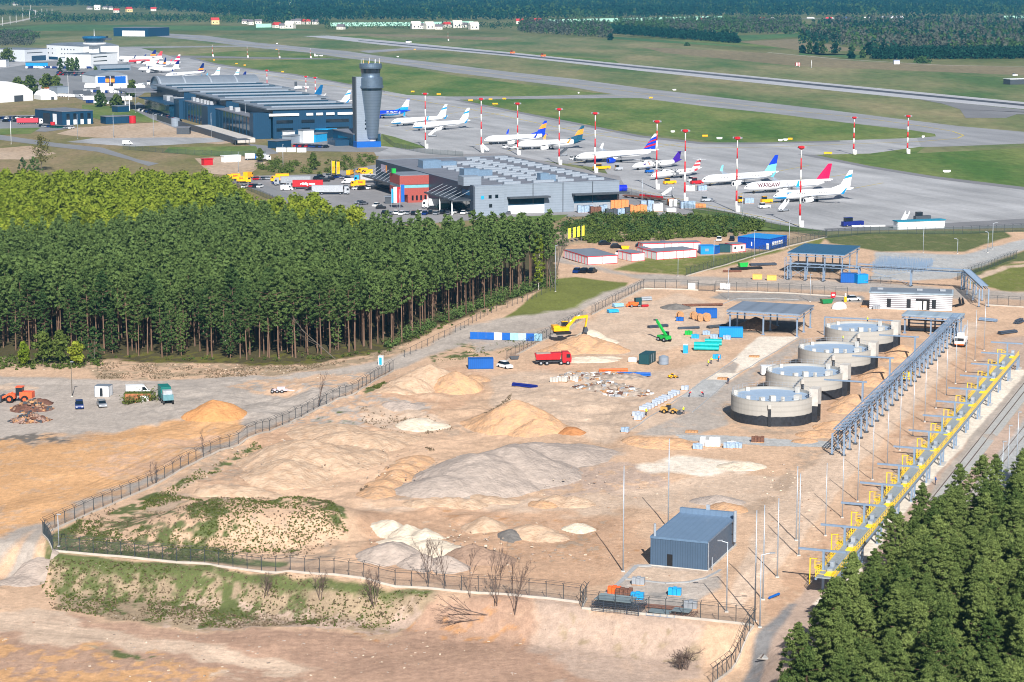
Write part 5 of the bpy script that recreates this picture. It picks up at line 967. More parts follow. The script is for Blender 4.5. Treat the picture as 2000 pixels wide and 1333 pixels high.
for x, y, h, lab in [(134, 195, 19, 'tall white pole beside the small white canvas shed'), (265, 220, 16, 'white lamp post at the verge before the arched hall'), (22, 282, 13, 'lamp post on the verge left of the big lone tree'), (152, 272, 14, 'lamp post on the sandy lot, first from the left'), (222, 270, 14, 'lamp post on the sandy lot, second from the left'), (300, 268, 14, 'lamp post on the sandy lot, third from the left'), (413, 268, 14, 'lamp post in front of the terminal ramp'), (480, 262, 18, 'tall lamp post beside the end wall of the terminal'), (553, 330, 12, 'grey lamp post behind the big yellow truck'), (466, 338, 10, 'lamp post on the rubble lot behind the yellow vans'), (1145, 405, 12, 'dark lamp post in front of the cargo building dock'), (1254, 396, 10, 'lamp post beside the apron fence near the pallets'), (1450, 423, 9, 'thin lamp post on the apron fence'), (780, 415, 9, 'lamp post by the coloured flags')]: pole(x, y, h, lab, WHT if x < 150 else None, .16)
A = G(735, 338.5, .1)
t = thing('cargo_terminal', 'big flat roofed cargo building with rows of skylights', 'warehouse', (-61.6, 976, .1), AXA); Hc = 12
slab(MB(), 0, 63, -131, 0, 0, Hc - .4).obj('wall', GCL, t); slab(MB(), .4, 62.6, -130.6, -.4, Hc - .4, Hc - .2).obj('roof', RFD, t)
b = MB(); [slab(b, *q, Hc - .4, Hc) for q in ((-.1, 63.1, -.6, .1), (-.1, .5, -130.4, -.6), (62.5, 63.1, -130.4, -.6))]; b.obj('parapet', RFL, t); slab(MB(), -.1, 63.1, -131.1, -130.4, Hc - .4, Hc).obj('front_parapet', GCL, t)
slab(MB(), -.25, -.02, -131, .05, 0, Hc - .05).obj('side_cladding', paint('slate_cladding', 50, 66, 84, .5), t)
for r_, (x0, ln) in enumerate(((14, 7), (27, 9), (38, 7), (52, 7))):
 for k in range(14):
  y = -128 + k * 8.6 + r_ * 1.1
  if r_ < 2 and k > 11: continue
  b = slab(MB(), x0 + (k % 2) * .6, x0 + ln, y, y + 2.2, Hc - .2, Hc + .75); b.obj('skylight', mat('skylight_dome', srgb(146, 156, 168), .4, var=.1), t)
for x, y, w_, d in ((10, -46, 16, 7), (12, -92, 13, 6), (33, -122, 7, 4)):
 MB().box((x, y, Hc - .2), (w_ * .52, d, 3.4)).box((x + w_ * .5, y, Hc - .2), (w_ * .45, d * .7, 2.6)).obj('ventilation_unit', mat('unit_steel', srgb(120, 146, 172), .4, .3), t)
for x in (12, 25, 38, 51): slab(MB(), x, x + .3, -131.14, -131, 0, Hc).obj('panel_joint', DGR, t)
slab(MB(), 14.5, 30, -131.12, -131, 3.6, 6.3).obj('dock_opening', DGL, t); slab(MB(), 43, 62, -131.12, -131, 3.4, 6.6).obj('dock_opening', DGL, t); slab(MB(), 14, 31.5, -134.5, -131, 6.4, 7.0).obj('dock_canopy', DGR, t); slab(MB(), 42, 66, -135, -131, 6.8, 7.4).obj('dock_canopy', DGR, t); slab(MB(), 14.5, 30, -131.2, -131.02, .1, 3.4).obj('dock_doors', WCL, t); slab(MB(), 43, 62, -131.2, -131.02, .1, 3.2).obj('dock_doors', GRY, t)
sb = slab(MB(), -.3, 12, -133, -131.02, 0, Hc - .2).obj('stair_block', GCL, t); slab(MB(), -3, 4.5, -127, -120, Hc - .4, Hc + 3.2).obj('lift_housing', GCL, t)
for x, z, m_ in ((2.2, 6.6, LBL), (5.4, 6.8, GLS), (8.2, 6.9, GLS), (5.6, 3.2, GLS)): slab(MB(), x, x + 1.3, -133.06, -133, z, z + 1.4).obj('window', m_, sb)
slab(MB(), -7, -.3, -66, -1, 4.6, 5.2).obj('side_canopy', DGR, t); slab(MB(), -8, -.3, -128, -92, 5.6, 6.2).obj('side_canopy', DGR, t); slab(MB(), -.4, -.26, -66, -4, .2, 4.3).obj('dock_doors', GLS, t); slab(MB(), -.4, -.26, -127, -92, .2, 5.4).obj('dock_doors', GLS, t)
for k in range(12): y = -4 - k * 5.4; MB().bar((-6.5, y, 5.2), (-.3, y, 9.0), .14).obj('canopy_tie', STL, t)
for k in range(7): y = -94 - k * 5.4; MB().bar((-7.5, y, 6.2), (-.3, y, 9.4), .14).obj('canopy_tie', STL, t)
slab(MB(), -.34, -.25, -15, -8, 7.4, 10.6).obj('sign_board', paint('lilac_sign', 186, 176, 196), t); slab(MB(), -.34, -.25, -16.6, -15, 7.4, 10.6).obj('sign_stripe', OLV, t); sg = slab(MB(), -.36, -.26, -126, -118, 7.6, 9.6).obj('sign_board', paint('blue_sign', 14, 100, 150), t)
for k in range(3): MB().cyl((-7.6, -96 - k * 15, 0), (-7.6, -96 - k * 15, 5.6), .25, n=8).obj('column', WHT, t)
BRK = mat('red_brick', srgb(158, 78, 70), .85, var=.14, scale=2)
t = thing('brick_office', 'red brick office wing with ribbon window on the cargo building', 'office building', G(781, 397, .1), AXA - .04)
slab(MB(), 0, 22.5, 0, 16, 7.6, 11.4).obj('upper_wall', BRK, t); slab(MB(), .3, 22.2, .3, 16, 6.2, 7.6).obj('ribbon_window', mat('ribbon_glass', srgb(120, 186, 196), .12, spec=.7), t); slab(MB(), 0, 22.5, 0, 16, 3.4, 6.2).obj('middle_wall', BRK, t)
b = MB(); b.prism([(3.5, 0), (21, 0), (21, 15), (3.5, 15)], 0, 3.4); b.obj('lower_wall', BRK, t); slab(MB(), .1, 22.4, .1, 16, 11.4, 11.7).obj('roof', RFL, t)
for k in range(7): slab(MB(), 5.2 + k * 1.85, 6.0 + k * 1.85, -.05, 0, .9, 3).obj('window', GLS, t)
slab(MB(), 19.5, 20.5, -.05, 0, 2.2, 3.3).obj('window', GLS, t); slab(MB(), -.4, 1.2, 10, 12, 11.7, 13.6).obj('roof_unit', GRN, t)
t, w_ = house('storage_shed', 'grey lean-to shed in front of the cargo building dock', 'shed', (1034, 415.5), (1119, 412.5), 9, 5, seamed('shed_sheet', srgb(120, 134, 150), .5, .5, 0, .86), paint('petrol_roof', 30, 90, 124, .5)); slab(MB(), -4.2, -.1, 0, 9, 0, 4.6).obj('side_bay', GCL, t)
house('freight_container', 'blue container beside the grey lean-to shed', 'container', (1002, 404), (1026, 402.5), 3, 4, BLU, BLU); house('freight_container', 'grey white container at the foot of the cargo stair block', 'container', (995, 411), (1004, 410.5), 4, 3, GCL, RFL)
MAP = paint('parcel_yellow', 252, 178, 10, .4)
boxtruck('big yellow parcel truck at the far end of the cargo yard', G(547, 356, .12), pi + .1, MAP, MAP, 8.5, 3.9, txt='DHL'); CP_['yellow'] = MAP
boxtruck('left yellow parcel truck at the car park corner', G(456, 353, .12), pi + .1, MAP, MAP, 6.5, 3.2, txt='DHL'); boxtruck('yellow parcel truck beside the left one, nearer the fence', G(476, 358, .12), .1, MAP, MAP, 6.5, 3.2, txt='DHL'); boxtruck('yellow parcel van seen from behind at the car park corner', G(485, 349, .12), 1.2, MAP, MAP, 5.5, 3.2)
car(684, 342, 'yellow', 1.3, 'yellow van facing the camera left of the cargo canopy', kind='van'); car(716, 341, 'yellow', 3.6, 'yellow van pair half under the cargo canopy', kind='van'); car(706, 338, 'yellow', 3.6, 'yellow van behind the pair under the cargo canopy', kind='van')
boxtruck('yellow parcel truck in the middle of the cargo yard', G(699, 366, .12), pi + .2, MAP, MAP, 6.6, 3.3, txt='DHL'); car(679, 359, 'white', pi + .1, 'white van behind the yellow truck in the cargo yard', kind='van')
boxtruck('white cab truck with yellow box by the brick office', G(760, 365, .12), pi + .2, MAP, WHT, 6.5, 3.2); semi('white and grey articulated truck with blue cab along the cargo dock', G(727, 357, .12), pi + .15, paint('pale_tarpaulin', 176, 178, 180), LBL)
semi('red articulated truck with white lettering by the leafy wood', G(596, 369.5, .12), pi + .08, RED, GRY, txt='röhlig suus', L=13.6); semi('grey trailer truck parked behind the red one', G(572, 362, .12), pi + .12, GRY, GRY); semi('silver trailer truck right of the red one, half behind tree crowns', G(645, 380, .12), .05, SIL, SIL)
semi('white articulated truck in front of the red brick office', G(865, 407, .12), pi + .04, WHT, WHT); car(864, 409, 'green', pi, 'teal van in front of the white articulated truck', kind='van')
CG = 'cars parked round the cargo building'
for i, (x, y, c) in enumerate([(845, 410, 'black'), (882, 410, 'black'), (893, 410, 'grey'), (904, 409.5, 'grey'), (915, 408, 'red'), (908, 410.5, 'black'), (502, 352, 'red'), (513, 351.5, 'grey'), (523, 351, 'silver'), (540, 360, 'blue'), (620, 351, 'black'), (627, 354, 'green'), (636, 355, 'black'), (645, 352, 'black'), (626, 348, 'black'), (652, 349, 'blue'), (664, 348, 'blue'), (672, 349, 'silver'), (680, 352, 'blue'), (641, 346, 'silver'), (678, 370, 'black'), (697, 371, 'white'), (707, 371, 'black'), (721, 370, 'white'), (733, 370, 'black'), (702, 398, 'silver'), (710, 400, 'grey'), (735, 404, 'white'), (744, 408, 'black'), (605, 372, 'black')]):
 car(x, y, c, .1 + (i % 4) * .35 + (pi if i % 2 else 0), f'{c} car parked on the paved yard round the cargo building', CG)
for i in range(22):
 x = 752 + i * 11.2 + (8 if i > 12 else 0); c = ['black', 'grey', 'white', 'white', 'silver', 'black', 'white', 'blue', 'black', 'silver'][i % 10]; car(x, 419 + (i % 2) * 1.6 - i * .12, c, 1.25 + (i % 3) * .1, f'{c} car in the parking row between the pine wood and the cargo building', 'cars in the row behind the pine wood')
for i, (x, c) in enumerate(((492, 'red'), (500, 'black'), (508, 'white'), (478, 'white'))): car(x, 366 + i * .4, c, 1.3, f'{c} car along the fence in front of the small yellow trucks', 'cars along the fence by the yellow trucks')
car(560, 372, 'white', .2, 'white van at the fence in front of the grey trailer', kind='van')
for x, y, h, cs, lab in [(648, 347, 8, MAP, 'left one of two tall yellow banners in the car park'), (657.5, 348.5, 8, MAP, 'right one of two tall yellow banners in the car park'), (764.5, 406, 8, LBL, 'pale blue flag left of the red and white one'), (775.5, 407, 9, RED, 'red and white flag between two blue ones'), (783, 407, 10, BLU, 'dark blue tall flag by the brick office')]:
 t = thing('banner_flag', lab, 'flag', G(x, y, .12), .2); MB().cyl((0, 0, 0), (0, 0, h), .09, n=6).obj('flagpole', GRY, t); MB().box((.75, 0, h * .25), (1.5, .08, h * .72)).obj('cloth', cs, t)
 if cs is RED: MB().box((-.75, 0, h * .25), (1.3, .08, h * .72)).obj('white_cloth', WHT, t)
 if cs is MAP: sign_text('DHL', 1.1, RED, t, 'lettering', loc=(1.15, -.06, h * .4), rot=(pi / 2, -pi / 2, 0))
house('bus_shelter', 'small dark shelter kiosk by the coloured flags', 'kiosk', (752, 399), (768, 399), 3, 2.8, DGR, RFL)
CR_ = random.Random(5)
FG = 'freight stacks on the corner yard by the apron fence'
def crate(x, y, w_, d, h, m_, label, rz=.2, grp=None, strips=True):
 t = thing('freight_stack', label, 'freight stack', T(x, y) if y > 456 else G(x, y, .12), rz, grp); n = max(1, int(w_ / 1.3))
 for i in range(n): MB().box(((i + .5) * w_ / n - w_ / 2, 0, .16), (w_ / n * .93, d, h * CR_.uniform(.86, 1))).obj('bundle', m_, t)
 MB().box((0, 0, 0), (w_, d, .15)).obj('pallet', WOOD, t); return t
TIM = mat('orange_timber', srgb(214, 138, 84), .8, var=.2, scale=3); FOIL = mat('grey_foil', srgb(150, 172, 196), .3, var=.25, scale=2)
for x, y, w_, h, m_, lab in [(1209, 410, 7.5, 4, TIM, 'tall stack of orange timber crates left of the wide one'), (1246, 418, 7, 3.6, TIM, 'wide stack of brown timber crates at the yard edge'), (1137, 416, 4, 3, FOIL, 'grey foil wrapped freight at the left end of the freight rows'), (1150, 415, 3, 3, FOIL, 'grey foil wrapped freight, second from the left'), (1163, 418, 4.5, 3, RUST, 'brown freight pallets among the foil wrapped ones'), (1178, 416, 3, 3.2, FOIL, 'blue grey foil wrapped freight before the orange crates'), (1193, 420, 4.5, 2.4, DGR, 'dark covered freight before the orange crates'), (1212, 420, 3, 2.6, FOIL, 'silver freight in front of the orange crates'), (1226, 418, 2.5, 2.8, DGR, 'dark green freight between the two timber stacks'), (1264, 416, 3.5, 3, FOIL, 'silver foil freight right of the wide timber stack'), (1284, 413, 4, 3.2, WHT, 'white hooded freight right of the timber stacks'), (1270, 404, 2.6, 2.6, FOIL, 'small foil freight in the second row'), (1256, 405, 2.4, 2.6, FOIL, 'pale foil freight behind the wide timber stack'), (1310, 401, 3, 2.6, TIM, 'brown box pile by the two white containers'), (1338, 408, 4, 3, FOIL, 'grey foil freight under the mast with the white cabinet'), (1350, 408, 3, 3, FOIL, 'foil freight right of the mast with the white cabinet'), (1366, 406, 5, 1.6, TIM, 'low timber heap at the apron fence'), (1310, 414, 4, 1.5, WHT, 'low white freight at the scrub edge')]: crate(x, y, w_, 2.4, h, m_, lab)
for x, lab in ((1311, 'left'), (1319, 'right')): house('freight_container', lab + ' one of two white air freight containers', 'container', (x - 3.5, 404), (x + 3.5, 404), 2, 2.4, WHT, WHT, over=.02)
tag(MB().cyl((-2.2, 0, 1.8), (2.2, 0, 1.8), 1.5, n=14).box((0, 0, 0), (3.5, 1.5, .5), mi=1).obj('blue_tank', [paint('strong_blue', 14, 40, 210), DGR], loc=G(1214, 376, .12), rz=.3), 'bright blue cylinder tank at the corner of the cargo building', 'tank')
for x, y, lab in ((1163, 395, 'left'), (1178, 395, 'right')):
 t = thing('forklift', lab + ' one of two yellow forklifts at the cargo dock', 'forklift', G(x, y, .12), .4); MB().box((0, 0, .4), (2.2, 1.2, 1.0)).box((-.8, 0, 1.4), (.6, 1.1, .5)).obj('body', YEL, t); b = MB(); [b.box((x_, y_, 1.4), (.1, .1, 1.2)) for x_ in (-.9, .6) for y_ in (-.5, .5)]; b.box((-.15, 0, 2.6), (1.8, 1.2, .1)).obj('cage', YEL, t); MB().box((1.3, -.4, .1), (.15, .15, 3)).box((1.3, .4, .1), (.15, .15, 3)).box((1.9, .3, .1), (1.2, .12, .08)).box((1.9, -.3, .1), (1.2, .12, .08)).obj('mast', DGR, t); wheels_mb((-.7, .7), 1.3, .35).obj('wheels', [BLK, GRY], t)
t = thing('transfer_track', 'red steel transfer conveyor beside the apron fence', 'conveyor', G(1258, 390, .12), radians(-48)); MB().box((0, 0, .7), (24, 2.2, .5)).obj('deck', RUST, t); MB().box((3, 1.2, 1.2), (14, .15, .8)).obj('red_rail', RED, t); b = MB(); [b.box((x, 0, 0), (.3, 1.6, .7)) for x in range(-11, 12, 4)]; b.obj('legs', DGR, t)
def stairs(x, y, rz, label, m_=None, top=3.2):
 t = thing('passenger_stairs', label, 'boarding stairs', G(x, y, .14), rz); b = MB()
 for i in range(10): b.box((-2.2 + i * .45, 0, .5 + i * top / 10 - .2), (.5, 1.5, .12))
 b.obj('steps', m_ or WHT, t)
 for s in (-.8, .8): MB().bar((-2.4, s, 1.0), (2.3, s, top + 1.2), .08, .9).obj('side_panel', m_ or WHT, t)
 MB().box((0, 0, .35), (5.2, 1.8, .4)).bar((1.8, .6, .5), (1.8, .6, top), .15).bar((1.8, -.6, .5), (1.8, -.6, top), .15).obj('frame', GRY, t); wheels_mb((-2, 2), 1.9, .35).obj('wheels', [BLK, GRY], t)
for x, y, rz, lab, m_ in [(1540, 394, .6, 'grey boarding stairs at the nose of the nearest jet', GRY), (1150, 316, .6, 'grey boarding stairs at the nose of the large jet with blue engines', GRY), (1028, 291, .6, 'grey boarding stairs at the nose of the teal tailed jet', GRY), (964, 281, .6, 'grey boarding stairs at the nose of the blue tailed jet', GRY), (845, 292 - 25, .5, 'white stairs beside the mast right of the control tower', WHT), (946, 297, 2.6, 'white stairs behind the cargo roof by a mast', WHT), (1768, 437, 1.0, 'tall white stairs behind the long white box building', WHT), (1304, 385, 0, 'low pale stairs by the yellow truck on the apron', WHT), (1531, 413, .8, 'white belt loader between the nearest jet and the apron fence', WHT), (1100, 305, .3, 'dark stairs at the foot of the mast behind the cargo roof', DGR)]: stairs(x, y, rz, lab, m_)
def tug(x, y, c, label, L=3.4, Hh=1.5, rz=.3, p=None):
 t = thing('ground_vehicle', label, 'ground vehicle', p or G(x, y, .14), rz); MB().box((0, 0, .35), (L, 1.8, Hh * .6)).obj('body', c, t); MB().box((-L * .22, 0, .35 + Hh * .6), (L * .35, 1.6, Hh * .55)).obj('cab', [GLS], t); MB().box((-L * .22, 0, .35 + Hh * 1.15), (L * .38, 1.7, .1)).obj('roof', c, t); wheels_mb((-L * .32, L * .32), 1.9, .38).obj('wheels', [BLK, GRY], t)
for x, y, c, L, h, lab in [(1308, 360, YEL, 6, 2, 'yellow loader truck on the apron before the kiss mark plane'), (1352, 356, WHT, 4, 2, 'white tug left of the royal blue tailed jet'), (1268, 338, BLU, 4, 1.8, 'blue tug at the nose of the kiss mark propeller plane'), (1208, 333, SIL, 4, 2, 'grey tug on the open apron beside the purple propeller plane'), (1130, 314, DGR, 5, 1.8, 'dark tug under the nose of the large blue engined jet'), (1118, 313, WHT, 3, 1.5, 'small white tug beside the dark one at the large jet'), (986, 290, WHT, 3, 1.6, 'white tug left of the teal tailed jet nose'), (1001, 291, WHT, 5, 1.4, 'low white cart at the teal tailed jet nose'), (1497, 397, YEL, 5, 2.2, 'yellow and purple lift truck before the nearest jet'), (1493, 407, WHT, 5, 1.6, 'white and yellow tug below the yellow lift truck'), (1380, 395 - 1, SIL, 5, 1.6, 'grey dolly row by the apron fence'), (1450, 396, YEL, 4, 2, 'yellow loader behind the foil containers'), (1665, 442, NAV, 9, 2.6, 'dark blue aircraft tug parked at the apron edge'), (1801, 431, DGR, 7, 2.6, 'grey white vehicle behind the long white box building'), (1361, 379 - 19, RED, 6, 2.2, 'white and red fuel truck left of the royal blue tailed jet'), (1175, 331, YEL, 9, 2, 'yellow cargo loaders at the roof edge by a mast'), (293, 165, NAV, 6, 2.4, 'dark blue bus group at the arched hall, left'), (308, 163, NAV, 6, 2.4, 'dark blue bus group at the arched hall, right'), (212, 79, DGR, 9, 5, 'dark grey helicopter stand by the lone hangar'), (798, 84, WHT, 8, 3, 'white and red service car on the far runway'), (1001, 105, ORG, 6, 3, 'orange service car on the runway, left one'), (1061, 111, ORG, 6, 3, 'orange and white service car on the runway, right one'), (1982, 152 - 3, WHT, 5, 2, 'white car beside the far hut at the right edge')]: tug(x, y, c, lab, L, h, .4 if y > 200 else AXA)
for x, y, lab in ((1347, 373, 'pale'), (1371, 373, 'amber striped'), (1462, 398, 'foil covered')): crate(x, y, 4, 2.4, 2.4, FOIL if lab != 'pale' else WHT, lab + ' air freight container on the apron by the fence')
t, w_ = house('equipment_shed', 'long low white box building with blue roof edge at the apron corner', 'shed', (1753, 449.5), (1845, 446), 3.5, 2.9, WCL, paint('teal_roof_edge', 30, 130, 160)); tag(MB().box((0, 0, .05), (13, .9, .5)).obj('tow_bar', WHT, loc=G(1696, 443, .14), rz=.1), 'long white tow bar lying right of the dark blue tug', 'tow bar')
t = thing('light_airplane', 'tiny white plane parked on the dark cross taxiway', 'airplane', G(622, 112, .12), .3); MB().cyl((-5, 0, 1.6), (5, 0, 1.6), 1.0, .8, 10).obj('fuselage', WHT, t); MB().box((0, 0, 2.2), (2.2, 14, .2)).obj('wing', WHT, t); MB().prism([(-5, -.1), (-3.6, -.1), (-3.6, .1), (-5, .1)], 2, 4).obj('tail_fin', WHT, t)
t = thing('light_airplane', 'small dark tailed propeller plane behind the terminal roof', 'airplane', G(590, 176, .12), .6); MB().cyl((-7, 0, 2), (6, 0, 2), 1.2, .9, 10).obj('fuselage', WHT, t); MB().box((0, 0, 3), (2.4, 18, .25)).obj('wing', WHT, t); MB().prism([(-7, -.15), (-4.6, -.15), (-4.6, .15), (-7, .15)], 2.6, 7).obj('tail_fin', DGR, t)
SG = 'yellow guidance boards on the airfield grass'
first = None
for x, y, w_ in [(810, 98, 4), (540, 98, 4), (1271, 193, 5), (806, 181, 5), (857, 186, 6), (919, 198, 6), (967, 205, 7), (1377, 268, 6), (1543, 274, 5), (1617, 302, 8), (552, 142, 4), (418, 119, 4), (462, 126, 4), (478, 129, 4), (958, 196, 5), (985, 195, 5)]:
 o = MB().box((0, 0, .3), (w_ * .55, .4, 1.0)).box((-w_ * .2, 0, 0), (.15, .15, .3)).box((w_ * .2, 0, 0), (.15, .15, .3)).obj('guidance_sign', YEL, loc=G(x, y, .1), rz=.1); tag(o, 'yellow guidance board standing on the airfield grass', 'sign', SG)
for x, y, w_ in [(1317, 177, 7), (1314, 259, 6), (1405, 272, 8), (1524, 276, 6), (1534, 275, 6), (1849, 337, 9), (777, 112, 6), (1803, 269, 4), (1130, 183, 3), (541, 86, 6)]:
 o = MB().box((0, 0, .3), (w_ * .42, .5, .8)).box((0, 0, 0), (w_ * .3, .3, .3)).obj('guidance_sign', WHT, loc=G(x, y, .1), rz=.1); tag(o, 'white board standing on the airfield grass', 'sign', 'white boards on the airfield grass')
def stripebox(x, y, w_, h, lab):
 m = MB()
 for i in range(7): m.box(((i - 3) * w_ / 7, 0, 1.2), (w_ / 7, 2, h), mi=i % 2)
 for s in (-1, 1): m.box((s * w_ * .4, 0, 0), (.3, .3, 1.2), mi=1)
 tag(m.obj('landing_aid_hut', [RED, WHT], loc=G(x, y, .1)), lab, 'hut')
stripebox(1558, 131, 4.6, 3.2, 'red and white striped landing aid hut beyond the runway'); pole(1585, 133, 8, 'thin white landing aid mast right of the striped hut', WHT, .3, name='landing_aid_mast'); house('far_hut', 'tiny blue roofed white hut at the far airfield fence', 'hut', (1746, 126), (1757, 126), 6, 4, WHT, BLU)
t, w_ = house('field_hut', 'dark open hut with white roof beyond the runway at the right edge', 'hut', (1973, 166), (2014, 165), 10, 4.5, DGR, WHT)

def lot(x0, y0, x1, y1, n, seed, label, grp, az=1.3):
 r = random.Random(seed)
 for i in range(n):
  c = r.choice(['black', 'blue', 'blue', 'black', 'silver', 'white', 'grey', 'red'] if seed % 2 else ['blue', 'black', 'green', 'silver', 'white']); f = (i + .5) / n; car(x0 + (x1 - x0) * f, y0 + (y1 - y0) * f + r.uniform(-.3, .3), c, az + r.uniform(-.1, .1), f'{c} ' + label, grp)
for a in [(112, 143, 168, 145, 20, 1, 'car in the upper row of the old terminal car park', 'cars in the old terminal car park'), (112, 147, 170, 149, 20, 3, 'car in the lower row of the old terminal car park', 'cars in the old terminal car park'), (-4, 233, 70, 231, 22, 2, 'car in the long row at the far left car park', 'cars in the far left car park'), (2, 238, 66, 238, 12, 5, 'car in front of the long row at the far left', 'cars in the far left car park'), (78, 248, 142, 252, 12, 4, 'car before the four door hall', 'cars before the four door hall'), (272, 216, 352, 238, 22, 7, 'car on the road along the terminal front', 'cars along the terminal front'), (575, 287, 640, 289, 12, 9, 'car in the staff car park below the tower', 'cars in the staff car park')]: lot(*a)
semi('red trailer truck with white cab at the far left car park', G(58, 243, .12), .1, paint('faded_red', 190, 60, 76), WHT); house('freight_container', 'white container on the rubble lot behind the parcel vans', 'container', (438, 318), (470, 316), 3, 3, WHT, WHT); house('freight_container', 'red container at the left of the rubble lot', 'container', (399, 324), (416, 323), 3, 3, RED, RED); boxtruck('white and blue truck on the rubble lot', G(492, 313, .12), .2, WHT, BLU); boxtruck('pale truck at the right end of the rubble lot', G(515, 314, .12), .2, SIL, WHT); car(249, 283, 'white', .2, 'white van on the road right of the big lone tree', kind='van')

def vans(x0, y0, x1, y1, n, label, grp, seed):
 r = random.Random(seed)
 for i in range(n): car(x0 + (x1 - x0) * (i + r.uniform(.3, .7)) / n, y0 + (y1 - y0) * i / n + r.uniform(-.5, .5), r.choice(['white', 'white', 'silver', 'blue', 'white']), r.choice([.2, 1.4, .3]), label, grp, 'van')
vans(52, 134, 176, 134.5, 24, 'van on the forecourt of the old terminal', 'vans on the old terminal forecourt', 1); vans(165, 181, 262, 183, 14, 'van in the lot between the blue doored hangar and the arched hall', 'vans in the lot before the arched hall', 2); vans(112, 189, 160, 191, 9, 'van parked right of the white canvas shed', 'vans right of the white canvas shed', 3); vans(170, 202, 262, 206, 12, 'van beside the verge at the round tree', 'vans beside the verge', 4); vans(262, 170, 330, 160, 8, 'van on the apron edge beside the arched hall', 'vans on the apron edge', 5)
def soilmat(name, c, var=.2, speck=True, c2=None):
 m = mat(name, c, .95, var=var, scale=.7, bump=.3, bscale=1.6, c2=c2, spec=.15); return m
SM = dict(rust=soilmat('rusty_heap', (.15, .075, .055), .4), orange=soilmat('orange_sand', (.55, .275, .115), .14), peach=soilmat('peach_sand', (.53, .36, .24), .14, c2=(.50, .375, .27)), grey=soilmat('grey_gravel', (.40, .335, .29), .14), white=soilmat('white_sand', (.64, .55, .435), .12), brown=soilmat('brown_earth', (.33, .225, .165), .2), tan=soilmat('tan_sand', (.50, .34, .225), .16, c2=(.56, .33, .18)), dark=soilmat('dark_gravel', (.17, .16, .15), .15), deep=soilmat('rust_earth', (.44, .20, .085), .2), rubble=soilmat('rubble_fill', (.36, .30, .25), .35))
def heap(label, m_, lobes, name='sand_heap', rough=.34, step=.45, pw=1.35):
 L = []
 for x, y, rx, ry, h in lobes: p = T(x, y); L.append((p[0], p[1], rx, ry, h))
 x0 = min(l[0] - l[2] for l in L) - .5; x1 = max(l[0] + l[2] for l in L) + .5; y0 = min(l[1] - l[3] for l in L) - .5; y1 = max(l[1] + l[3] for l in L) + .5
 X, Y = np.meshgrid(np.arange(x0, x1, step), np.arange(y0, y1, step)); Z = np.zeros(X.shape); sd = int(abs(L[0][0] * 7 + L[0][1])) % 997
 wx = fbm(X / 3.2, Y / 3.2, 3, sd) * 1.5; wy = fbm(X / 3.2, Y / 3.2, 3, sd + 5) * 1.5
 for cx, cy, rx, ry, h in L:
  d = np.hypot((X + wx - cx) / rx, (Y + wy - cy) / ry); f = np.clip(1 - d, 0, 1); z = h * (1 - (1 - f) ** pw) * (.25 + .75 * np.clip(f * 2.2, 0, 1)); z = h * np.where(f > .12, f * 1.02 - .1 * f * f, f); Z = np.maximum(Z, z * (1 - .12 * f))
 Z = np.where(Z > 0, Z + rough * fbm(X / 1.6, Y / 1.6, 4, sd + 9) * np.clip(Z / .6, 0, 1) * 1.6, -.3)
 ny, nx = X.shape; cx, cy = (x0 + x1) / 2, (y0 + y1) / 2; gz = terr(X, Y); g0 = float(terr(cx, cy))
 V = np.stack([X - cx, Y - cy, gz + Z - g0], -1).reshape(-1, 3); i = np.arange(nx * ny).reshape(ny, nx); Q = np.stack([i[:-1, :-1], i[:-1, 1:], i[1:, 1:], i[1:, :-1]], -1).reshape(-1, 4)
 keep = (Z.ravel()[Q] > -.25).any(1); Q = Q[keep]; u, inv = np.unique(Q, return_inverse=True); V = V[u]; Q = inv.reshape(-1, 4)
 o = bpy.data.objects.new(name, npmesh(name, V, Q, [m_], smooth=True)); COL.objects.link(o); o.location = (cx, cy, g0); return tag(o, label, 'heap')
heap('orange sand cone standing alone on the grey yard', SM['orange'], [(420, 814, 7, 7, 4.8)], rough=.12)
heap('big peach sand mound beside the long fence, left of the blue container', SM['peach'], [(840, 750, 10, 9, 5.8), (800, 760, 7, 6, 4), (770, 765, 5, 4, 1.6)])
heap('tan cone shaped heap leaning on the right of the big peach mound', SM['tan'], [(888, 758, 7, 7, 5), (925, 745, 4, 5, 2.0)])
heap('tall orange mound with weedy flank in the middle of the site', SM['tan'], [(1005, 832, 10, 9, 7), (1050, 840, 7, 5, 3), (955, 830, 6, 7, 2.6)])
heap('small deep orange heap at the right foot of the weedy mound', SM['deep'], [(1117, 843, 2.8, 2.4, 1.2)])
heap('huge grey gravel stockpile in the middle of the site', SM['grey'], [(940, 938, 13, 15, 6.4), (1000, 918, 14, 15, 5.8), (1070, 895, 13, 11, 3.4), (860, 955, 9, 8, 3.2), (1120, 885, 9, 7, 1.6)], 'gravel_heap', .2)
heap('orange peach sand heap in front of the yellow excavator', SM['tan'], [(1140, 682, 9, 8, 5.0), (1180, 686, 7, 6, 3.4), (1098, 688, 6, 6, 2.8)])
heap('white sand heap behind the excavator arm', SM['white'], [(1152, 662, 5, 5, 3.4), (1172, 668, 5, 4, 1.8)])
heap('low white sand spread behind the red dump truck', SM['white'], [(1150, 705, 8, 4, 1.2), (1180, 700, 5, 2, .7)])
heap('tan sand heap at the lower end of the paved strip', SM['tan'], [(1290, 868, 7, 5, 2.0), (1320, 872, 6, 4, 1.2), (1250, 862, 4, 4, 1.2)])
heap('pale cream sand heaps in a cluster behind the foreground fence', SM['white'], [(762, 1036, 3.6, 4, 2.6), (792, 1046, 3.6, 4, 2.4), (832, 1052, 3.6, 4, 2.4), (790, 1058, 5, 3, 1.2), (865, 1080, 4.5, 4, 1.6), (845, 1070, 4, 4, 1.2)])
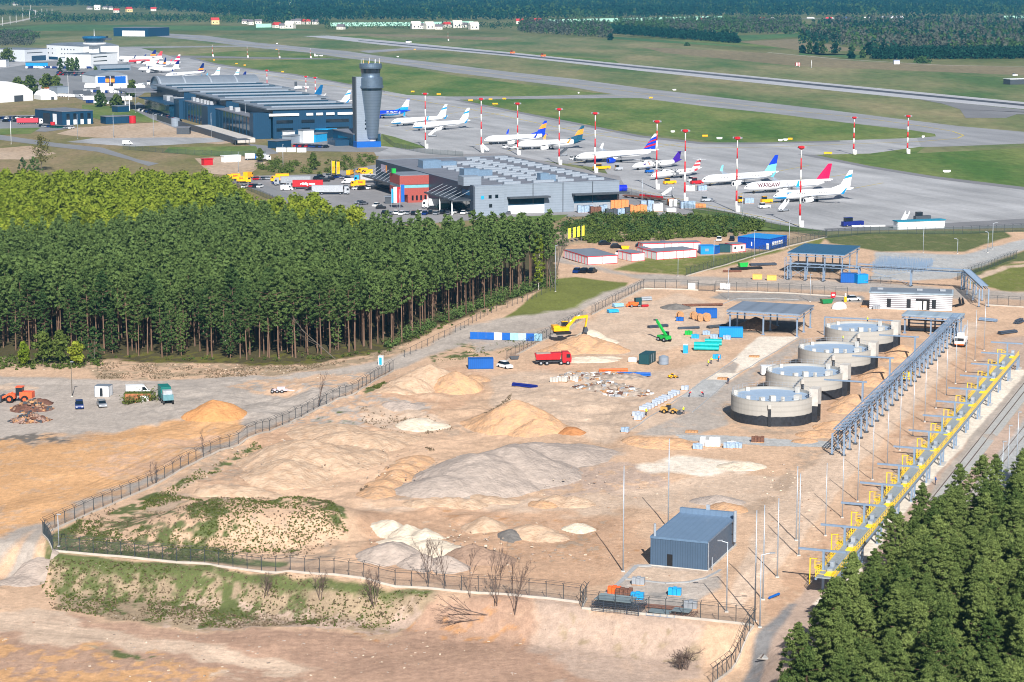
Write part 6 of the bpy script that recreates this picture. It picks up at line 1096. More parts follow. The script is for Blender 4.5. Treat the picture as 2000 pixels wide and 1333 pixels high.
heap('grey weedy earth heap left of the grey heaps behind the saplings', SM['grey'], [(762, 1088, 5.5, 5, 3.2)]); heap('grey gravel heap behind the leftmost saplings', SM['grey'], [(815, 1102, 3.6, 4, 2.2)]); heap('grey gravel heap right behind the second sapling', SM['grey'], [(875, 1106, 4, 4, 2.2)])
heap('brown earth heap with an orange streak behind the saplings', SM['brown'], [(925, 1090, 5, 5, 3.0), (960, 1095, 4, 4, 2)])
heap('pale orange heap pair beside the haul road, centre of the site', SM['peach'], [(1085, 982, 3.5, 3.5, 1.8), (1115, 984, 4.5, 4, 1.6)]); heap('deep orange heap at the left of the pale pair', SM['tan'], [(1060, 986, 3, 3, 1.0)])
heap('peach heap left of the small dark gravel heap', SM['peach'], [(950, 1024, 4, 3.5, 1.6), (930, 1028, 3, 3, .9)]); heap('small dark gravel heap among peach heaps', SM['dark'], [(998, 1046, 2.6, 3, 1.2)])
heap('peach heap right of the small dark gravel heap', SM['peach'], [(1040, 1044, 5, 4, 2.0), (1075, 1050, 4, 3, 1.2)]); heap('cream heap at the far right of the peach heaps', SM['white'], [(1132, 1034, 3, 3, 1.4)]); heap('row of orange peach heaps beside the lower haul road', SM['peach'], [(830, 985, 4, 3, 1.3), (880, 983, 4, 3, 1.4), (920, 985, 3, 3, 1.1), (965, 980, 5, 3, 1.2)])
heap('flat white sand heap near the lower end of the pipe trestle', SM['white'], [(1448, 912, 5, 4, 1.4)]); heap('grey earth heap right of the flat white sand heap', SM['grey'], [(1400, 980, 5, 4, 1.6)]); heap('low tan heap behind the blue grey shed', SM['tan'], [(1420, 995, 4, 4, 1.4)])
heap('dark brown heap in the shade under the open canopy', SM['brown'], [(1476, 640, 6, 5, 3.6)], 'gravel_heap'); heap('dark grey gravel heap beyond the site containers', SM['dark'], [(1318, 602, 4.5, 4, 1.8)], 'gravel_heap')
for x, y, rx, h, lab in [(1672, 790, 6, 3.2, 'orange earth bank between the nearest two tanks and the trestle'), (1722, 738, 6, 3.4, 'orange earth bank beside the second tank'), (1762, 692, 5, 3.2, 'orange earth bank beside the third tank'), (1630, 835, 5, 1.8, 'low orange earth bank at the foot of the nearest tank'), (1590, 850, 4, 1.2, 'small orange earth bank in front of the nearest tank')]: heap(lab, SM['tan'], [(x, y, rx, rx * .9, h), (x - 18, y + 12, rx * .7, rx * .7, h * .7)])
heap('wide peach sand field of humps along the long fence', SM['peach'], [(610, 895, 15, 14, 4.4), (690, 876, 11, 9, 4.4), (560, 928, 9, 10, 3.2), (640, 850, 9, 9, 2.2), (740, 860, 9, 8, 2.2)], rough=.35)
heap('cream sand patch heap on the humps', SM['white'], [(815, 832, 5, 4, 1.5), (850, 835, 4, 3, 1.0)]); heap('peach tipped heap row near the grassy bank', SM['peach'], [(430, 960, 5, 4, 1.8), (475, 962, 5, 4, 1.5), (510, 968, 4, 3, 1)])
heap('grey pink earth slope heap at the left end of the foreground bank', SM['grey'], [(72, 1124, 4, 3.5, 1.5), (45, 1136, 4, 3, .8)]); heap('grey gravel hump on the yard track beside the sandy humps', SM['grey'], [(790, 795, 5, 4, 1.6)], 'gravel_heap')
heap('brown scrap heap of rusty metal at the left edge', SM['rust'], [(60, 800, 5, 3.6, 2.2), (78, 790, 3, 3, 1.8)], 'scrap_heap', .9); heap('brown scrap heap nearest to the camera at the left edge', mat('rusty_scrap', (.13, .06, .045), .9, var=.5, scale=3, c2=(.3, .2, .16)), [(58, 822, 4.5, 3.2, 2.0)], 'scrap_heap', .9)
heap('rubble heap of broken concrete in the middle of the site yard', SM['rubble'], [(1180, 758, 8, 5, 1.9), (1130, 740, 6, 4, 2.2), (1225, 768, 6, 4, 1.2), (1210, 738, 7, 4, 1.2)], 'rubble_heap', .8)
heap('weedy earth ridge left of the grey stockpile', SM['tan'], [(735, 965, 4, 5, 1.6), (752, 950, 4, 5, 1.7), (772, 932, 4, 5, 1.8), (792, 918, 4, 5, 1.7), (812, 905, 4, 5, 1.6)])
rng = np.random.default_rng(77)
def chunks(name, label, spots, n, s0, s1, mats, flat=.5):
 m = MB()
 for k in range(n):
  x, y, rx, ry, zt = spots[k % len(spots)]; a, r = rng.uniform(0, 6.28), rng.random() ** .6; p = T(x, y); X, Y = p[0] + cos(a) * r * rx, p[1] + sin(a) * r * ry
  z = float(terr(X, Y)) + max(0, zt * (1 - r)); l = rng.uniform(s0, s1); b = MB().box((0, 0, -.15 * l), (l, l * rng.uniform(.15, .7), l * flat * rng.uniform(.3, 1)), 0, int(rng.integers(len(mats)))); m.add(b, (X, Y, z), rng.uniform(0, 6.28))
 o = m.obj(name, mats); return tag(o, label, 'rubble', None, 'stuff')
chunks('rubble', 'broken concrete, planks and debris strewn over the rubble heap', [(1180, 758, 8, 5, 1.8), (1130, 740, 6, 4, 1.8), (1225, 768, 6, 4, 1), (1210, 735, 9, 3, 1)], 520, .3, 1.5, [CON, WOOD, GRY, SM['rubble'], RUST, WHT])
chunks('scrap', 'loose rusty scrap strewn over the heaps at the left edge', [(60, 800, 5, 3.6, 2.2), (58, 822, 4.5, 3.2, 2.0)], 320, .25, 1.1, [RUST, SM['brown'], DGR, WOOD])
chunks('stones', 'loose stones and clods scattered over the bare ground', [(300, 1250, 40, 20, 0), (700, 1280, 30, 14, 0), (600, 900, 25, 22, 2), (950, 930, 26, 18, 3), (1100, 1080, 24, 20, 0), (900, 1060, 22, 14, .5), (1300, 960, 25, 18, 0), (350, 720, 40, 6, 0), (650, 730, 30, 6, 0), (1560, 1000, 6, 40, 0)], 1500, .12, .5, [SM['grey'], SM['white'], SM['brown'], SM['rubble']])
WIRE = mesh_wire('fence_wire', (.10, .12, .14), .2); FPO = paint('fence_post_paint', 58, 66, 72, .5); WIREG = mesh_wire('green_fence_wire', (.05, .09, .08), .36); PLI = mat('concrete_plinth', (.49, .45, .40), .85, var=.12, scale=.6)
def fence(label, pts, h=2.5, step=3.4, plinth=True, wire=None, arms=True, top=0.45):
 t = thing('site_fence', label, 'fence', T(*pts[0])); o0 = t.location.copy(); W = [Vector(T(*p)) - o0 for p in pts]; P = []
 for a, b in zip(W[:-1], W[1:]):
  n = max(1, round((b - a).length / step)); P += [a.lerp(b, i / n) for i in range(n)]
 P.append(W[-1]); P = [Vector((p.x, p.y, float(terr(p.x + o0.x, p.y + o0.y)) - o0.z)) for p in P]
 panel = MB(); pl = MB(); pm = MB().cyl((0, 0, 0), (0, 0, h), .06, n=6)
 if arms: pm.bar((0, 0, h), (.42, 0, h + top), .06).bar((0, 0, h), (-.42, 0, h + top), .06)
 me = pm.mesh('post', FPO); extra = []
 for i, p in enumerate(P):
  d = (P[min(i + 1, len(P) - 1)] - P[max(i - 1, 0)]); a = atan2(d.y, d.x) + pi / 2
  if i < 98:
   o = bpy.data.objects.new('post', me); COL.objects.link(o); o.parent = t; o.location = p; o.rotation_euler = (0, 0, a)
  else: extra.append((p, a))
  if i:
   q = P[i - 1]; z0 = .35 if plinth else .05; panel.face([(q.x, q.y, q.z + z0), (p.x, p.y, p.z + z0), (p.x, p.y, p.z + h), (q.x, q.y, q.z + h)])
   if plinth: pl.bar(q + Vector((0, 0, .17)), p + Vector((0, 0, .17)), .22, .36)
   panel.bar(q + Vector((0, 0, h - .06)), p + Vector((0, 0, h - .06)), .05, .05, 1)
   if arms: [panel.bar(q + Vector((cos(a) * s * .4, sin(a) * s * .4, h + top)), p + Vector((cos(a) * s * .4, sin(a) * s * .4, h + top)), .035, .035, 1) for s in (-1, 1)]
 panel.obj('wire_mesh', [wire or WIRE, FPO], t)
 if plinth: pl.obj('plinth', PLI, t)
 if extra:
  m = MB(); [m.add(pm, p, a) for p, a in extra]; e = m.obj('posts', FPO, t); e['kind'] = 'stuff'
 return t
fence('long wire fence with forked posts between the orange yard and the sand humps', [(88, 1044), (183, 1001), (338, 929), (412, 890), (500, 851), (625, 797), (700, 766), (768, 726)])
fence('short dark green fence leg at the left corner of the site', [(103, 1077), (84, 1046)], step=1.1, wire=mesh_wire('dense_wire', (.03, .08, .11), .82))
fence('foreground wire fence with pale plinth running along the bank top', [(103, 1078), (400, 1103), (740, 1140), (1000, 1164), (1134, 1179)], step=2.6)
fence('foreground fence section in front of the stacked steel frames', [(1137, 1190), (1300, 1205), (1472, 1224)], step=2.7); fence('short gate fence at the jog of the foreground fence', [(1137, 1190), (1146, 1172)], step=1.6)
fence('mesh fence running down the road at the lower right', [(1472, 1226), (1392, 1338)], step=1.7)
fence('wire fence behind the excavator running to the gravel track', [(990, 706), (1060, 667), (1137, 627)]); fence('wire fence beside the grass wedge and gravel track', [(1156, 616), (1257, 564)]); fence('wire fence along the rear of the yard left of the sliding gate', [(1257, 565), (1364, 568)], h=2.6); fence('wire fence along the rear of the yard right of the sliding gate', [(1398, 569), (1520, 573), (1655, 581)], h=2.6); fence('rear fence at the right edge behind the pipe bridge', [(1925, 597), (2060, 606)], h=2.6)
fence('wire fence between the container camp and the steel yard', [(1340, 540), (1430, 514), (1540, 482), (1615, 464)], wire=WIREG); fence('fence along the road in front of the rear canopy', [(1545, 541), (1640, 548), (1740, 556)], h=2.2, plinth=False, arms=False); fence('apron fence at the upper right behind the grass', [(1612, 466), (1700, 457), (1880, 458), (2010, 452)], h=2.6, wire=WIREG, plinth=False); fence('rear grass fence at the far right', [(1870, 548), (1985, 505)], h=2.4, wire=WIREG, plinth=False)
t = fence('fence of old timber posts along the edge of the pine wood', [(790, 698), (835, 676), (900, 645), (960, 612), (1030, 588), (1084, 566)], h=1.9, step=4, plinth=False, arms=False, wire=mesh_wire('thin_wire', (.2, .18, .16), .06))
def airfence(label, pts, h=2.6, step=6):
 t = thing('perimeter_fence', label, 'fence', G(*pts[0], .12)); o0 = t.location.copy(); W = [Vector(G(*p, .12)) - o0 for p in pts]; m = MB(); po = MB()
 for a, b in zip(W[:-1], W[1:]):
  m.face([a, b, b + Vector((0, 0, h)), a + Vector((0, 0, h))]); n = max(1, round((b - a).length / step))
  for i in range(n):
   q = a.lerp(b, i / n); po.bar(q, q + Vector((0, 0, h + .3)), .1)
 m.obj('wire_mesh', WIREG, t); e = po.obj('posts', FPO, t); e['kind'] = 'stuff'; return t
airfence('apron fence running from the cargo building to the nearest mast', [(1206, 374), (1290, 398), (1340, 410), (1430, 428), (1490, 443), (1560, 458), (1615, 464)]); airfence('fence below the control tower along the apron', [(748, 272), (770, 288), (830, 300), (905, 306)]); airfence('fence along the road behind the parcel vans', [(240, 292), (330, 300), (430, 305), (520, 304)]); airfence('fence between the leafy wood and the parcel truck park', [(440, 358), (480, 370), (520, 388), (545, 400)])
t = thing('sliding_gate', 'dark sliding gate with vertical bars at the rear yard entrance', 'gate', T(1364, 568), AXS); w_ = 4.9; b = MB(); [b.box((i * .25, 0, .15), (.05, .05, 2.0)) for i in range(21)]; b.box((2.5, 0, .1), (5.1, .08, .1)).box((2.5, 0, 2.1), (5.1, .08, .1)); b.obj('bars', FPO, t); [MB().box((x, 0, 0), (.18, .18, 2.5)).obj('gate_post', FPO, t) for x in (-.15, 5.2)]
for x, w_, lab in ((1351, 2.2, 'white panel left of the sliding gate'), (1416, 3.1, 'white notice board right of the sliding gate')): t = thing('site_board', lab, 'board', T(x, 567), AXS + .25); MB().box((0, 0, .2), (w_, .08, 1.9)).obj('panel', WHT, t); MB().box((-w_ * .4, .1, 0), (.1, .1, 2.1)).box((w_ * .4, .1, 0), (.1, .1, 2.1)).obj('frame', GRY, t)
t = thing('hoarding', 'blue and white sheet hoarding left of the excavator fence', 'hoarding', T(918, 663), atan2(T(1062, 668)[1] - T(918, 663)[1], T(1062, 668)[0] - T(918, 663)[0])); L_ = 19.2
for i in range(9): MB().box((L_ * (i + .5) / 9, 0, .05), (L_ / 9 - .05, .08, 1.9)).obj('panel', [BLU, BLU, BLU, WHT, BLU, paint('pale_blue_sheet', 150, 200, 225), paint('pale_grey_sheet', 170, 190, 200), BLU, paint('pale_blue_sheet', 1, 1, 1)][i], t)
TCON = seamed('tank_concrete', (.39, .38, .355), .85, 1.1, 2, .88); BIT = mat('bitumen_coat', (.022, .026, .034), .55, var=.35, scale=1.5); ROOFT = mat('tank_deck', srgb(150, 172, 196), .6, var=.06, scale=.4)
def tank(cx, cy, label, first):
 c = G(cx, cy, 5.4); t = thing('concrete_tank', label, 'storage tank', (c[0], c[1], float(terr(c[0], c[1])) - .15), AXS, 'round concrete storage tanks of the fuel depot')
 R = 8.95; b = MB(); n = 56; zz = [2.2 + .04 * sin(k * 2.4) + (.3 if k % 14 == 0 else 0) for k in range(n)]
 ring = lambda z, r=R: [(r * cos(2 * pi * k / n), r * sin(2 * pi * k / n), z[k] if hasattr(z, '__len__') else z) for k in range(n)]
 b.grid([ring(0), ring(zz)], 1, True); b.grid([ring(zz), ring(5.5), ring(5.5, R - .55), ring(4.95, R - .55)], 0, True); b.obj('wall', [TCON, BIT], t)
 MB().face(ring(4.95, R - .5)).obj('deck', ROOFT, t)
 w = MB(); w.box((R + .25, 1.0, 3.6), (1.9, 3.4, 3.7)); w.obj('valve_chamber', CON, t); MB().box((R + .2, 1.0, 0), (1.86, 3.3, 3.6)).obj('chamber_base', BIT, t); MB().box((R + 1.35, -.2, 1.4), (.5, .5, 2.6)).obj('side_pipe', BLK, t)
 for k, (a, r, s, h) in enumerate(((2.95, 7.9, 1.1, 1.6), (3.7, 6.6, 1.0, 1.2), (2.2, 7.9, 1.0, 1.2), (4.6, 5.2, 1.5, 1.7), (4.25, 6.6, 1.3, 1.4), (4.9, 7.2, .8, 1.9), (.6, 7.2, 1.0, 1.9), (5.6, 6.4, 2.0, 1.6))):
  MB().box((r * cos(a - AXS), r * sin(a - AXS), 4.95), (s * .8, s * .66, h * .68), .2 * k).obj('roof_hatch', mat('hatch_concrete', (.54, .53, .50), .7), t)
 ra = MB()
 for k in range(40):
  a = 2 * pi * k / 40; p = Vector((8.7 * cos(a), 8.7 * sin(a), 5.5)); q = Vector((8.7 * cos(a + .157), 8.7 * sin(a + .157), 5.5)); ra.bar(p, p + Vector((0, 0, 1.0)), .04); ra.bar(p + Vector((0, 0, 1.0)), q + Vector((0, 0, 1.0)), .035); ra.bar(p + Vector((0, 0, .5)), q + Vector((0, 0, .5)), .03)
 ra.obj('guard_rail', STL, t)
 a = -1.75 - AXS; MB().box(((R + .2) * cos(a), (R + .2) * sin(a), 0), (.55, .5, 4.4), a + pi / 2).obj('drain_duct', BIT, t); MB().box(((R + .25) * cos(a), (R + .25) * sin(a), 4.0), (.7, .6, 1.0), a + pi / 2).obj('drain_head', CON, t)
 if not first:
  s = MB(); A_ = -2.2 - AXS
  for k in range(12): s.bar(((R + .6) * cos(A_) + .35 * k, (R + .6) * sin(A_) - .1, .3 + k * .45), ((R + 1.6) * cos(A_) + .35 * k, (R + 1.6) * sin(A_) - .1, .3 + k * .45), .3, .06)
  s.bar(((R + .6) * cos(A_), (R + .6) * sin(A_), .3), ((R + .6) * cos(A_) + 4.2, (R + .6) * sin(A_), 5.6), .1, .25); s.obj('access_stair', STL, t)
 return t
for i, (x, y) in enumerate(((1508.8, 769), (1572, 723), (1631, 678.5), (1679, 638))): tank(x, y, ['concrete tank with black lower wall nearest to the camera', 'second concrete tank from the camera', 'third concrete tank from the camera', 'farthest concrete tank next to the small open canopy'][i], i == 0)
SB = mat('blue_grey_steel', srgb(134, 156, 182), .45, .25, var=.1, scale=2); SBD = paint('dark_steel', 60, 70, 84, .5)
def trestle(label, pa, pb, h, wd, bay=6.0, rung=1.0, legs=True, name='pipe_trestle', zpa=None):
 a, b = Vector(T(*pa)), Vector(T(*pb)); d = b - a; L = hypot(d.x, d.y); t = thing(name, label, 'pipe bridge', a, atan2(d.y, d.x)); w = wd / 2
 ch = MB()
 for s in (-w, w): ch.bar((0, s, h), (L, s, h), .15, .18).bar((0, s, h - .9), (L, s, h - .9), .13, .16)
 ch.obj('chord', SB, t); r = MB(); n = int(L / rung)
 for i in range(n + 1): r.bar((i * L / n, -w, h), (i * L / n, w, h), .3, .12)
 for i in range(n):
  if i % 2: r.bar((i * L / n, -w, h - .9), ((i + 1) * L / n, -w, h), .07).bar((i * L / n, w, h), ((i + 1) * L / n, w, h - .9), .07)
 r.obj('rung', SB, t)
 pi_ = MB(); [pi_.cyl((0, y, h - .8), (L, y, h - .8), .14, n=6) for y in (-w * .4, w * .35)]; pi_.obj('pipe', SBD, t)
 if legs:
  n = max(1, round(L / bay))
  for i in range(n + 1):
   x = min(L - .2, max(.2, i * L / n)); lg = MB(); [lg.box((x, s, 0), (.3, .34, h - .9)) for s in (-w - .25, w + .25)]
   if i % 2 == 0: lg.bar((x, -w - .2, .4), (x, w + .2, h - 1.2), .09).bar((x, w + .2, .4), (x, -w - .2, h - 1.2), .09)
   if i % 4 == 0 and i < n: x2 = x + L / n; lg.bar((x, -w - .25, .4), (x2, -w - .25, h - 1.2), .1).bar((x, w + .25, h - 1.2), (x2, w + .25, .4), .1)
   lg.obj('leg', SB, t); f = MB(); [f.box((x, s, -.1), (.8, .8, .3)) for s in (-w - .25, w + .25)]; f.obj('footing', DGR, t)
 return t
trestle('long ladder like pipe trestle running past the tanks', (1636, 890), (1868, 652), 5.3, 1.9, rung=1.5)
trestle('steel pipe bridge along the rear road to the right corner', (1676, 553), (1884, 566), 6.0, 1.2, 14, 1.6); trestle('steel pipe bridge sloping down at the right corner behind the white striped building', (1886, 566), (1921, 600), 6.2, 2.2, 12, 1.0); trestle('low steel pipe rack under the rear canopy', (1538, 546), (1680, 553), 5.2, 1.4, 6, 1.8)
t = thing('scaffold_tower', 'grey lattice tower at the left end of the low pipe rack', 'scaffold', T(1539, 546), AXS); b = MB(); [b.box((x, y, 0), (.16, .16, 7)) for x in (-.9, .9) for y in (-.9, .9)]; [b.bar((-.9, y, z), (.9, y, z + 1.2), .09) for y in (-.9, .9) for z in (.3, 1.9, 3.5, 5.1)]; [b.bar((x, -.9, z), (x, .9, z), .1) for x in (-.9, .9) for z in (1.5, 3, 4.5, 6, 7)]; b.obj('frame', SB, t)
for (x0, y0, x1, y1, bx, by, lab) in [(1605, 743, 1691, 747, 1684, 795, 'pipe arm reaching from the trestle to the nearest tank'), (1660, 695, 1746, 700, 1737, 752, 'pipe arm reaching to the second tank'), (1713, 655, 1792, 659, 1786, 706, 'pipe arm reaching to the third tank')]:
 p = T(bx, by); h = (by - y1) / SC(by) * 1.02; t = thing('pipe_gantry', lab, 'pipe arm', p, AXS + .03); wl = (bx - x0) / SC(by) * .98; MB().box((0, 0, 0), (.4, .4, h)).obj('post', SB, t); MB().bar((-wl, 0, h + .15), (.9, 0, h + .15), .3, .32).obj('beam', SB, t); MB().bar((-wl, 0, h + .02), (-.2, 0, h - .05), .14, .1).obj('cable_tray', SBD, t)
 q = MB(); q.cyl((0, .5, .12), (1.8, 3.2, .12), .12, n=6).cyl((1.8, 3.2, .12), (2.2, 5, .12), .12, n=6); q.obj('loose_pipe', BLK, t)
p = T(1610, 655); t = thing('pipe_gantry', 'long pipe arm behind the farthest tank ending in a left leg', 'pipe arm', p, AXS + .02); MB().box((0, 0, 0), (.35, .35, 4.8)).obj('post', SB, t); MB().bar((0, 0, 4.9), (19.5, 0, 4.9), .28, .3).obj('beam', SB, t)
def canopy(label, FL, z, w, d, roofm, cols=(4, 2), deep=.9, extra=()):
 p = G(*FL, z); t = thing('open_canopy', label, 'canopy', (p[0], p[1], float(terr(p[0], p[1]))), AXS); slab(MB(), 0, w, 0, d, z - .02, z + .22).obj('roof', roofm, t)
 e = MB(); [e.bar((0, y, z - .1), (w, y, z - .1), .25, .3).bar((0, y, z - deep), (w, y, z - deep), .18, .2) for y in (.1, d - .1)]; [e.bar((x, 0, z - .1), (x, d, z - .1), .25, .3).bar((x, 0, z - deep), (x, d, z - deep), .16, .2) for x in (.1, w - .1)]
 n = int(w / 1.3); [e.bar((i * w / n, y, z - deep if i % 2 else z - .15), ((i + 1) * w / n, y, z - .15 if i % 2 else z - deep), .09) for i in range(n) for y in (.1, d - .1)]; e.obj('edge_truss', SB, t)
 for i in range(cols[0]):
  for j in range(cols[1]): MB().box((.8 + (w - 1.6) * i / (cols[0] - 1), .8 + (d - 1.6) * j / (cols[1] - 1), 0), (.38, .38, z - deep)).box((.8 + (w - 1.6) * i / (cols[0] - 1), .8 + (d - 1.6) * j / (cols[1] - 1), -.1), (.8, .8, .4), mi=0).obj('column', SB, t)
 return t
GR1 = seamed('grey_roof_sheet', srgb(120, 132, 148), .5, 5.0, 0, .82); BR1 = seamed('deep_blue_roof_sheet', srgb(28, 86, 122), .4, 1.6, 0, .9); PR1 = seamed('pale_roof_sheet', srgb(152, 170, 184), .5, 4.4, 0, .8)
canopy('open canopy with grey sheet roof over a dark heap', (1419, 606), 6.2, 20, 17, GR1, (3, 3)); canopy('open canopy with deep blue roof at the rear of the site', (1538, 494), 7.0, 18.5, 24, BR1, (4, 3)); canopy('small open canopy with pale roof next to the white striped building', (1761, 617), 5.0, 15.5, 8, PR1, (3, 2), .8)
t = thing('storage_rack', 'dark steel rack of pipes under the small canopy', 'rack', T(1768, 648), AXS); [MB().box((7, 1.5 + .6 * k, .3 + k * .8), (13, 1.2, .16)).obj('shelf', [SBD, WOOD, SB, RUST][k], t) for k in range(4)]; b = MB(); [b.box((x, 2, 0), (.2, 2.4, 3.6)) for x in (.6, 5, 9.5, 13.4)]; b.obj('upright', SBD, t)
STR = WCL
p, rz, w_ = pbox((1698, 603), (1859, 608)); pT = T(1698, 603); t = thing('striped_building', 'white building with grey horizontal stripes and dark windows', 'building', pT, rz); h = 4.5; slab(MB(), 0, w_, 0, 9, 0, h).obj('wall', STR, t); slab(MB(), -.25, w_ + .25, -.25, 9.25, h, h + .35).obj('roof', PR1, t); slab(MB(), .2, w_ - .2, .2, 8.8, h + .35, h + .5).obj('roof_deck', RFL, t)
cs = MB(); [slab(cs, -.03, w_ + .03, -.03, 9.03, z, z + .26) for z in np.arange(.45, 4.4, .56)]; cs.obj('cladding_stripe', paint('stripe_grey', 120, 116, 124, .6), t)
for a, b_ in ((.21, .26), (.45, .50), (.755, .805)): slab(MB(), w_ * a, w_ * b_, -.07, 0, .5, 3.1).obj('window', GLS, t)
slab(MB(), w_ * .56, w_ * .73, -.07, 0, .1, 3.2).obj('entrance', BLK, t); [slab(MB(), w_ * a, w_ * (a + .035), -.14, -.07, .1, 2.6).obj('door_leaf', WHT, t) for a in (.56, .60, .655)]; [MB().box((w_ * a, 5, h + .5), (1.6, 1.4, .5)).obj('roof_hatch', GRY, t) for a in (.12, .6, .88)]
p, rz, w_ = pbox((1270, 1105), (1381, 1116)); t = thing('metal_shed', 'blue grey ribbed metal shed on the concrete apron in the foreground', 'shed', T(1270, 1105), AXS); w_ = 9.6; d_ = 17.5; h = 4.9
RIB = seamed('slate_ribbed_sheet', srgb(74, 96, 120), .45, .42, 0, .74, .1); RIBY = seamed('slate_ribbed_side', srgb(74, 96, 120), .45, .42, 1, .74, .1)
b = MB(); b.face([(0, 0, .2), (w_, 0, .2), (w_, 0, h), (0, 0, h)]).face([(w_, d_, .2), (0, d_, .2), (0, d_, h), (w_, d_, h)]); b.face([(w_, 0, .2), (w_, d_, .2), (w_, d_, h), (w_, 0, h)], 1).face([(0, d_, .2), (0, 0, .2), (0, 0, h), (0, d_, h)], 1); b.obj('wall', [RIB, RIBY], t)
RSH = seamed('shed_roof_sheet', srgb(112, 136, 162), .4, 1.05, 0, .93, .15); slab(MB(), .0, w_, .0, d_ - .6, h - .25, h - .05).obj('roof', RSH, t); e = MB(); slab(e, -.08, w_ + .08, -.08, .02, h - .3, h + .06); slab(e, -.08, .02, .02, d_, h - .3, h + .06); slab(e, w_ - .02, w_ + .08, .02, d_, h - .3, h + .06); e.obj('flashing', mat('shed_flashing', srgb(96, 122, 150), .4), t); slab(MB(), -.1, w_ + .1, d_ - .6, d_ + .1, h - .3, h + .8).obj('parapet', RSH, t)
slab(MB(), -.15, w_ + .15, -.15, d_ + .15, -.4, .2).obj('plinth', CON, t); slab(MB(), 2.85, 3.75, -.06, 0, .3, 2.2).obj('doorway', BLK, t); MB().cyl((.5, .7, h - .2), (.5, .7, h + 2.0), .22, n=10).obj('vent_pipe', STL, t); MB().cyl((w_ + .5, d_ - 2.5, 1.2), (w_ + .5, d_ - 2.5, h + 1.6), .28, n=12).obj('flue', STL, t); MB().box((w_ + .3, d_ - 2.5, 2.4), (.6, .2, .12)).box((w_ + .3, d_ - 2.5, 4.2), (.6, .2, .12)).obj('flue_bracket', BLK, t); MB().cyl((w_ + .12, .15, .2), (w_ + .12, .15, h - .2), .07, n=6).obj('downpipe', GRY, t); MB().cyl((w_ + .6, .8, 0), (w_ + .6, .8, 2.2), .08, n=6).obj('bollard_pipe', STL, t); MB().box((4.8, d_ - .2, h + .75), (.6, .4, .9)).obj('roof_bracket', STL, t)
KERB = mat('kerb_concrete', (.36, .37, .38), .85, var=.12)
def kerb(name, pts, w=.3, h=.18, m_=None):
 b = MB(); P = [Vector(T(*p)) for p in pts]; Q = []; [Q.extend([a.lerp(c, i / max(1, int((c - a).length / 1.5))) for i in range(max(1, int((c - a).length / 1.5)))]) for a, c in zip(P[:-1], P[1:])]; Q.append(P[-1]); Q = [Vector((q.x, q.y, float(terr(q.x, q.y)) + h / 2 - .03)) for q in Q]; [b.bar(a, c, w, h) for a, c in zip(Q[:-1], Q[1:])]; return struct(b.obj(name, m_ or KERB))
kerb('kerb', [(1178, 1166), (1219, 1131), (1244, 1106), (1272, 1106)], .7, .2); kerb('kerb', [(1219, 1131), (1262, 1136), (1300, 1140), (1345, 1138), (1378, 1130), (1398, 1120), (1407, 1114)], .45, .18); kerb('kerb', [(1222, 846), (1330, 775), (1440, 700)], .22, .14); kerb('kerb', [(1352, 806), (1424, 742), (1510, 690), (1560, 660)], .22, .14); kerb('kerb', [(1400, 598), (1440, 584), (1560, 586)], .3, .15); kerb('kerb', [(1640, 884), (1720, 806), (1800, 725), (1870, 655)], .3, .2, PLI)
gA, gB = Vector(G(1609, 1075, 6.3)), Vector(G(1968, 670, 6.3)); gd = gB - gA; GL = hypot(gd.x, gd.y); ga = atan2(gd.y, gd.x)
YR = paint('gantry_yellow', 250, 204, 40, .5)
t = thing('loading_gantry', 'long yellow railed loading gantry beside the railway', 'gantry', (gA.x, gA.y, float(terr(gA.x, gA.y))), ga); x0, x1 = -4.5, GL + 2   # local x along, -y towards the tracks
slab(MB(), x0, x1, -2.6, .2, 3.1, 3.25).obj('deck', mat('deck_grating', srgb(150, 160, 166), .6, .2, var=.2, scale=3), t); e = MB(); [e.bar((x0, y, 2.95), (x1, y, 2.95), .3, .35) for y in (-2.7, .2)]; e.obj('edge_beam', SB, t)
n = int((x1 - x0) / 1.5)
for nm, y in (('outer_railing', -2.65), ('inner_railing', .25)):
 e = MB(); [e.bar((x0, y, z), (x1, y, z), .07) for z in (3.8, 4.35)]; e.bar((x0, y, 3.36), (x1, y, 3.36), .05, .22); [e.bar((x0 + i * 1.5, y, 3.2), (x0 + i * 1.5, y, 4.35), .07) for i in range(n + 1)]; e.obj(nm, YR, t)
e = MB(); [e.bar((x0, y, z), (x0, y - 2.9, z), .07) for y in (.25,) for z in (3.8, 4.35)]; e.obj('end_railing', YR, t)
ns = 13
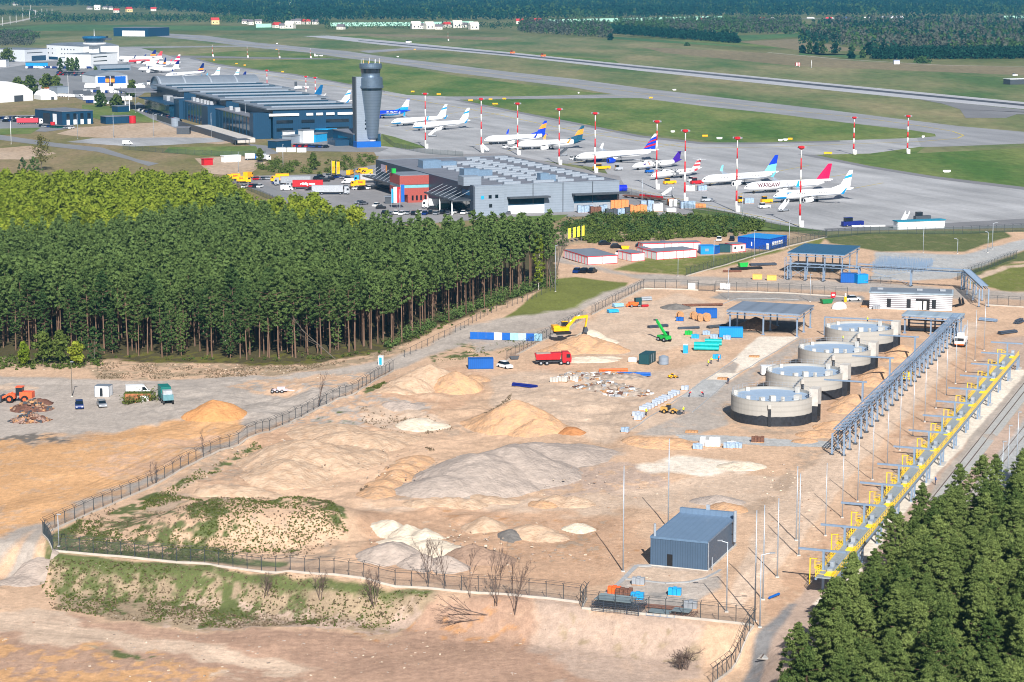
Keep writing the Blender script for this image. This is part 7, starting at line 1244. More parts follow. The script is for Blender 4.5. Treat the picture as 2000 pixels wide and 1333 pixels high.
for i in range(ns + 1):
 x = i * GL / ns; q = MB(); q.box((x, 0, 0), (.36, .36, 6.2)); q.bar((x, 4.0, 6.35), (x, -3.6, 6.35), .3, .32); q.obj('tee_post', SB, t); lg = MB(); [lg.box((x + o, -2.7, 0), (.3, .3, 2.9)) for o in (-1.6, 1.6)]; lg.bar((x - 1.6, -2.7, .3), (x + 1.6, -2.7, 2.8), .1); lg.obj('leg', SB, t); MB().box((x, -2.8, -.1), (4.2, 1.2, .25)).obj('footing', CON, t)
 s = MB(); slab(s, x + .8, x + 2.6, .3, 1.6, 3.08, 3.2); [s.bar((x + .8, 1.6, z), (x + 2.6, 1.6, z), .05) for z in (3.8, 4.3)]; [s.bar((x + a, .3, z), (x + a, 1.6, z), .05) for a in (.8, 2.6) for z in (3.8, 4.3)]; [s.bar((x + a, 1.6, 3.2), (x + a, 1.6, 4.3), .05) for a in (.8, 1.7, 2.6)]; s.obj('side_platform', YR, t); MB().box((x + 2.2, 2.6, 0), (.16, .16, 4.4)).bar((x + 2.2, 2.6, 4.3), (x + 2.2, 1.4, 4.3), .12).obj('loading_arm', YR, t)
 c = MB(); c.box((x - 1, -1.4, 3.25), (1.5, .8, .7)).box((x + 1.4, -1.2, 3.25), (.9, .7, 1.1)); c.obj('equipment_box', SIL if i % 2 else STL, t); d = MB(); [d.bar((x - 3.2 + k * .7, -2.3, 3.3), (x - 3.2 + k * .7, -.9, 3.3), .42, .3) for k in range(4)]; d.obj('gangway', YR, t)
RAIL = mat('rail_steel', (.17, .12, .10), .5, .3, var=.25); SLP = mat('sleeper_concrete', (.33, .31, .29), .9, var=.15)
def track(label, pa, pb, infill=None):
 a, b = Vector(T(*pa)), Vector(T(*pb)); d = b - a; L = hypot(d.x, d.y); t = thing('railway_track', label, 'railway track', a + Vector((0, 0, .05)), atan2(d.y, d.x)); n = int(L / .65); s = MB(); [s.box((i * .65, 0, .02), (.26, 2.5, .12)) for i in range(n)]; o = s.obj('sleepers', SLP, t); o['kind'] = 'stuff'
 for y in (-.75, .75): MB().bar((0, y, .24), (L, y, .24), .09, .17).obj('rail', RAIL, t)
 if infill: slab(MB(), 0, L, -.62, .62, .1, .25).obj('infill', infill, t); slab(MB(), 0, L, -2.2, -.9, .05, .22).obj('infill', infill, t)
 return t
INF = mat('track_slab', (.40, .40, .385), .85, var=.12)
aT = Vector(T(1530, 1228)); track('railway track passing under the near end of the gantry', (1496, 1290), (1640, 1092), INF); track('railway track with concrete infill right of the pale pavement', (1822, 985), (2030, 722), INF); track('bare railway track at the right edge above the corner wood', (1885, 990), (2060, 770))
LG = 'tall thin lamp posts of the site'
for i, (x, y, h, lab) in enumerate([(1217, 1117, 17.5, 'tall thin mast left of the blue grey shed'), (1305, 1033, 16, 'tall thin mast standing behind the blue grey shed'), (1474, 1214, 17, 'tall post at the right end of the foreground fence'), (1490, 1172, 15, 'tall post beside the road, behind the fence end post'), (1518, 1128, 13, 'post on the gravel road, left of the gantry end'), (1555, 1056, 13, 'thin left post of a close pair at the road bend'), (1560, 1086, 14, 'taller right post of the close pair at the road bend')]): pole(x, y, h, lab, None, .13, name='lamp_mast', lamp=False)
for i, (x, y) in enumerate([(1612, 1047), (1645, 1012), (1675, 980), (1704, 938), (1733, 908), (1757, 880), (1783, 852), (1806, 825), (1828, 798), (1848, 772), (1866, 750), (1886, 727), (1904, 705), (1922, 685)]): pole(x, y, 12.8, 'thin lamp post in the row between the pipe trestle and the gantry', None, .1, group='lamp posts between the pipe trestle and the gantry', name='lamp_mast', lamp=False)
for x, y, h, arm, lab in [(1419, 1196, 10.8, -1.4, 'grey lamp post with a curved arm in front of the blue grey shed'), (1484, 1226, 11, 1.4, 'armed lamp post at the lower end of the gravel road'), (1870, 496, 5, -1.2, 'armed lamp post at the bend of the rear paved road'), (1929, 494, 7, -1, 'armed lamp post right of the bend of the rear paved road'), (1938, 487, 9, 1, 'taller lamp post by the apron fence at the right')]: pole(x, y, h, lab, None, .12, arm)
for x, y, h, lab in [(1803, 494, 9.5, 'thin lamp post on the rear paved road'), (1422, 585, 9, 'thin lamp post behind the grey roofed canopy'), (1582, 590, 8, 'thin lamp post at the rear corner of the grey roofed canopy'), (1394, 524, 9, 'lamp post at the camp fence, left'), (1473, 506, 9.5, 'lamp post at the camp fence, middle'), (1541, 487, 10, 'lamp post at the camp fence, right'), (1324, 540, 8, 'lamp post at the road in front of the container camp'), (141, 775, 8, 'timber lamp pole on the grey yard by the white cabin'), (1085, 570, 14, 'pale thin pole at the tip of the pine wood'), (1955, 990, 12, 'lamp post at the wood beside the right track'), (1967, 955, 12, 'second lamp post at the wood beside the right track'), (1985, 925, 12, 'third lamp post at the wood beside the right track'), (115, 1068, 5.5, 'short post inside the left corner of the fence')]: pole(x, y, h, lab, None if x != 141 else BARK_G, .1)
def container(x, y, w, d, h, m_, label, rz=None, name='freight_container', roof=None, feats=True):
 t = thing(name, label, 'container', T(x, y), AXS if rz is None else rz); b = slab(MB(), 0, w, 0, d, .12, h); b.obj('body', m_, t); e = MB(); [e.box((a, c, .05), (.16, .16, h)) for a in (.06, w - .06) for c in (.06, d - .06)]; e.obj('corner_post', m_ if not roof else roof, t); slab(MB(), -.03, w + .03, -.03, d + .03, h, h + .08).obj('roof', roof or m_, t)
 if feats: MB().box((w + .02, d * .35, .3), (.06, .06, h - .5)).box((w + .02, d * .65, .3), (.06, .06, h - .5)).obj('lock_rod', GRY, t)
 return t
CB = seamed('container_blue_sheet', srgb(14, 88, 170), .5, .5, 0, .86); CGN = seamed('container_green_sheet', srgb(24, 70, 78), .5, .5, 0, .86); CLB = seamed('container_sky_sheet', srgb(20, 140, 215), .5, .5, 0, .88)
container(915, 722, 6.1, 2.4, 2.5, CB, 'blue container beside the white car and the sand mound', .08); container(1360, 622, 5.8, 2.4, 2.5, CB, 'blue container behind the cable drums', -.02); container(1248, 712, 2.6, 5.5, 2.5, CGN, 'dark green container beside the grey tank'); container(1642, 553, 5.2, 2.6, 2.9, CB, 'blue container beneath the rear pipe bridge', -.1); container(1675, 555, 3.6, 2.4, 2.8, CLB, 'bright blue sheet box right of the rear blue container', .3); container(1405, 660, 6.2, 2.2, 2.6, CLB, 'sky blue container behind foil wrapped parts at the canopy', -.06)
tag(MB().cyl((0, 0, .1), (0, 0, 1.9), 1.25, n=18).cyl((0, 0, 1.9), (0, 0, 2.3), 1.25, .3, n=18).obj('water_tank', GCL, loc=T(1296, 712)), 'round grey blue tank right of the dark green container', 'tank')
t = container(185, 776, 3.4, 2.8, 2.5, WHT, 'small white office cabin with open door on the grey yard', -.1, 'site_cabin', RFL); slab(MB(), 1.2, 1.9, -.05, 0, .2, 2.1).obj('doorway', GLS, t); MB().box((.55, -.4, .15), (.8, .06, 2.0), .9).obj('door_leaf', WHT, t)
t = container(243, 790, 6.0, 2.4, 2.4, mat('mossy_container', (.07, .10, .035), .9, var=.6, scale=1.2, c2=(.30, .11, .05)), 'overgrown container covered with ivy in front of the white van', .03, 'overgrown_container', BUSH); slab(MB(), 3.6, 5.4, -.08, 0, .15, 1.9).obj('white_panel', WHT, t)
tufts('ivy', 'ivy growing over the container on the grey yard', 'ivy', [([(240, 788), (305, 786), (303, 792), (242, 794)], 1)], 90, 1.0, 3.4, .35, WEED, 88, 14)
def toilet(x, y, m_, label): t = thing('portable_toilet', label, 'portable toilet', T(x, y), -.2); MB().box((0, 0, 0), (1.15, 1.15, 2.15)).obj('cabin', m_, t); MB().box((0, 0, 2.15), (1.2, 1.2, .12)).obj('roof', WHT, t); MB().box((.05, -.59, .12), (.7, .04, 1.85)).obj('door', m_ if m_ is not WHT else LBL, t)
toilet(744, 713, WHT, 'white and blue portable toilet at the bend of the gravel track'); toilet(1339, 690, LBL, 'blue portable toilet in front of the green pipes')
RE = paint('red_edge', 210, 44, 56); WCB = paint('cabin_white', 226, 230, 234, .5)
def cabins(label, L, R, depth, n, h=2.7, wall=None, edge=None, win=True, name='site_cabin', roof=None):
 a, b = T(*L), T(*R); w = hypot(b[0] - a[0], b[1] - a[1]); t = thing(name, label, 'cabin', a, atan2(b[1] - a[1], b[0] - a[0])); W_ = w / n
 slab(MB(), 0, w, 0, depth, .1, h).obj('wall', wall or WCB, t); slab(MB(), -.05, w + .05, -.05, depth + .05, h, h + .12).obj('roof', roof or RFL, t); e = MB(); ed = edge or RE
 for i in range(n + 1): e.box((i * W_, -.04, .05), (.14, .1, h))
 e.box((w / 2, -.05, .05), (w, .1, .14)).box((w / 2, -.06, h - .1), (w + .1, .12, .22)); nd = max(1, int(depth / 2.4))
 for j in range(nd + 1): e.box((-.04, j * depth / nd, .05), (.1, .12, h))
 e.box((-.06, depth / 2, h - .1), (.12, depth, .22)).box((w + .06, depth / 2, h - .1), (.12, depth, .22)); e.obj('edge_frame', ed, t)
 if win:
  for i in range(n): slab(MB(), (i + .3) * W_, (i + .55) * W_, -.07, 0, 1.1, 2.0).obj('window', GLS if win == 1 else GCL, t)
 return t
cabins('large white cabin block with red edges at the left of the container camp', (1148, 518), (1206, 515), 20, 2, win=0); cabins('white red edged cabin pair with flat roof, second in the camp', (1233, 511.5), (1259, 510), 9, 2, win=0); cabins('single white red edged cabin behind the cabin pair', (1257, 502), (1271, 501), 6, 1, win=0); cabins('long row of white red edged cabins in the middle of the camp', (1282, 508.5), (1360, 503.5), 9, 6, win=0); cabins('second row of white red edged cabins behind the long row', (1255, 492), (1368, 489), 5, 8, win=0)
cabins('bright blue cabin with white window beside the row of cabins', (1369, 497.5), (1396, 497), 5.5, 1, wall=CLB, edge=CLB, roof=CLB, win=2); cabins('plain blue cabin at the right of the bright blue one', (1396, 497.2), (1405, 495), 5, 1, wall=CB, edge=CB, win=0, roof=CLB); container(1406, 494, 3.6, 4, 2.6, CGN, 'dark green container between blue and white cabins', 0); cabins('white cabin pair with red edges and two windows by the blue hall', (1430, 493.5), (1456, 492), 5, 2)
t = cabins('large blue hall with light blue roof and window row at the camp end', (1441, 484), (1503, 489), 13, 1, h=3.8, wall=paint('hall_blue', 14, 74, 170), edge=paint('hall_blue', 1, 1, 1), roof=CLB, win=0); a = T(1441, 484); b_ = T(1503, 489); w_ = hypot(b_[0] - a[0], b_[1] - a[1])
for k in range(5): slab(MB(), w_, w_ + .06, 2 + k * 1.6, 3.2 + k * 1.6, 1.4, 2.7).obj('window', WHT, t)
slab(MB(), w_ * .9, w_ * .98, -.06, 0, .2, 2.3).obj('door', WHT, t); slab(MB(), w_ * .42, w_ * .45, -.06, 0, 1, 2.4).obj('sign_stripe', WHT, t)
for i, (x, y) in enumerate(((1109, 476), (1119, 474), (1127, 472.5), (1136, 471))):
 t = thing('banner_flag', ['first', 'second', 'third', 'fourth'][i] + ' from the left of four yellow banners at the camp entrance', 'flag', T(x, y), .1); MB().cyl((0, 0, 0), (0, 0, 5.6), .05, n=6).obj('flagpole', GRY, t); MB().prism([(0, -.02), (1.0, .12), (1.0, .2), (0, .06)], [1.7, 1.9, 1.9, 1.7], [5.3, 5.6, 5.6, 5.3]).obj('cloth', paint('lemon_cloth', 250, 226, 60, .7), t)
CP2 = 'cars parked at the container camp'
for x, y, c, rz in [(1181, 479, 'black', .2), (1204, 485, 'black', .2), (1253, 483, 'black', .1), (1266, 482.5, 'blue', .1), (1280, 482, 'silver', .1), (1297, 480, 'blue', .2), (1313, 482, 'black', .1), (1405, 471, 'white', 1.4), (1430, 470, 'black', 1.4), (1212, 498, 'white', 1.0), (1222, 499, 'white', 1.0)]: car(x, y, c, rz, f'{c} car parked at the container camp beside the scrub', CP2)
for x, lab, c in ((1128, 'lighter blue car, left of three dark cars at the junction', 'blue'), (1142, 'black car, middle of three cars at the junction', 'black'), (1157, 'dark car, right of three cars at the junction', 'black')): car(x, 533, c, 1.15, lab)
def skip(x, y, m_, label, L=2.6, h=1.3, rz=0): t = thing('waste_skip', label, 'skip', T(x, y), rz); MB().ext([(-L / 2 + .4, .1), (L / 2 - .4, .1), (L / 2, h), (-L / 2, h)], -.9, .9).obj('body', m_, t); MB().box((0, 0, h - .12), (L - .1, 1.7, .14)).obj('load', SM['brown'], t)
skip(1221, 487, YEL, 'yellow skip beside the black car in the camp', 3); skip(1614, 593, paint('skip_green', 20, 120, 70), 'green skip between the canopy and the white tarp covered load', 3.6, 1.4, .3); skip(1451, 522, GRN, 'green machine box beside the steel yard pipes', 3.2, 1.6, .3); skip(1005, 702, DGR, 'dark low skip by the fence end left of the dump truck', 2.4, 1)
t = thing('covered_load', 'load under a white tarpaulin beside the green skip', 'tarpaulin load', T(1639, 603), .5); b = MB(); b.lathe([(2.0, 0), (1.9, .9), (1.3, 1.6), (.5, 1.9)], 10); b.v = [(x * 1.25, y * .75, z) for x, y, z in b.v]; b.obj('tarpaulin', paint('white_tarp', 222, 226, 230, .6), t, smooth=True)
for x, y, lab in ((1479, 546, 'left'), (1507, 548, 'right')): t = thing('timber_crate', lab + ' one of two yellow timber crates at the rear road', 'crate', T(x, y), -.1); MB().box((0, 0, .15), (3.0, 1.8, 1.5)).obj('boards', paint('crate_yellow', 232, 178, 90, .7), t); MB().box((0, 0, 0), (3.0, 1.8, .15)).obj('pallet', WOOD, t)
def excavator(x, y, rz, m_, label):
 t = thing('excavator', label, 'excavator', T(x, y), rz); b = MB(); [b.ext([(-1.9, .15), (1.9, .15), (2.2, .5), (1.9, .9), (-1.9, .9), (-2.2, .5)], s - .3, s + .3) for s in (-1.15, 1.15)]; b.obj('tracks', BLK, t)
 MB().prism([(-2.6, -1.3), (1.6, -1.3), (1.6, 1.3), (-2.6, 1.3)], 1.05, 2.0).prism([(-2.7, -1.25), (-1.0, -1.25), (-1.0, 1.25), (-2.7, 1.25)], 2.0, 2.5).obj('body', m_, t); MB().prism([(.1, .3), (1.6, .3), (1.6, 1.3), (.1, 1.3)], 2.0, 3.2).obj('cab', GLS, t); MB().prism([(.05, .25), (1.65, .25), (1.65, 1.35), (.05, 1.35)], 3.2, 3.32).obj('cab_roof', m_, t)
 MB().bar((1.2, -.3, 1.9), (3.6, -.3, 4.4), .45, .75).bar((3.5, -.3, 4.3), (6.8, -.3, 4.6), .42, .7).obj('boom', m_, t); MB().bar((6.7, -.3, 4.8), (6.2, -.3, 1.7), .36, .55).obj('stick', m_, t); MB().ext([(5.6, .5), (6.4, .3), (6.9, .9), (6.5, 1.9), (5.9, 1.7)], -.95, .35).obj('bucket', DGR, t); MB().cyl((2.0, -.3, 3.4), (4.6, -.3, 4.95), .1, n=6).obj('hydraulic_ram', SIL, t)
excavator(1098, 668, .25, YEL, 'yellow excavator standing on top of the peach sand heap'); bpy.data.objects[[o.name for o in COL.objects if o.name.startswith('excavator')][0]].location.z += 2.0
t = thing('dump_truck', 'red four axle dump truck in front of the sand heap', 'truck', T(1080, 712), .1); b = MB(); b.ext([(-4.2, 1.4), (1.6, 1.4), (2.0, 3.0), (-4.5, 2.75)], -1.25, 1.25, 0, 0); b.obj('tipper_body', RED, t); MB().prism([(-4.2, -1.1), (1.5, -1.1), (1.5, 1.1), (-4.2, 1.1)], 2.78, 2.9).obj('load', SM['grey'], t); c = cab_mb(2.2, 2.5, 3.2); c.obj('cab', [RED, GLS], t); MB().box((0, 0, .75), (8.6, 1.1, .45)).obj('chassis', DGR, t); wheels_mb((3.6, 1.9, -1.6, -3.1), 2.5, .55).obj('wheels', [BLK, GRY], t); [MB().box((x, s * 1.28, 1.4), (.12, .1, 1.4)).obj('body_rib', RED, t) for x in (-3, -1.6, -.2, 1) for s in (-1, 1)]
t = thing('telehandler', 'bright green telescopic handler with raised boom', 'telehandler', T(1297, 667), -.9); MB().box((0, 0, .7), (3.4, 2.0, .9)).obj('body', GRN, t); MB().box((.2, .6, 1.6), (1.4, .8, 1.0)).obj('cab', GLS, t); MB().bar((1.2, -.3, 1.6), (-2.4, -.3, 5.0), .5, .6).bar((-2.0, -.3, 4.6), (-2.9, -.3, 5.5), .35, .4).obj('boom', GRN, t); MB().box((-3, -.3, 5.2), (.9, .9, .3)).obj('fork', DGR, t); wheels_mb((-1.1, 1.1), 2.3, .6).obj('wheels', [BLK, GRY], t)
def loader(x, y, rz, m_, label, s=1.0):
 t = thing('wheel_loader', label, 'wheel loader', T(x, y), rz); t.scale = (s, s, s); MB().box((-1.9, 0, 1.0), (2.6, 1.9, 1.3)).box((1.3, 0, .9), (1.6, 1.5, .9)).obj('body', m_, t); MB().box((-.4, 0, 1.5), (1.3, 1.5, 1.7)).obj('cab', GLS, t); MB().box((-.4, 0, 3.2), (1.5, 1.7, .14)).obj('cab_roof', m_, t); MB().bar((1.2, -.5, 1.9), (3.4, -.5, .9), .25, .4).bar((1.2, .5, 1.9), (3.4, .5, .9), .25, .4).obj('lift_arm', m_, t); MB().ext([(3.2, .2), (4.4, .15), (3.6, .6), (3.5, 1.5), (3.1, 1.3)], -1.4, 1.4).obj('bucket', DGR, t); wheels_mb((-1.7, 1.5), 2.5, .8).obj('wheels', [BLK, m_], t)
loader(36, 786, pi - .1, paint('loader_orange', 240, 100, 60, .45), 'orange wheel loader at the left edge of the yard', 1.1); loader(1308, 808, -.4, paint('dusty_yellow', 190, 150, 80, .6), 'small dusty loader on the paving strip', .62); loader(1314, 739, .3, YEL, 'tiny yellow roller beside the rubble heap', .35)
t = thing('farm_truck', 'teal tractor unit with trailer seen from behind on the yard', 'truck', T(327, 788), 1.9); MB().box((0, 0, .9), (3.0, 2.3, 1.2)).obj('body', paint('dusty_teal', 96, 140, 150, .6), t); MB().box((-.1, 0, 2.1), (1.6, 2.0, .9)).obj('cab', SIL, t); MB().box((3.6, 0, .8), (4.2, 2.3, 2.6)).obj('trailer_box', paint('teal_green_box', 20, 110, 104, .5), t); wheels_mb((-1.2, 1.0, 3.2, 4.6), 2.4, .5).obj('wheels', [BLK, GRY], t)
car(270, 772, 'white', .25, 'white van behind the overgrown container', kind='van'); car(155, 797, 'blue', -1.35, 'dark blue car on the grey yard, left of two'); car(199, 794, 'silver', -1.25, 'silver blue car on the grey yard, right of two'); car(986, 719, 'white', -.9, 'white car parked beside the blue container'); car(1666, 588, 'white', .2, 'white estate car in front of the striped building'); car(1508, 733, 'white', .1, 'white van behind the second tank', kind='van')
t = thing('trailer_chassis', 'pinkish white wheeled trailer frame on the grey yard', 'trailer', T(546, 767), .05); MB().box((0, 0, .5), (3.6, 1.6, .25)).box((.4, 0, .75), (1.8, 1.4, .5)).bar((1.6, 0, .6), (3.4, 0, .4), .2).obj('frame', paint('pale_pink_paint', 226, 206, 210, .6), t); wheels_mb((-1.6, -.5, .6), 1.8, .42).obj('wheels', [BLK, GRY], t)
t = thing('mobile_crane', 'white mobile crane truck parked beside the far end of the trestle', 'crane truck', T(1877, 675), 1.25); MB().box((0, 0, .9), (7.5, 2.5, 1.0)).obj('carrier', WHT, t); MB().box((-3.1, 0, 1.0), (1.4, 2.5, 1.7)).obj('cab', [WHT], t); MB().box((-3.82, 0, 1.7), (.06, 2.2, .8)).obj('windscreen', GLS, t); MB().box((1.4, .2, 1.9), (2.4, 1.6, 1.2)).obj('turret', WHT, t); MB().bar((1.6, -.3, 2.9), (6.4, -.3, 4.2), .6, .6).obj('boom', SIL, t); MB().box((-3.85, 0, .7), (.1, 2.3, .35)).obj('bumper', ORG, t); wheels_mb((-2.4, -1, 1.2, 2.6), 2.6, .58).obj('wheels', [BLK, GRY], t)
t = thing('orange_machine', 'orange and dark green paving machine beside the blue pipe bundles', 'machine', T(1237, 600), .3); MB().box((0, 0, .5), (2.6, 1.6, 1.0)).bar((-1, 0, 1.2), (-2.2, 0, .4), .5, .6).obj('body', ORG, t); MB().box((1.4, 0, .6), (1.8, 1.5, 2.0)).obj('cab', CGN, t); MB().box((3.2, -1, .2), (2.0, 1.0, .5)).obj('bucket', RED, t); wheels_mb((-.8, 1.4), 1.8, .45).obj('wheels', [BLK, GRY], t)
def bundle(x, y, rz, n, L, r, m_, label, name='pipe_bundle', lay=2, caps=None):
 t = thing(name, label, 'pipes', T(x, y), rz)
 for j in range(lay):
  for i in range(n - j): MB().cyl((-L / 2, (i - (n - j - 1) / 2) * 2 * r, r + .12 + j * 1.75 * r), (L / 2, (i - (n - j - 1) / 2) * 2 * r, r + .12 + j * 1.75 * r), r, n=12).obj('pipe', m_, t, smooth=False)
 b = MB(); [b.box((x_, 0, 0), (.15, n * 2 * r, .12)) for x_ in (-L * .3, L * .3)]; b.obj('bearer', WOOD, t); return t
TQ = paint('turquoise_pipe', 20, 170, 170, .4)
bundle(1380, 684, -.15, 3, 6.4, .5, TQ, 'turquoise large pipes stacked behind the blue toilet'); bundle(1393, 675, -.1, 3, 4.4, .42, TQ, 'shorter turquoise pipes on the rear stack'); bundle(1197, 611, .3, 5, 3, .22, LBL, 'light blue pipe bundle beside the rear fence'); bundle(1207, 600, .4, 4, 3, .25, paint('pale_sky_pipe', 140, 186, 220), 'pale blue pipe bundle behind the light blue one'); bundle(1262, 588, .3, 3, 3.2, .3, GRY, 'grey pipe pieces right of the orange machine'); bundle(1372, 598, .12, 4, 12, .15, RUST, 'long rusty steel beams lying behind the blue container', 'beam_stack'); bundle(1285, 640, .5, 5, 6, .16, SBD, 'dark steel sections left of the green telehandler', 'beam_stack'); bundle(1345, 643, .2, 4, 6, .14, SBD, 'dark steel sheets right of the green telehandler', 'beam_stack'); bundle(1400, 640, .55, 5, 6, .16, DGR, 'grey sections lying before the canopy columns', 'beam_stack'); bundle(1025, 757, -.55, 3, 6.5, .2, NAV, 'navy blue pipe roll lying left of the rubble heap'); bundle(1238, 735, -.12, 3, 8, .22, BLU, 'blue sheet roll lying across the rubble heap'); bundle(1198, 728, .1, 3, 7, .22, ORG, 'orange barrier stack on the rubble heap', 'barrier_stack'); bundle(1457, 527, .35, 6, 11, .18, BLK, 'black pipe rack along the camp fence'); bundle(1490, 519, .25, 6, 9, .18, SBD, 'dark beams beside the camp fence, farther up', 'beam_stack'); bundle(1430, 532, .02, 3, 6, .15, RUST, 'rusty beams in front of the green machine box', 'beam_stack'); bundle(1930, 628, -.6, 4, 5, .2, SB, 'blue grey steel sections at the right of the trestle end', 'beam_stack'); bundle(1968, 652, .55, 4, 6, .2, SBD, 'dark steel beams on orange earth at the right edge', 'beam_stack'); bundle(1990, 632, 1.0, 3, 4, .3, SBD, 'dark steel frame at the extreme right edge', 'beam_stack'); bundle(1512, 1168, .9, 1, 2.8, .2, BLU, 'single blue pipe lying by the near railway', lay=1)
for x, y, r, lab in [(1355, 624, 1.1, 'left cable drum in front of the blue container'), (1367, 628, 1.1, 'middle cable drum in front of the blue container'), (1380, 628, 1.2, 'right cable drum in front of the blue container'), (1328, 622, 1, 'cable drum beside the tall blue barrel')]:
 t = thing('cable_drum', lab, 'cable drum', T(x, y), .5); b = MB(); [b.cyl((0, s, r), (0, s + .1, r), r, n=16) for s in (-.5, .4)]; b.obj('flange', WOOD, t); MB().cyl((0, -.4, r), (0, .4, r), r * .7, n=14).obj('cable', BLK if x != 1380 else GRY, t)
def pallet(x, y, w, d, h, m_, label, rz=0, cap=None):
 t = thing('pallet_load', label, 'pallet', T(x, y), rz); MB().box((0, 0, 0), (w, d, .14)).obj('pallet', WOOD, t); b = MB(); n = max(1, int(w / .6)); k = max(1, int(d / .6)); [b.box(((i + .5) * w / n - w / 2, (j + .5) * d / k - d / 2, .14), (w / n * .92, d / k * .92, h * (1 - .12 * ((i + j) % 2)))) for i in range(n) for j in range(k)]; b.obj('goods', m_, t)
 if cap: MB().box((0, 0, h + .14), (w * .98, d * .98, .05)).obj('cover', cap, t)
 return t
PAV = mat('paving_blocks', srgb(176, 188, 204), .7, var=.12, scale=3); n = 0
for i in range(11):
 for j in range(2):
  f = i / 10; x = 1260 + 62 * f + j * 7; y = 802 - 32 * f + j * 1.2
  if j or i % 5 != 3: pallet(x - 6, y, 1.15, 1.0, .8, PAV, 'pallet of pale grey paving blocks in the double row left of the paved strip', AXS).__setitem__('group', 'paving block pallets left of the paved strip')
for x, y, lab in [(1246, 821, 'pallet of pale paving blocks at the lower end of the row, upper one'), (1243, 814, 'pallet of paving blocks just above the lowest pair'), (1251, 816, 'small paving pallet beside the worker'), (1221, 845, 'pallet with blue wrapped goods at the corner of the paved strip'), (1338, 763, 'single grey pallet left of the grey paved area')]: pallet(x, y, 1.6, 1.2, 1.0, PAV if 'blue' not in lab else FOIL, lab, AXS)
for i, (x, y) in enumerate(((1372, 872), (1382, 873), (1392, 873), (1402, 873), (1373, 866), (1391, 867), (1401, 867))): pallet(x, y, 1.05, 1.0, 1.2, WHT, 'white wrapped pallet in the block beside the narrow pavement', AXS).__setitem__('group', 'white pallets beside the narrow pavement')
for x, y, m_, lab in [(1363, 878, FOIL, 'grey pallet at the left end of the white pallet block'), (1423, 876, FOIL, 'grey pallet left of a single white pallet'), (1430, 874, WHT, 'single white tall pallet right of the block'), (1440, 876, FOIL, 'grey pallet right of the single white pallet'), (1480, 864, RUST, 'brown pallet on the narrow pavement'), (1412, 741, WOOD, 'brown pallet on the white end of the paved strip'), (1473, 698, WOOD, 'flat timber frame lying on the white paved strip'), (1351, 845, WOOD, 'flat timber pallet in front of the nearest tank'), (1380, 655, FOIL, 'foil wrapped machine parts before the sky blue container, left'), (1395, 662, FOIL, 'crumpled foil pack in front of the sky blue container'), (1420, 664, FOIL, 'large foil wrapped bundle at the right of the sky blue container'), (1358, 662, LBL, 'blue tarpaulin pile left of the turquoise pipes'), (1345, 655, GRN, 'dark green stack beside the blue tarpaulin pile'), (1328, 628, BLU, 'tall blue barrel stack by the cable drums'), (1400, 702, LBL, 'bright blue tarpaulin heap beside the workers'), (1236, 708, WHT, 'white sacks left of the dark green container'), (1247, 1142, GRY, 'grey block on the concrete forecourt of the shed'), (1318, 1163, LBL, 'blue box with white tank on the shed forecourt'), (1349, 1189, GRY, 'small grey unit at the fence by the rusty frames'), (1245, 1158 + 14, LBL, 'blue tarpaulin by the stacked steel frames'), (1200, 1160, ORG, 'orange red material behind the stacked steel frames'), (1219, 1164, RUST, 'rust red material right of the orange heap'), (1083, 747, CON, 'pale concrete block left of the rubble'), (1100, 746, CON, 'second pale concrete block at the rubble'), (1122, 745, CON, 'third pale concrete block at the rubble'), (1690, 600, WOOD, 'timber pile at the left end of the striped building'), (1712, 605, GRY, 'grey crates in front of the striped building')]: pallet(x, y, 2.0 if m_ not in (RUST, WOOD) else 2.6, 1.3, 1.1 if m_ is not WOOD else .3, m_, lab, AXS * .6)
def cage(x, y, w, d, h, m_, label, rz=AXS):
 t = thing('steel_frame_stack', label, 'steel frames', T(x, y), rz); b = MB()
 for k in range(int(h / .28)):
  z = .1 + k * .28; [b.bar((0, yy, z), (w, yy, z), .05) for yy in np.linspace(0, d, 4)]; [b.bar((xx, 0, z), (xx, d, z), .05) for xx in np.linspace(0, w, int(w / .55) + 1)]
 [b.bar((xx, yy, 0), (xx, yy, h), .07) for xx in np.linspace(0, w, 5) for yy in (0, d)]; b.obj('frame', m_, t); slab(MB(), .1, w * .8, d * .15, d * .95, h, h + .06).obj('top_sheet', mat('sheet_grey', srgb(130, 146, 150), .5), t)
cage(1156, 1194, 7.4, 4.2, 1.7, SBD, 'stack of dark steel frames behind the foreground fence'); cage(1262, 1203, 4.4, 2.4, .5, SB, 'low blue grey steel grids right of the tall frame stack'); cage(1308, 1204, 3.6, 2.6, .7, RUST, 'rusty brown steel frames at the fence')
bundle(1290, 1188, -.3, 8, 7, .1, RUST, 'long rusty bars lying behind the low steel grids', 'beam_stack', 1)
t = thing('scaffold_store', 'dense field of grey upright scaffold props beside the rear canopy', 'scaffolding', T(1745, 527), AXS); b = MB(); rr = random.Random(4)
for i in range(24):
 for j in range(13): b.box((-7 + i * .75 + rr.uniform(-.2, .2), -3 + j * 1.5 + rr.uniform(-.4, .4), 0), (.09, .09, rr.uniform(1.6, 2.8)))
for j in range(13): b.bar((-7, -3 + j * 1.5, 1.5), (11, -3 + j * 1.5, 1.7), .06); b.bar((-7, -3 + j * 1.5, 2.3), (11, -3 + j * 1.5, 2.2), .06)
b.obj('props', SB, t)['kind'] = 'stuff'
t = thing('red_sign', 'red and white board standing before the rear fence', 'sign', T(1627, 585), 0); MB().box((0, 0, .5), (1.4, .1, 1.6)).obj('board', RED, t); MB().box((0, -.07, 1.1), (.8, .04, .5)).obj('mark', WHT, t); MB().box((0, .1, 0), (.1, .1, .5)).obj('stand', DGR, t)
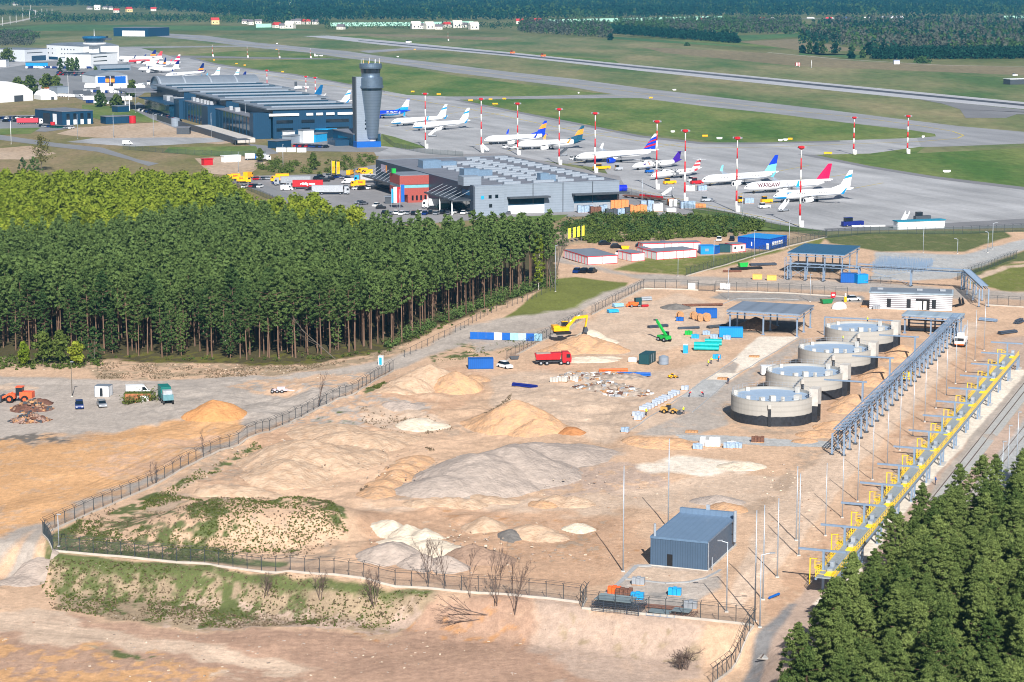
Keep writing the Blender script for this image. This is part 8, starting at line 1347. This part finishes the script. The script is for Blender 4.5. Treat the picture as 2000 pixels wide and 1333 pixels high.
tag(MB().box((0, 0, 0), (.7, .5, 1.6)).box((0, 0, 1.6), (.4, .3, .9), mi=1).obj('fuel_pump', [YEL, WHT], loc=T(1651, 590)), 'yellow and white pump post left of the white estate car', 'pump'); tag(MB().box((0, 0, .2), (2.2, 1.4, .9)).box((0, 0, 0), (2, 1.2, .2), mi=1).obj('generator', [YEL, BLK], loc=T(1544, 733), rz=.1), 'yellow generator on the ground behind the second tank', 'generator')
t = thing('valve_skid', 'yellow valve skid under the pipe trestle', 'valve skid', T(1772, 745), AXS); b = MB(); [b.box((x, y, 0), (.12, .12, 2.0)) for x in (-1, 1) for y in (-1.2, 0, 1.2)]; [b.bar((-1, y, z), (1, y, z), .2) for y in (-1.2, 0, 1.2) for z in (.8, 1.4, 2)]; b.obj('frame', YR, t); MB().cyl((0, -1.6, 1), (0, 1.6, 1), .3, n=8).obj('pipe', SIL, t)
t = thing('buried_pipes', 'dark insulated pipes running down from the striped building', 'pipes', T(1874, 585), AXS); b = MB(); [b.cyl((o, 0, .4), (2.2 + o, -11, .4), .2, n=8).cyl((2.2 + o, -11, .4), (.5 + o, -16, .3), .2, n=8) for o in (0, .9)]; b.obj('pipe', BLK, t)
for x, y, lab in ((1378, 795 - 40, 'left'), (1400, 757, 'right')): pass
SKN = paint('skin', 214, 160, 130, .6); VST = paint('hi_vis_yellow', 226, 240, 40, .6); TRS = paint('work_trousers', 34, 44, 70, .8)
def person(x, y, label, vest=None, rz=0.0, bend=0.0, z=None, pose=0):
 p = T(x, y) if z is None else G(x, y, z); me = bpy.data.meshes.new('person'); s = sin(bend); c = cos(bend); w = .14 + .08 * (pose == 1)
 up = lambda dx, dy, dz: (dx + s * dz, dy, .92 + c * dz)
 V = [(0, 0, .92), (0, .11, .88), (.05 + .12 * pose, w, .48), (-.05 + .05 * pose, w + .02, .07), (0, -.11, .88), (-.03, -w, .48), (-.12, -w - .02, .07), up(0, 0, .28), up(0, 0, .5), up(.02, 0, .6), up(.03, 0, .74), up(.04, 0, .84), up(0, .2, .47), up(.1, .25, .2), up(.26, .2, .02), up(0, -.2, .47), up(.08, -.26, .2), up(.2, -.22, .0), (.1, w + .03, .05), (.05, -w - .03, .05)]
 E = [(0, 1), (1, 2), (2, 3), (0, 4), (4, 5), (5, 6), (0, 7), (7, 8), (8, 9), (9, 10), (10, 11), (8, 12), (12, 13), (13, 14), (8, 15), (15, 16), (16, 17), (3, 18), (6, 19)]
 R_ = [.15, .1, .075, .055, .1, .075, .055, .15, .16, .065, .1, .09, .075, .055, .045, .075, .055, .045, .05, .05]
 me.from_pydata(V, E, []); o = bpy.data.objects.new('person', me); COL.objects.link(o); m = o.modifiers.new('skin', 'SKIN'); m.use_smooth_shade = True; sv = me.skin_vertices[0].data
 for i, r in enumerate(R_): sv[i].radius = (r, r); sv[i].use_root = i == 0
 o.modifiers.new('sub', 'SUBSURF').levels = 1; bpy.context.view_layer.update(); m2 = bpy.data.meshes.new_from_object(o.evaluated_get(bpy.context.evaluated_depsgraph_get())); o.modifiers.clear(); o.data = m2
 m2.materials.clear(); [m2.materials.append(k) for k in (TRS, vest or VST, SKN, WHT)]
 for f in m2.polygons:
  q = f.center; h = (q.z - .92) / max(c, .3); f.material_index = 0 if q.z < .95 else (3 if h > .78 else 2 if h > .57 else 1)
 o.location = p; o.rotation_euler = (0, 0, rz); return tag(o, label, 'person')
person(1383, 716, 'person in a yellow vest standing left of the bright blue tarpaulin', None, .3); person(1389, 711, 'person in a yellow vest bending beside the blue tarpaulin', None, 1.2, .6); person(1335, 809, 'person in a yellow vest standing right of the small loader', None, 2.4); person(1262, 812, 'person in a yellow vest at the paving block pallets', None, 1.0); person(1403, 707, 'person in orange clothes in front of the blue tarpaulin', ORG, .5, .3)
person(1694, 631, 'person in a yellow vest on the deck of the farthest tank', None, .5, 0, 5.0); person(1646, 668, 'person in a yellow vest on the stair between the tanks', None, .2, 0, 3.4); person(1740, 683, 'person in blue and yellow beside the wall of the third tank', BLU, 1.0); person(1346, 776, 'person in red kneeling on the grey paving, left one', RED, .4, 1.0, None, 1); person(1373, 776, 'person in red kneeling on the grey paving, right one', RED, 2.4, 1.0, None, 1); person(1422, 751, 'person in dark clothes at the upper right corner of the grey paving', TRS, 1.5, .3); person(1827, 950 - 3, 'person in dark blue beside the pale pavement near the corner wood', BLU, 0)
FOR = leafmat('far_forest', (.006, .034, .026), (.022, .07, .04), .05); FORG = leafmat('far_grey_wood', (.05, .068, .05), (.12, .125, .10), .1); FORL = leafmat('far_green_wood', (.03, .08, .028), (.08, .14, .045), .1)
def farwood(name, label, poly, sx, sy, h, leaf, seed, n=16, mixed=None):
 rng = np.random.default_rng(seed); P = np.array([G(x, max(y, -8))[:2] for x, y in poly]); lo, hi = P.min(0), P.max(0); X = []; Y = []; y = lo[1]
 while y < hi[1]:
  k = np.arange(lo[0], hi[0], sx * (1 + .25 * (y - lo[1]) / max(1, lo[1]))); X.append(k + rng.uniform(-.5, .5, len(k)) * sx); Y.append(y + rng.uniform(-.5, .5, len(k)) * sy); y += sy * (1 + 1.2 * (y - lo[1]) / lo[1])
 X, Y = np.concatenate(X), np.concatenate(Y); k = inside(X, Y, [tuple(p) for p in P]) & (np.abs(X) < Y * .2381 * 1.06 + 30); X, Y = X[k], Y[k]; N = len(X); hh = h * rng.uniform(.72, 1.12, N)
 t = np.tile((np.arange(n) + .5) / n, N); hr = np.repeat(hh, n); a = rng.uniform(0, 6.28, N * n); r = sx * .62 * (1.15 - t) ** .7 * rng.uniform(.3, 1, N * n)
 C = np.stack([np.repeat(X, n) + r * np.cos(a), np.repeat(Y, n) + r * np.sin(a), hr * (.08 + .9 * t)], 1); V, Q = leaves(C, 1, .3, max(1.6, h * .2), rng, flat=1, asp=.8, up=.25); mats = [leaf]; mi = None
 if mixed: mats = [leaf] + mixed; mi = np.repeat(np.clip((fbm(X / 60, Y / 160, 3, seed) + .5) * len(mats) * 1.1 - .1 + rng.uniform(-.45, .45, N), 0, len(mats) - .01).astype(int), n)
 o = bpy.data.objects.new(name, npmesh(name, V, Q, mats, mi)); COL.objects.link(o); tag(o, label, 'forest', None, 'stuff')
farwood('far_forest', 'dark blue green forest filling the horizon', [(-80, -8), (-80, 11), (170, 13), (400, 27), (500, 39), (1000, 40), (1400, 32), (2080, 31), (2080, -8)], 9, 70, 19, FOR, 31, 14, [FOR, FORL])
farwood('mixed_wood', 'grey green mixed wood beyond the runway at top centre', [(1012, 64), (1195, 76), (1190, 50), (1016, 47)], 8, 26, 13, FORL, 32, 16, [FORG, FORL]); farwood('plantation', 'dark clipped looking pine plantation block at top centre', [(1184, 66), (1300, 75), (1440, 85.5), (1440, 77), (1190, 58)], 6, 10, 11, FOR, 33, 18)
farwood('grey_wood', 'leafless grey wood behind the dark plantation', [(1200, 56), (1380, 66), (1450, 66), (1565, 68), (1565, 42), (1420, 41), (1200, 46)], 8, 30, 13, FORG, 34, 14, [FORL, FORG]); farwood('mixed_wood', 'wide grey and green mixed wood at the top right', [(1560, 88), (1630, 86), (1690, 99), (2060, 104), (2060, 41), (1640, 42), (1565, 60)], 8, 34, 15, FORG, 35, 15, [FORL, FORG, FOR, FORL]); farwood('plantation', 'dark pine plantation strip at the right below the mixed wood', [(1698, 117), (2060, 115.5), (2060, 106), (1715, 106)], 5.5, 9, 11, FOR, 36, 20)
farwood('hedge_wood', 'tree belt before the far village at top left', [(60, 45), (300, 43), (500, 46), (640, 50), (640, 44), (500, 38), (300, 33), (60, 38)], 9, 40, 11, FORL, 37, 12, [FOR]); farwood('hedge_wood', 'scattered trees along the pale noise barrier', [(640, 57), (1000, 57), (1010, 50), (640, 51)], 16, 30, 9, FOR, 38, 12, [FORL]); farwood('scrub_wood', 'green scrub wood left of the white old terminal', [(-40, 90), (62, 90), (78, 72), (50, 63), (-40, 64)], 8, 14, 7, FORL, 39, 16, [FORG]); farwood('hedge_wood', 'dark belt of trees at the far upper left edge', [(-60, 30), (120, 36), (120, 27), (-60, 22)], 9, 40, 9, FOR, 40, 12, [FORL])
for i, (x, y, h, R) in enumerate([(1567, 104, 9, 5), (1582, 105, 15, 5), (1594, 106, 13, 5), (1606, 105, 15, 7), (1631, 105, 12, 7), (1663, 103, 10, 4), (1663, 115, 7, 5), (1684, 114, 9, 4), (1696, 108, 14, 6), (1800, 124, 6, 10), (1192, 79, 9, 5), (1342, 90, 4, 4), (1440, 84, 8, 5)]):
 lone(x, y, h, R, ['dark round tree', 'slim pale tree', 'dark bush like tree', 'broad pale tree'][i % 4] + f' on the far field, number {i + 1} from the left' if 0 else ['dark leafy tree left in the row on the far meadow', 'tall pale tree in the row on the far meadow', 'dark conifer in the row on the far meadow', 'broad greyish tree in the row on the far meadow', 'dark dome shaped tree at the right of the row on the far meadow', 'small dark conifer standing alone on the meadow', 'low bush at the airfield fence', 'pale shrub at the airfield fence', 'green tree at the left end of the plantation strip', 'flat brown green bush on the airfield before the plantation', 'grey bush at the end of the centre wood', 'tiny bush on the grass below the plantation block', 'bushy tree at the right end of the plantation block'][i], 700 + i, [FOR, FORL][i % 2], True, .08, 'far_tree', 1.8, 30, 12)
def ribbon(name, m_, pts, w_, z): return lines(name, m_, z, [(w_, pts)])
G_F1 = grassmat('meadow_grass', (.06, .13, .05), (.10, .18, .06), .004); G_F2 = grassmat('dry_meadow', (.20, .17, .10), (.24, .20, .12), .006)
sheet('meadow', G_F1, [[(1195, 72), (1440, 89), (1450, 92), (1300, 84), (1195, 76)], [(1440, 70), (1560, 66), (1560, 72), (1450, 80)], [(1560, 108), (1690, 108), (1680, 116), (1560, 104)], [(-60, 62), (100, 48), (500, 52), (640, 60), (200, 60)]], .05); sheet('dry_meadow', G_F2, [[(1440, 82), (1560, 76), (1690, 100), (1570, 100)], [(1250, 92), (1500, 104), (1700, 122), (2060, 134), (2060, 150), (1560, 130), (1300, 104)], [(700, 66), (1000, 74), (980, 80), (720, 70)]], .055)
struct(ribbon('field_road', mat('pale_track', (.45, .42, .36), .9), [(1500, 103), (1640, 116), (1840, 128), (2080, 132)], 4, .09)); struct(ribbon('approach_road', mat('pale_track', (1, 1, 1)), [(-40, 55), (40, 41), (88, 30), (70, 23), (58, 19)], 14, .09)); struct(ribbon('motorway', M_TWY, [(1380, 39), (1500, 37.5), (1700, 36.5), (2080, 37)], 26, .3))
t = thing('noise_barrier', 'long pale mint noise barrier wall along the far motorway', 'noise barrier', (0, 0, 0))
for pts in ([(645, 52), (800, 51), (925, 49)], [(1045, 46), (1250, 41.5), (1410, 38)], [(500, 54.5), (530, 54)], [(1960, 37.5), (2060, 37)]):
 b = MB(); P = [Vector(G(*q)) for q in pts]; [b.bar(a + Vector((0, 0, 3.4)), c + Vector((0, 0, 3.4)), .4, 6.8) for a, c in zip(P[:-1], P[1:])]; b.obj('panel', mat('mint_panel', srgb(176, 226, 208), .5, var=.06, scale=.02), t)
HW = paint('plaster', 226, 222, 212, .8); HY = paint('cream_plaster', 232, 208, 150, .8); HR = paint('red_tiles', 190, 60, 54, .8); HG = paint('grey_tiles', 110, 104, 108, .8)
HS = [(175, 19, 0), (190, 20, 1), (206, 18.5, 0), (216, 20, 2), (228, 25, 3), (252, 24, 4), (300, 22, 3), (30, 11, 0), (420, 48, 4), (480, 47, 0), (489, 49, 2), (505, 47, 0), (541, 55, 3), (553, 56, 0), (567, 56, 1), (575, 47, 0), (583, 48, 5), (598, 48, 3), (616, 48, 0), (666, 58, 0), (812, 57, 1), (825, 57, 2), (838, 57.5, 1), (857, 58, 0), (873, 54, 3), (893, 55, 1), (906, 54, 0), (925, 58, 1), (545, 11, 0), (568, 13, 1), (1015, 47, 3), (1050, 46, 3)]
for i, (x, y, k) in enumerate(HS):
 w_, d, h = [(13, 9, 5), (16, 12, 8), (10, 9, 6), (14, 10, 5.5), (15, 11, 8), (11, 9, 7)][k]; wl = [HW, HW, HW, HW, HY, HW][k]; rf = [HG, HW, HG, HR, HR, HG][k]; t = thing('village_house', ['white house with grey roof', 'large white flat topped house', 'small white house with grey roof', 'white house with red tiled roof', 'cream house with red roof', 'tall white house with grey roof'][k] + (' in the village at the far upper left' if x < 310 else ' in the village beyond the lone hangar' if x < 640 else ' in the village by the noise barrier'), 'house', G(x, y, 0), (i * .7) % 1.2 - .5, 'far village houses')
 slab(MB(), -w_ / 2, w_ / 2, -d / 2, d / 2, 0, h).obj('wall', wl, t); b = MB(); b.ext([(-d / 2 - .5, h), (d / 2 + .5, h), (0, h + d * .45)], -w_ / 2 - .5, w_ / 2 + .5); b.v = [(yy, xx, z) for xx, yy, z in b.v]; b.obj('roof', rf, t); [MB().box((w_ * f, -d / 2 - .05, h * .35), (w_ * .12, .1, h * .3)).obj('window', GLS, t) for f in (-.25, .2)]
for x, y, c, lab in [(1376, 39, RED, 'red lorry on the far motorway at its left end'), (1417, 38.5, SIL, 'grey lorry on the far motorway'), (1491, 38, ORG, 'small orange and white lorry on the far motorway'), (1507, 38, WHT, 'first white lorry right of the orange one on the motorway'), (1583, 37.5, WHT, 'white and red lorry in the middle of the motorway'), (1620, 37.5, PNK, 'pink ended lorry on the motorway'), (1651, 37, BLU, 'blue lorry on the motorway'), (1692, 37, WHT, 'white truck left of the long motorway building')]: semi(lab, G(x, y, .35), .02, c, WHT)
house('motorway_station', 'long grey building with light posts beside the far motorway', 'building', (1722, 36.5), (1767, 36.3), 10, 5, GRY, RFL, [('window', WHT, .4 + .06 * i, .43 + .06 * i, .1, .9) for i in range(10)])
AP = [pole(x, y, h, 'white approach light mast beside the road at the far upper left', WHT, .5, name='approach_light', group='approach light masts at the upper left', lamp=False) for x, y, h in [(5, 51, 16), (20, 48, 16), (32, 45, 16), (45, 42, 16), (58, 37, 16), (70, 34, 16), (82, 31, 16), (92, 29, 14), (102, 29, 14), (60, 21, 14), (45, 26, 14)]]
b = MB(); b.box((0, 6700, -6.5), (18400, 15200, 104.5)); hz = b.obj('haze', []) if 0 else bpy.data.objects.new('haze', b.mesh('haze', [])); COL.objects.link(hz); hz['kind'] = 'stuff'
m = bpy.data.materials.new('air'); m.use_nodes = True; N = m.node_tree.nodes; L = m.node_tree.links; N.remove(N['Principled BSDF']); v = N.new('ShaderNodeVolumePrincipled'); v.inputs['Color'].default_value = (.13, .52, .92, 1); v.inputs['Density'].default_value = HAZE; v.inputs['Anisotropy'].default_value = .2; L.new(v.outputs[0], N['Material Output'].inputs['Volume']); hz.data.materials.append(m)
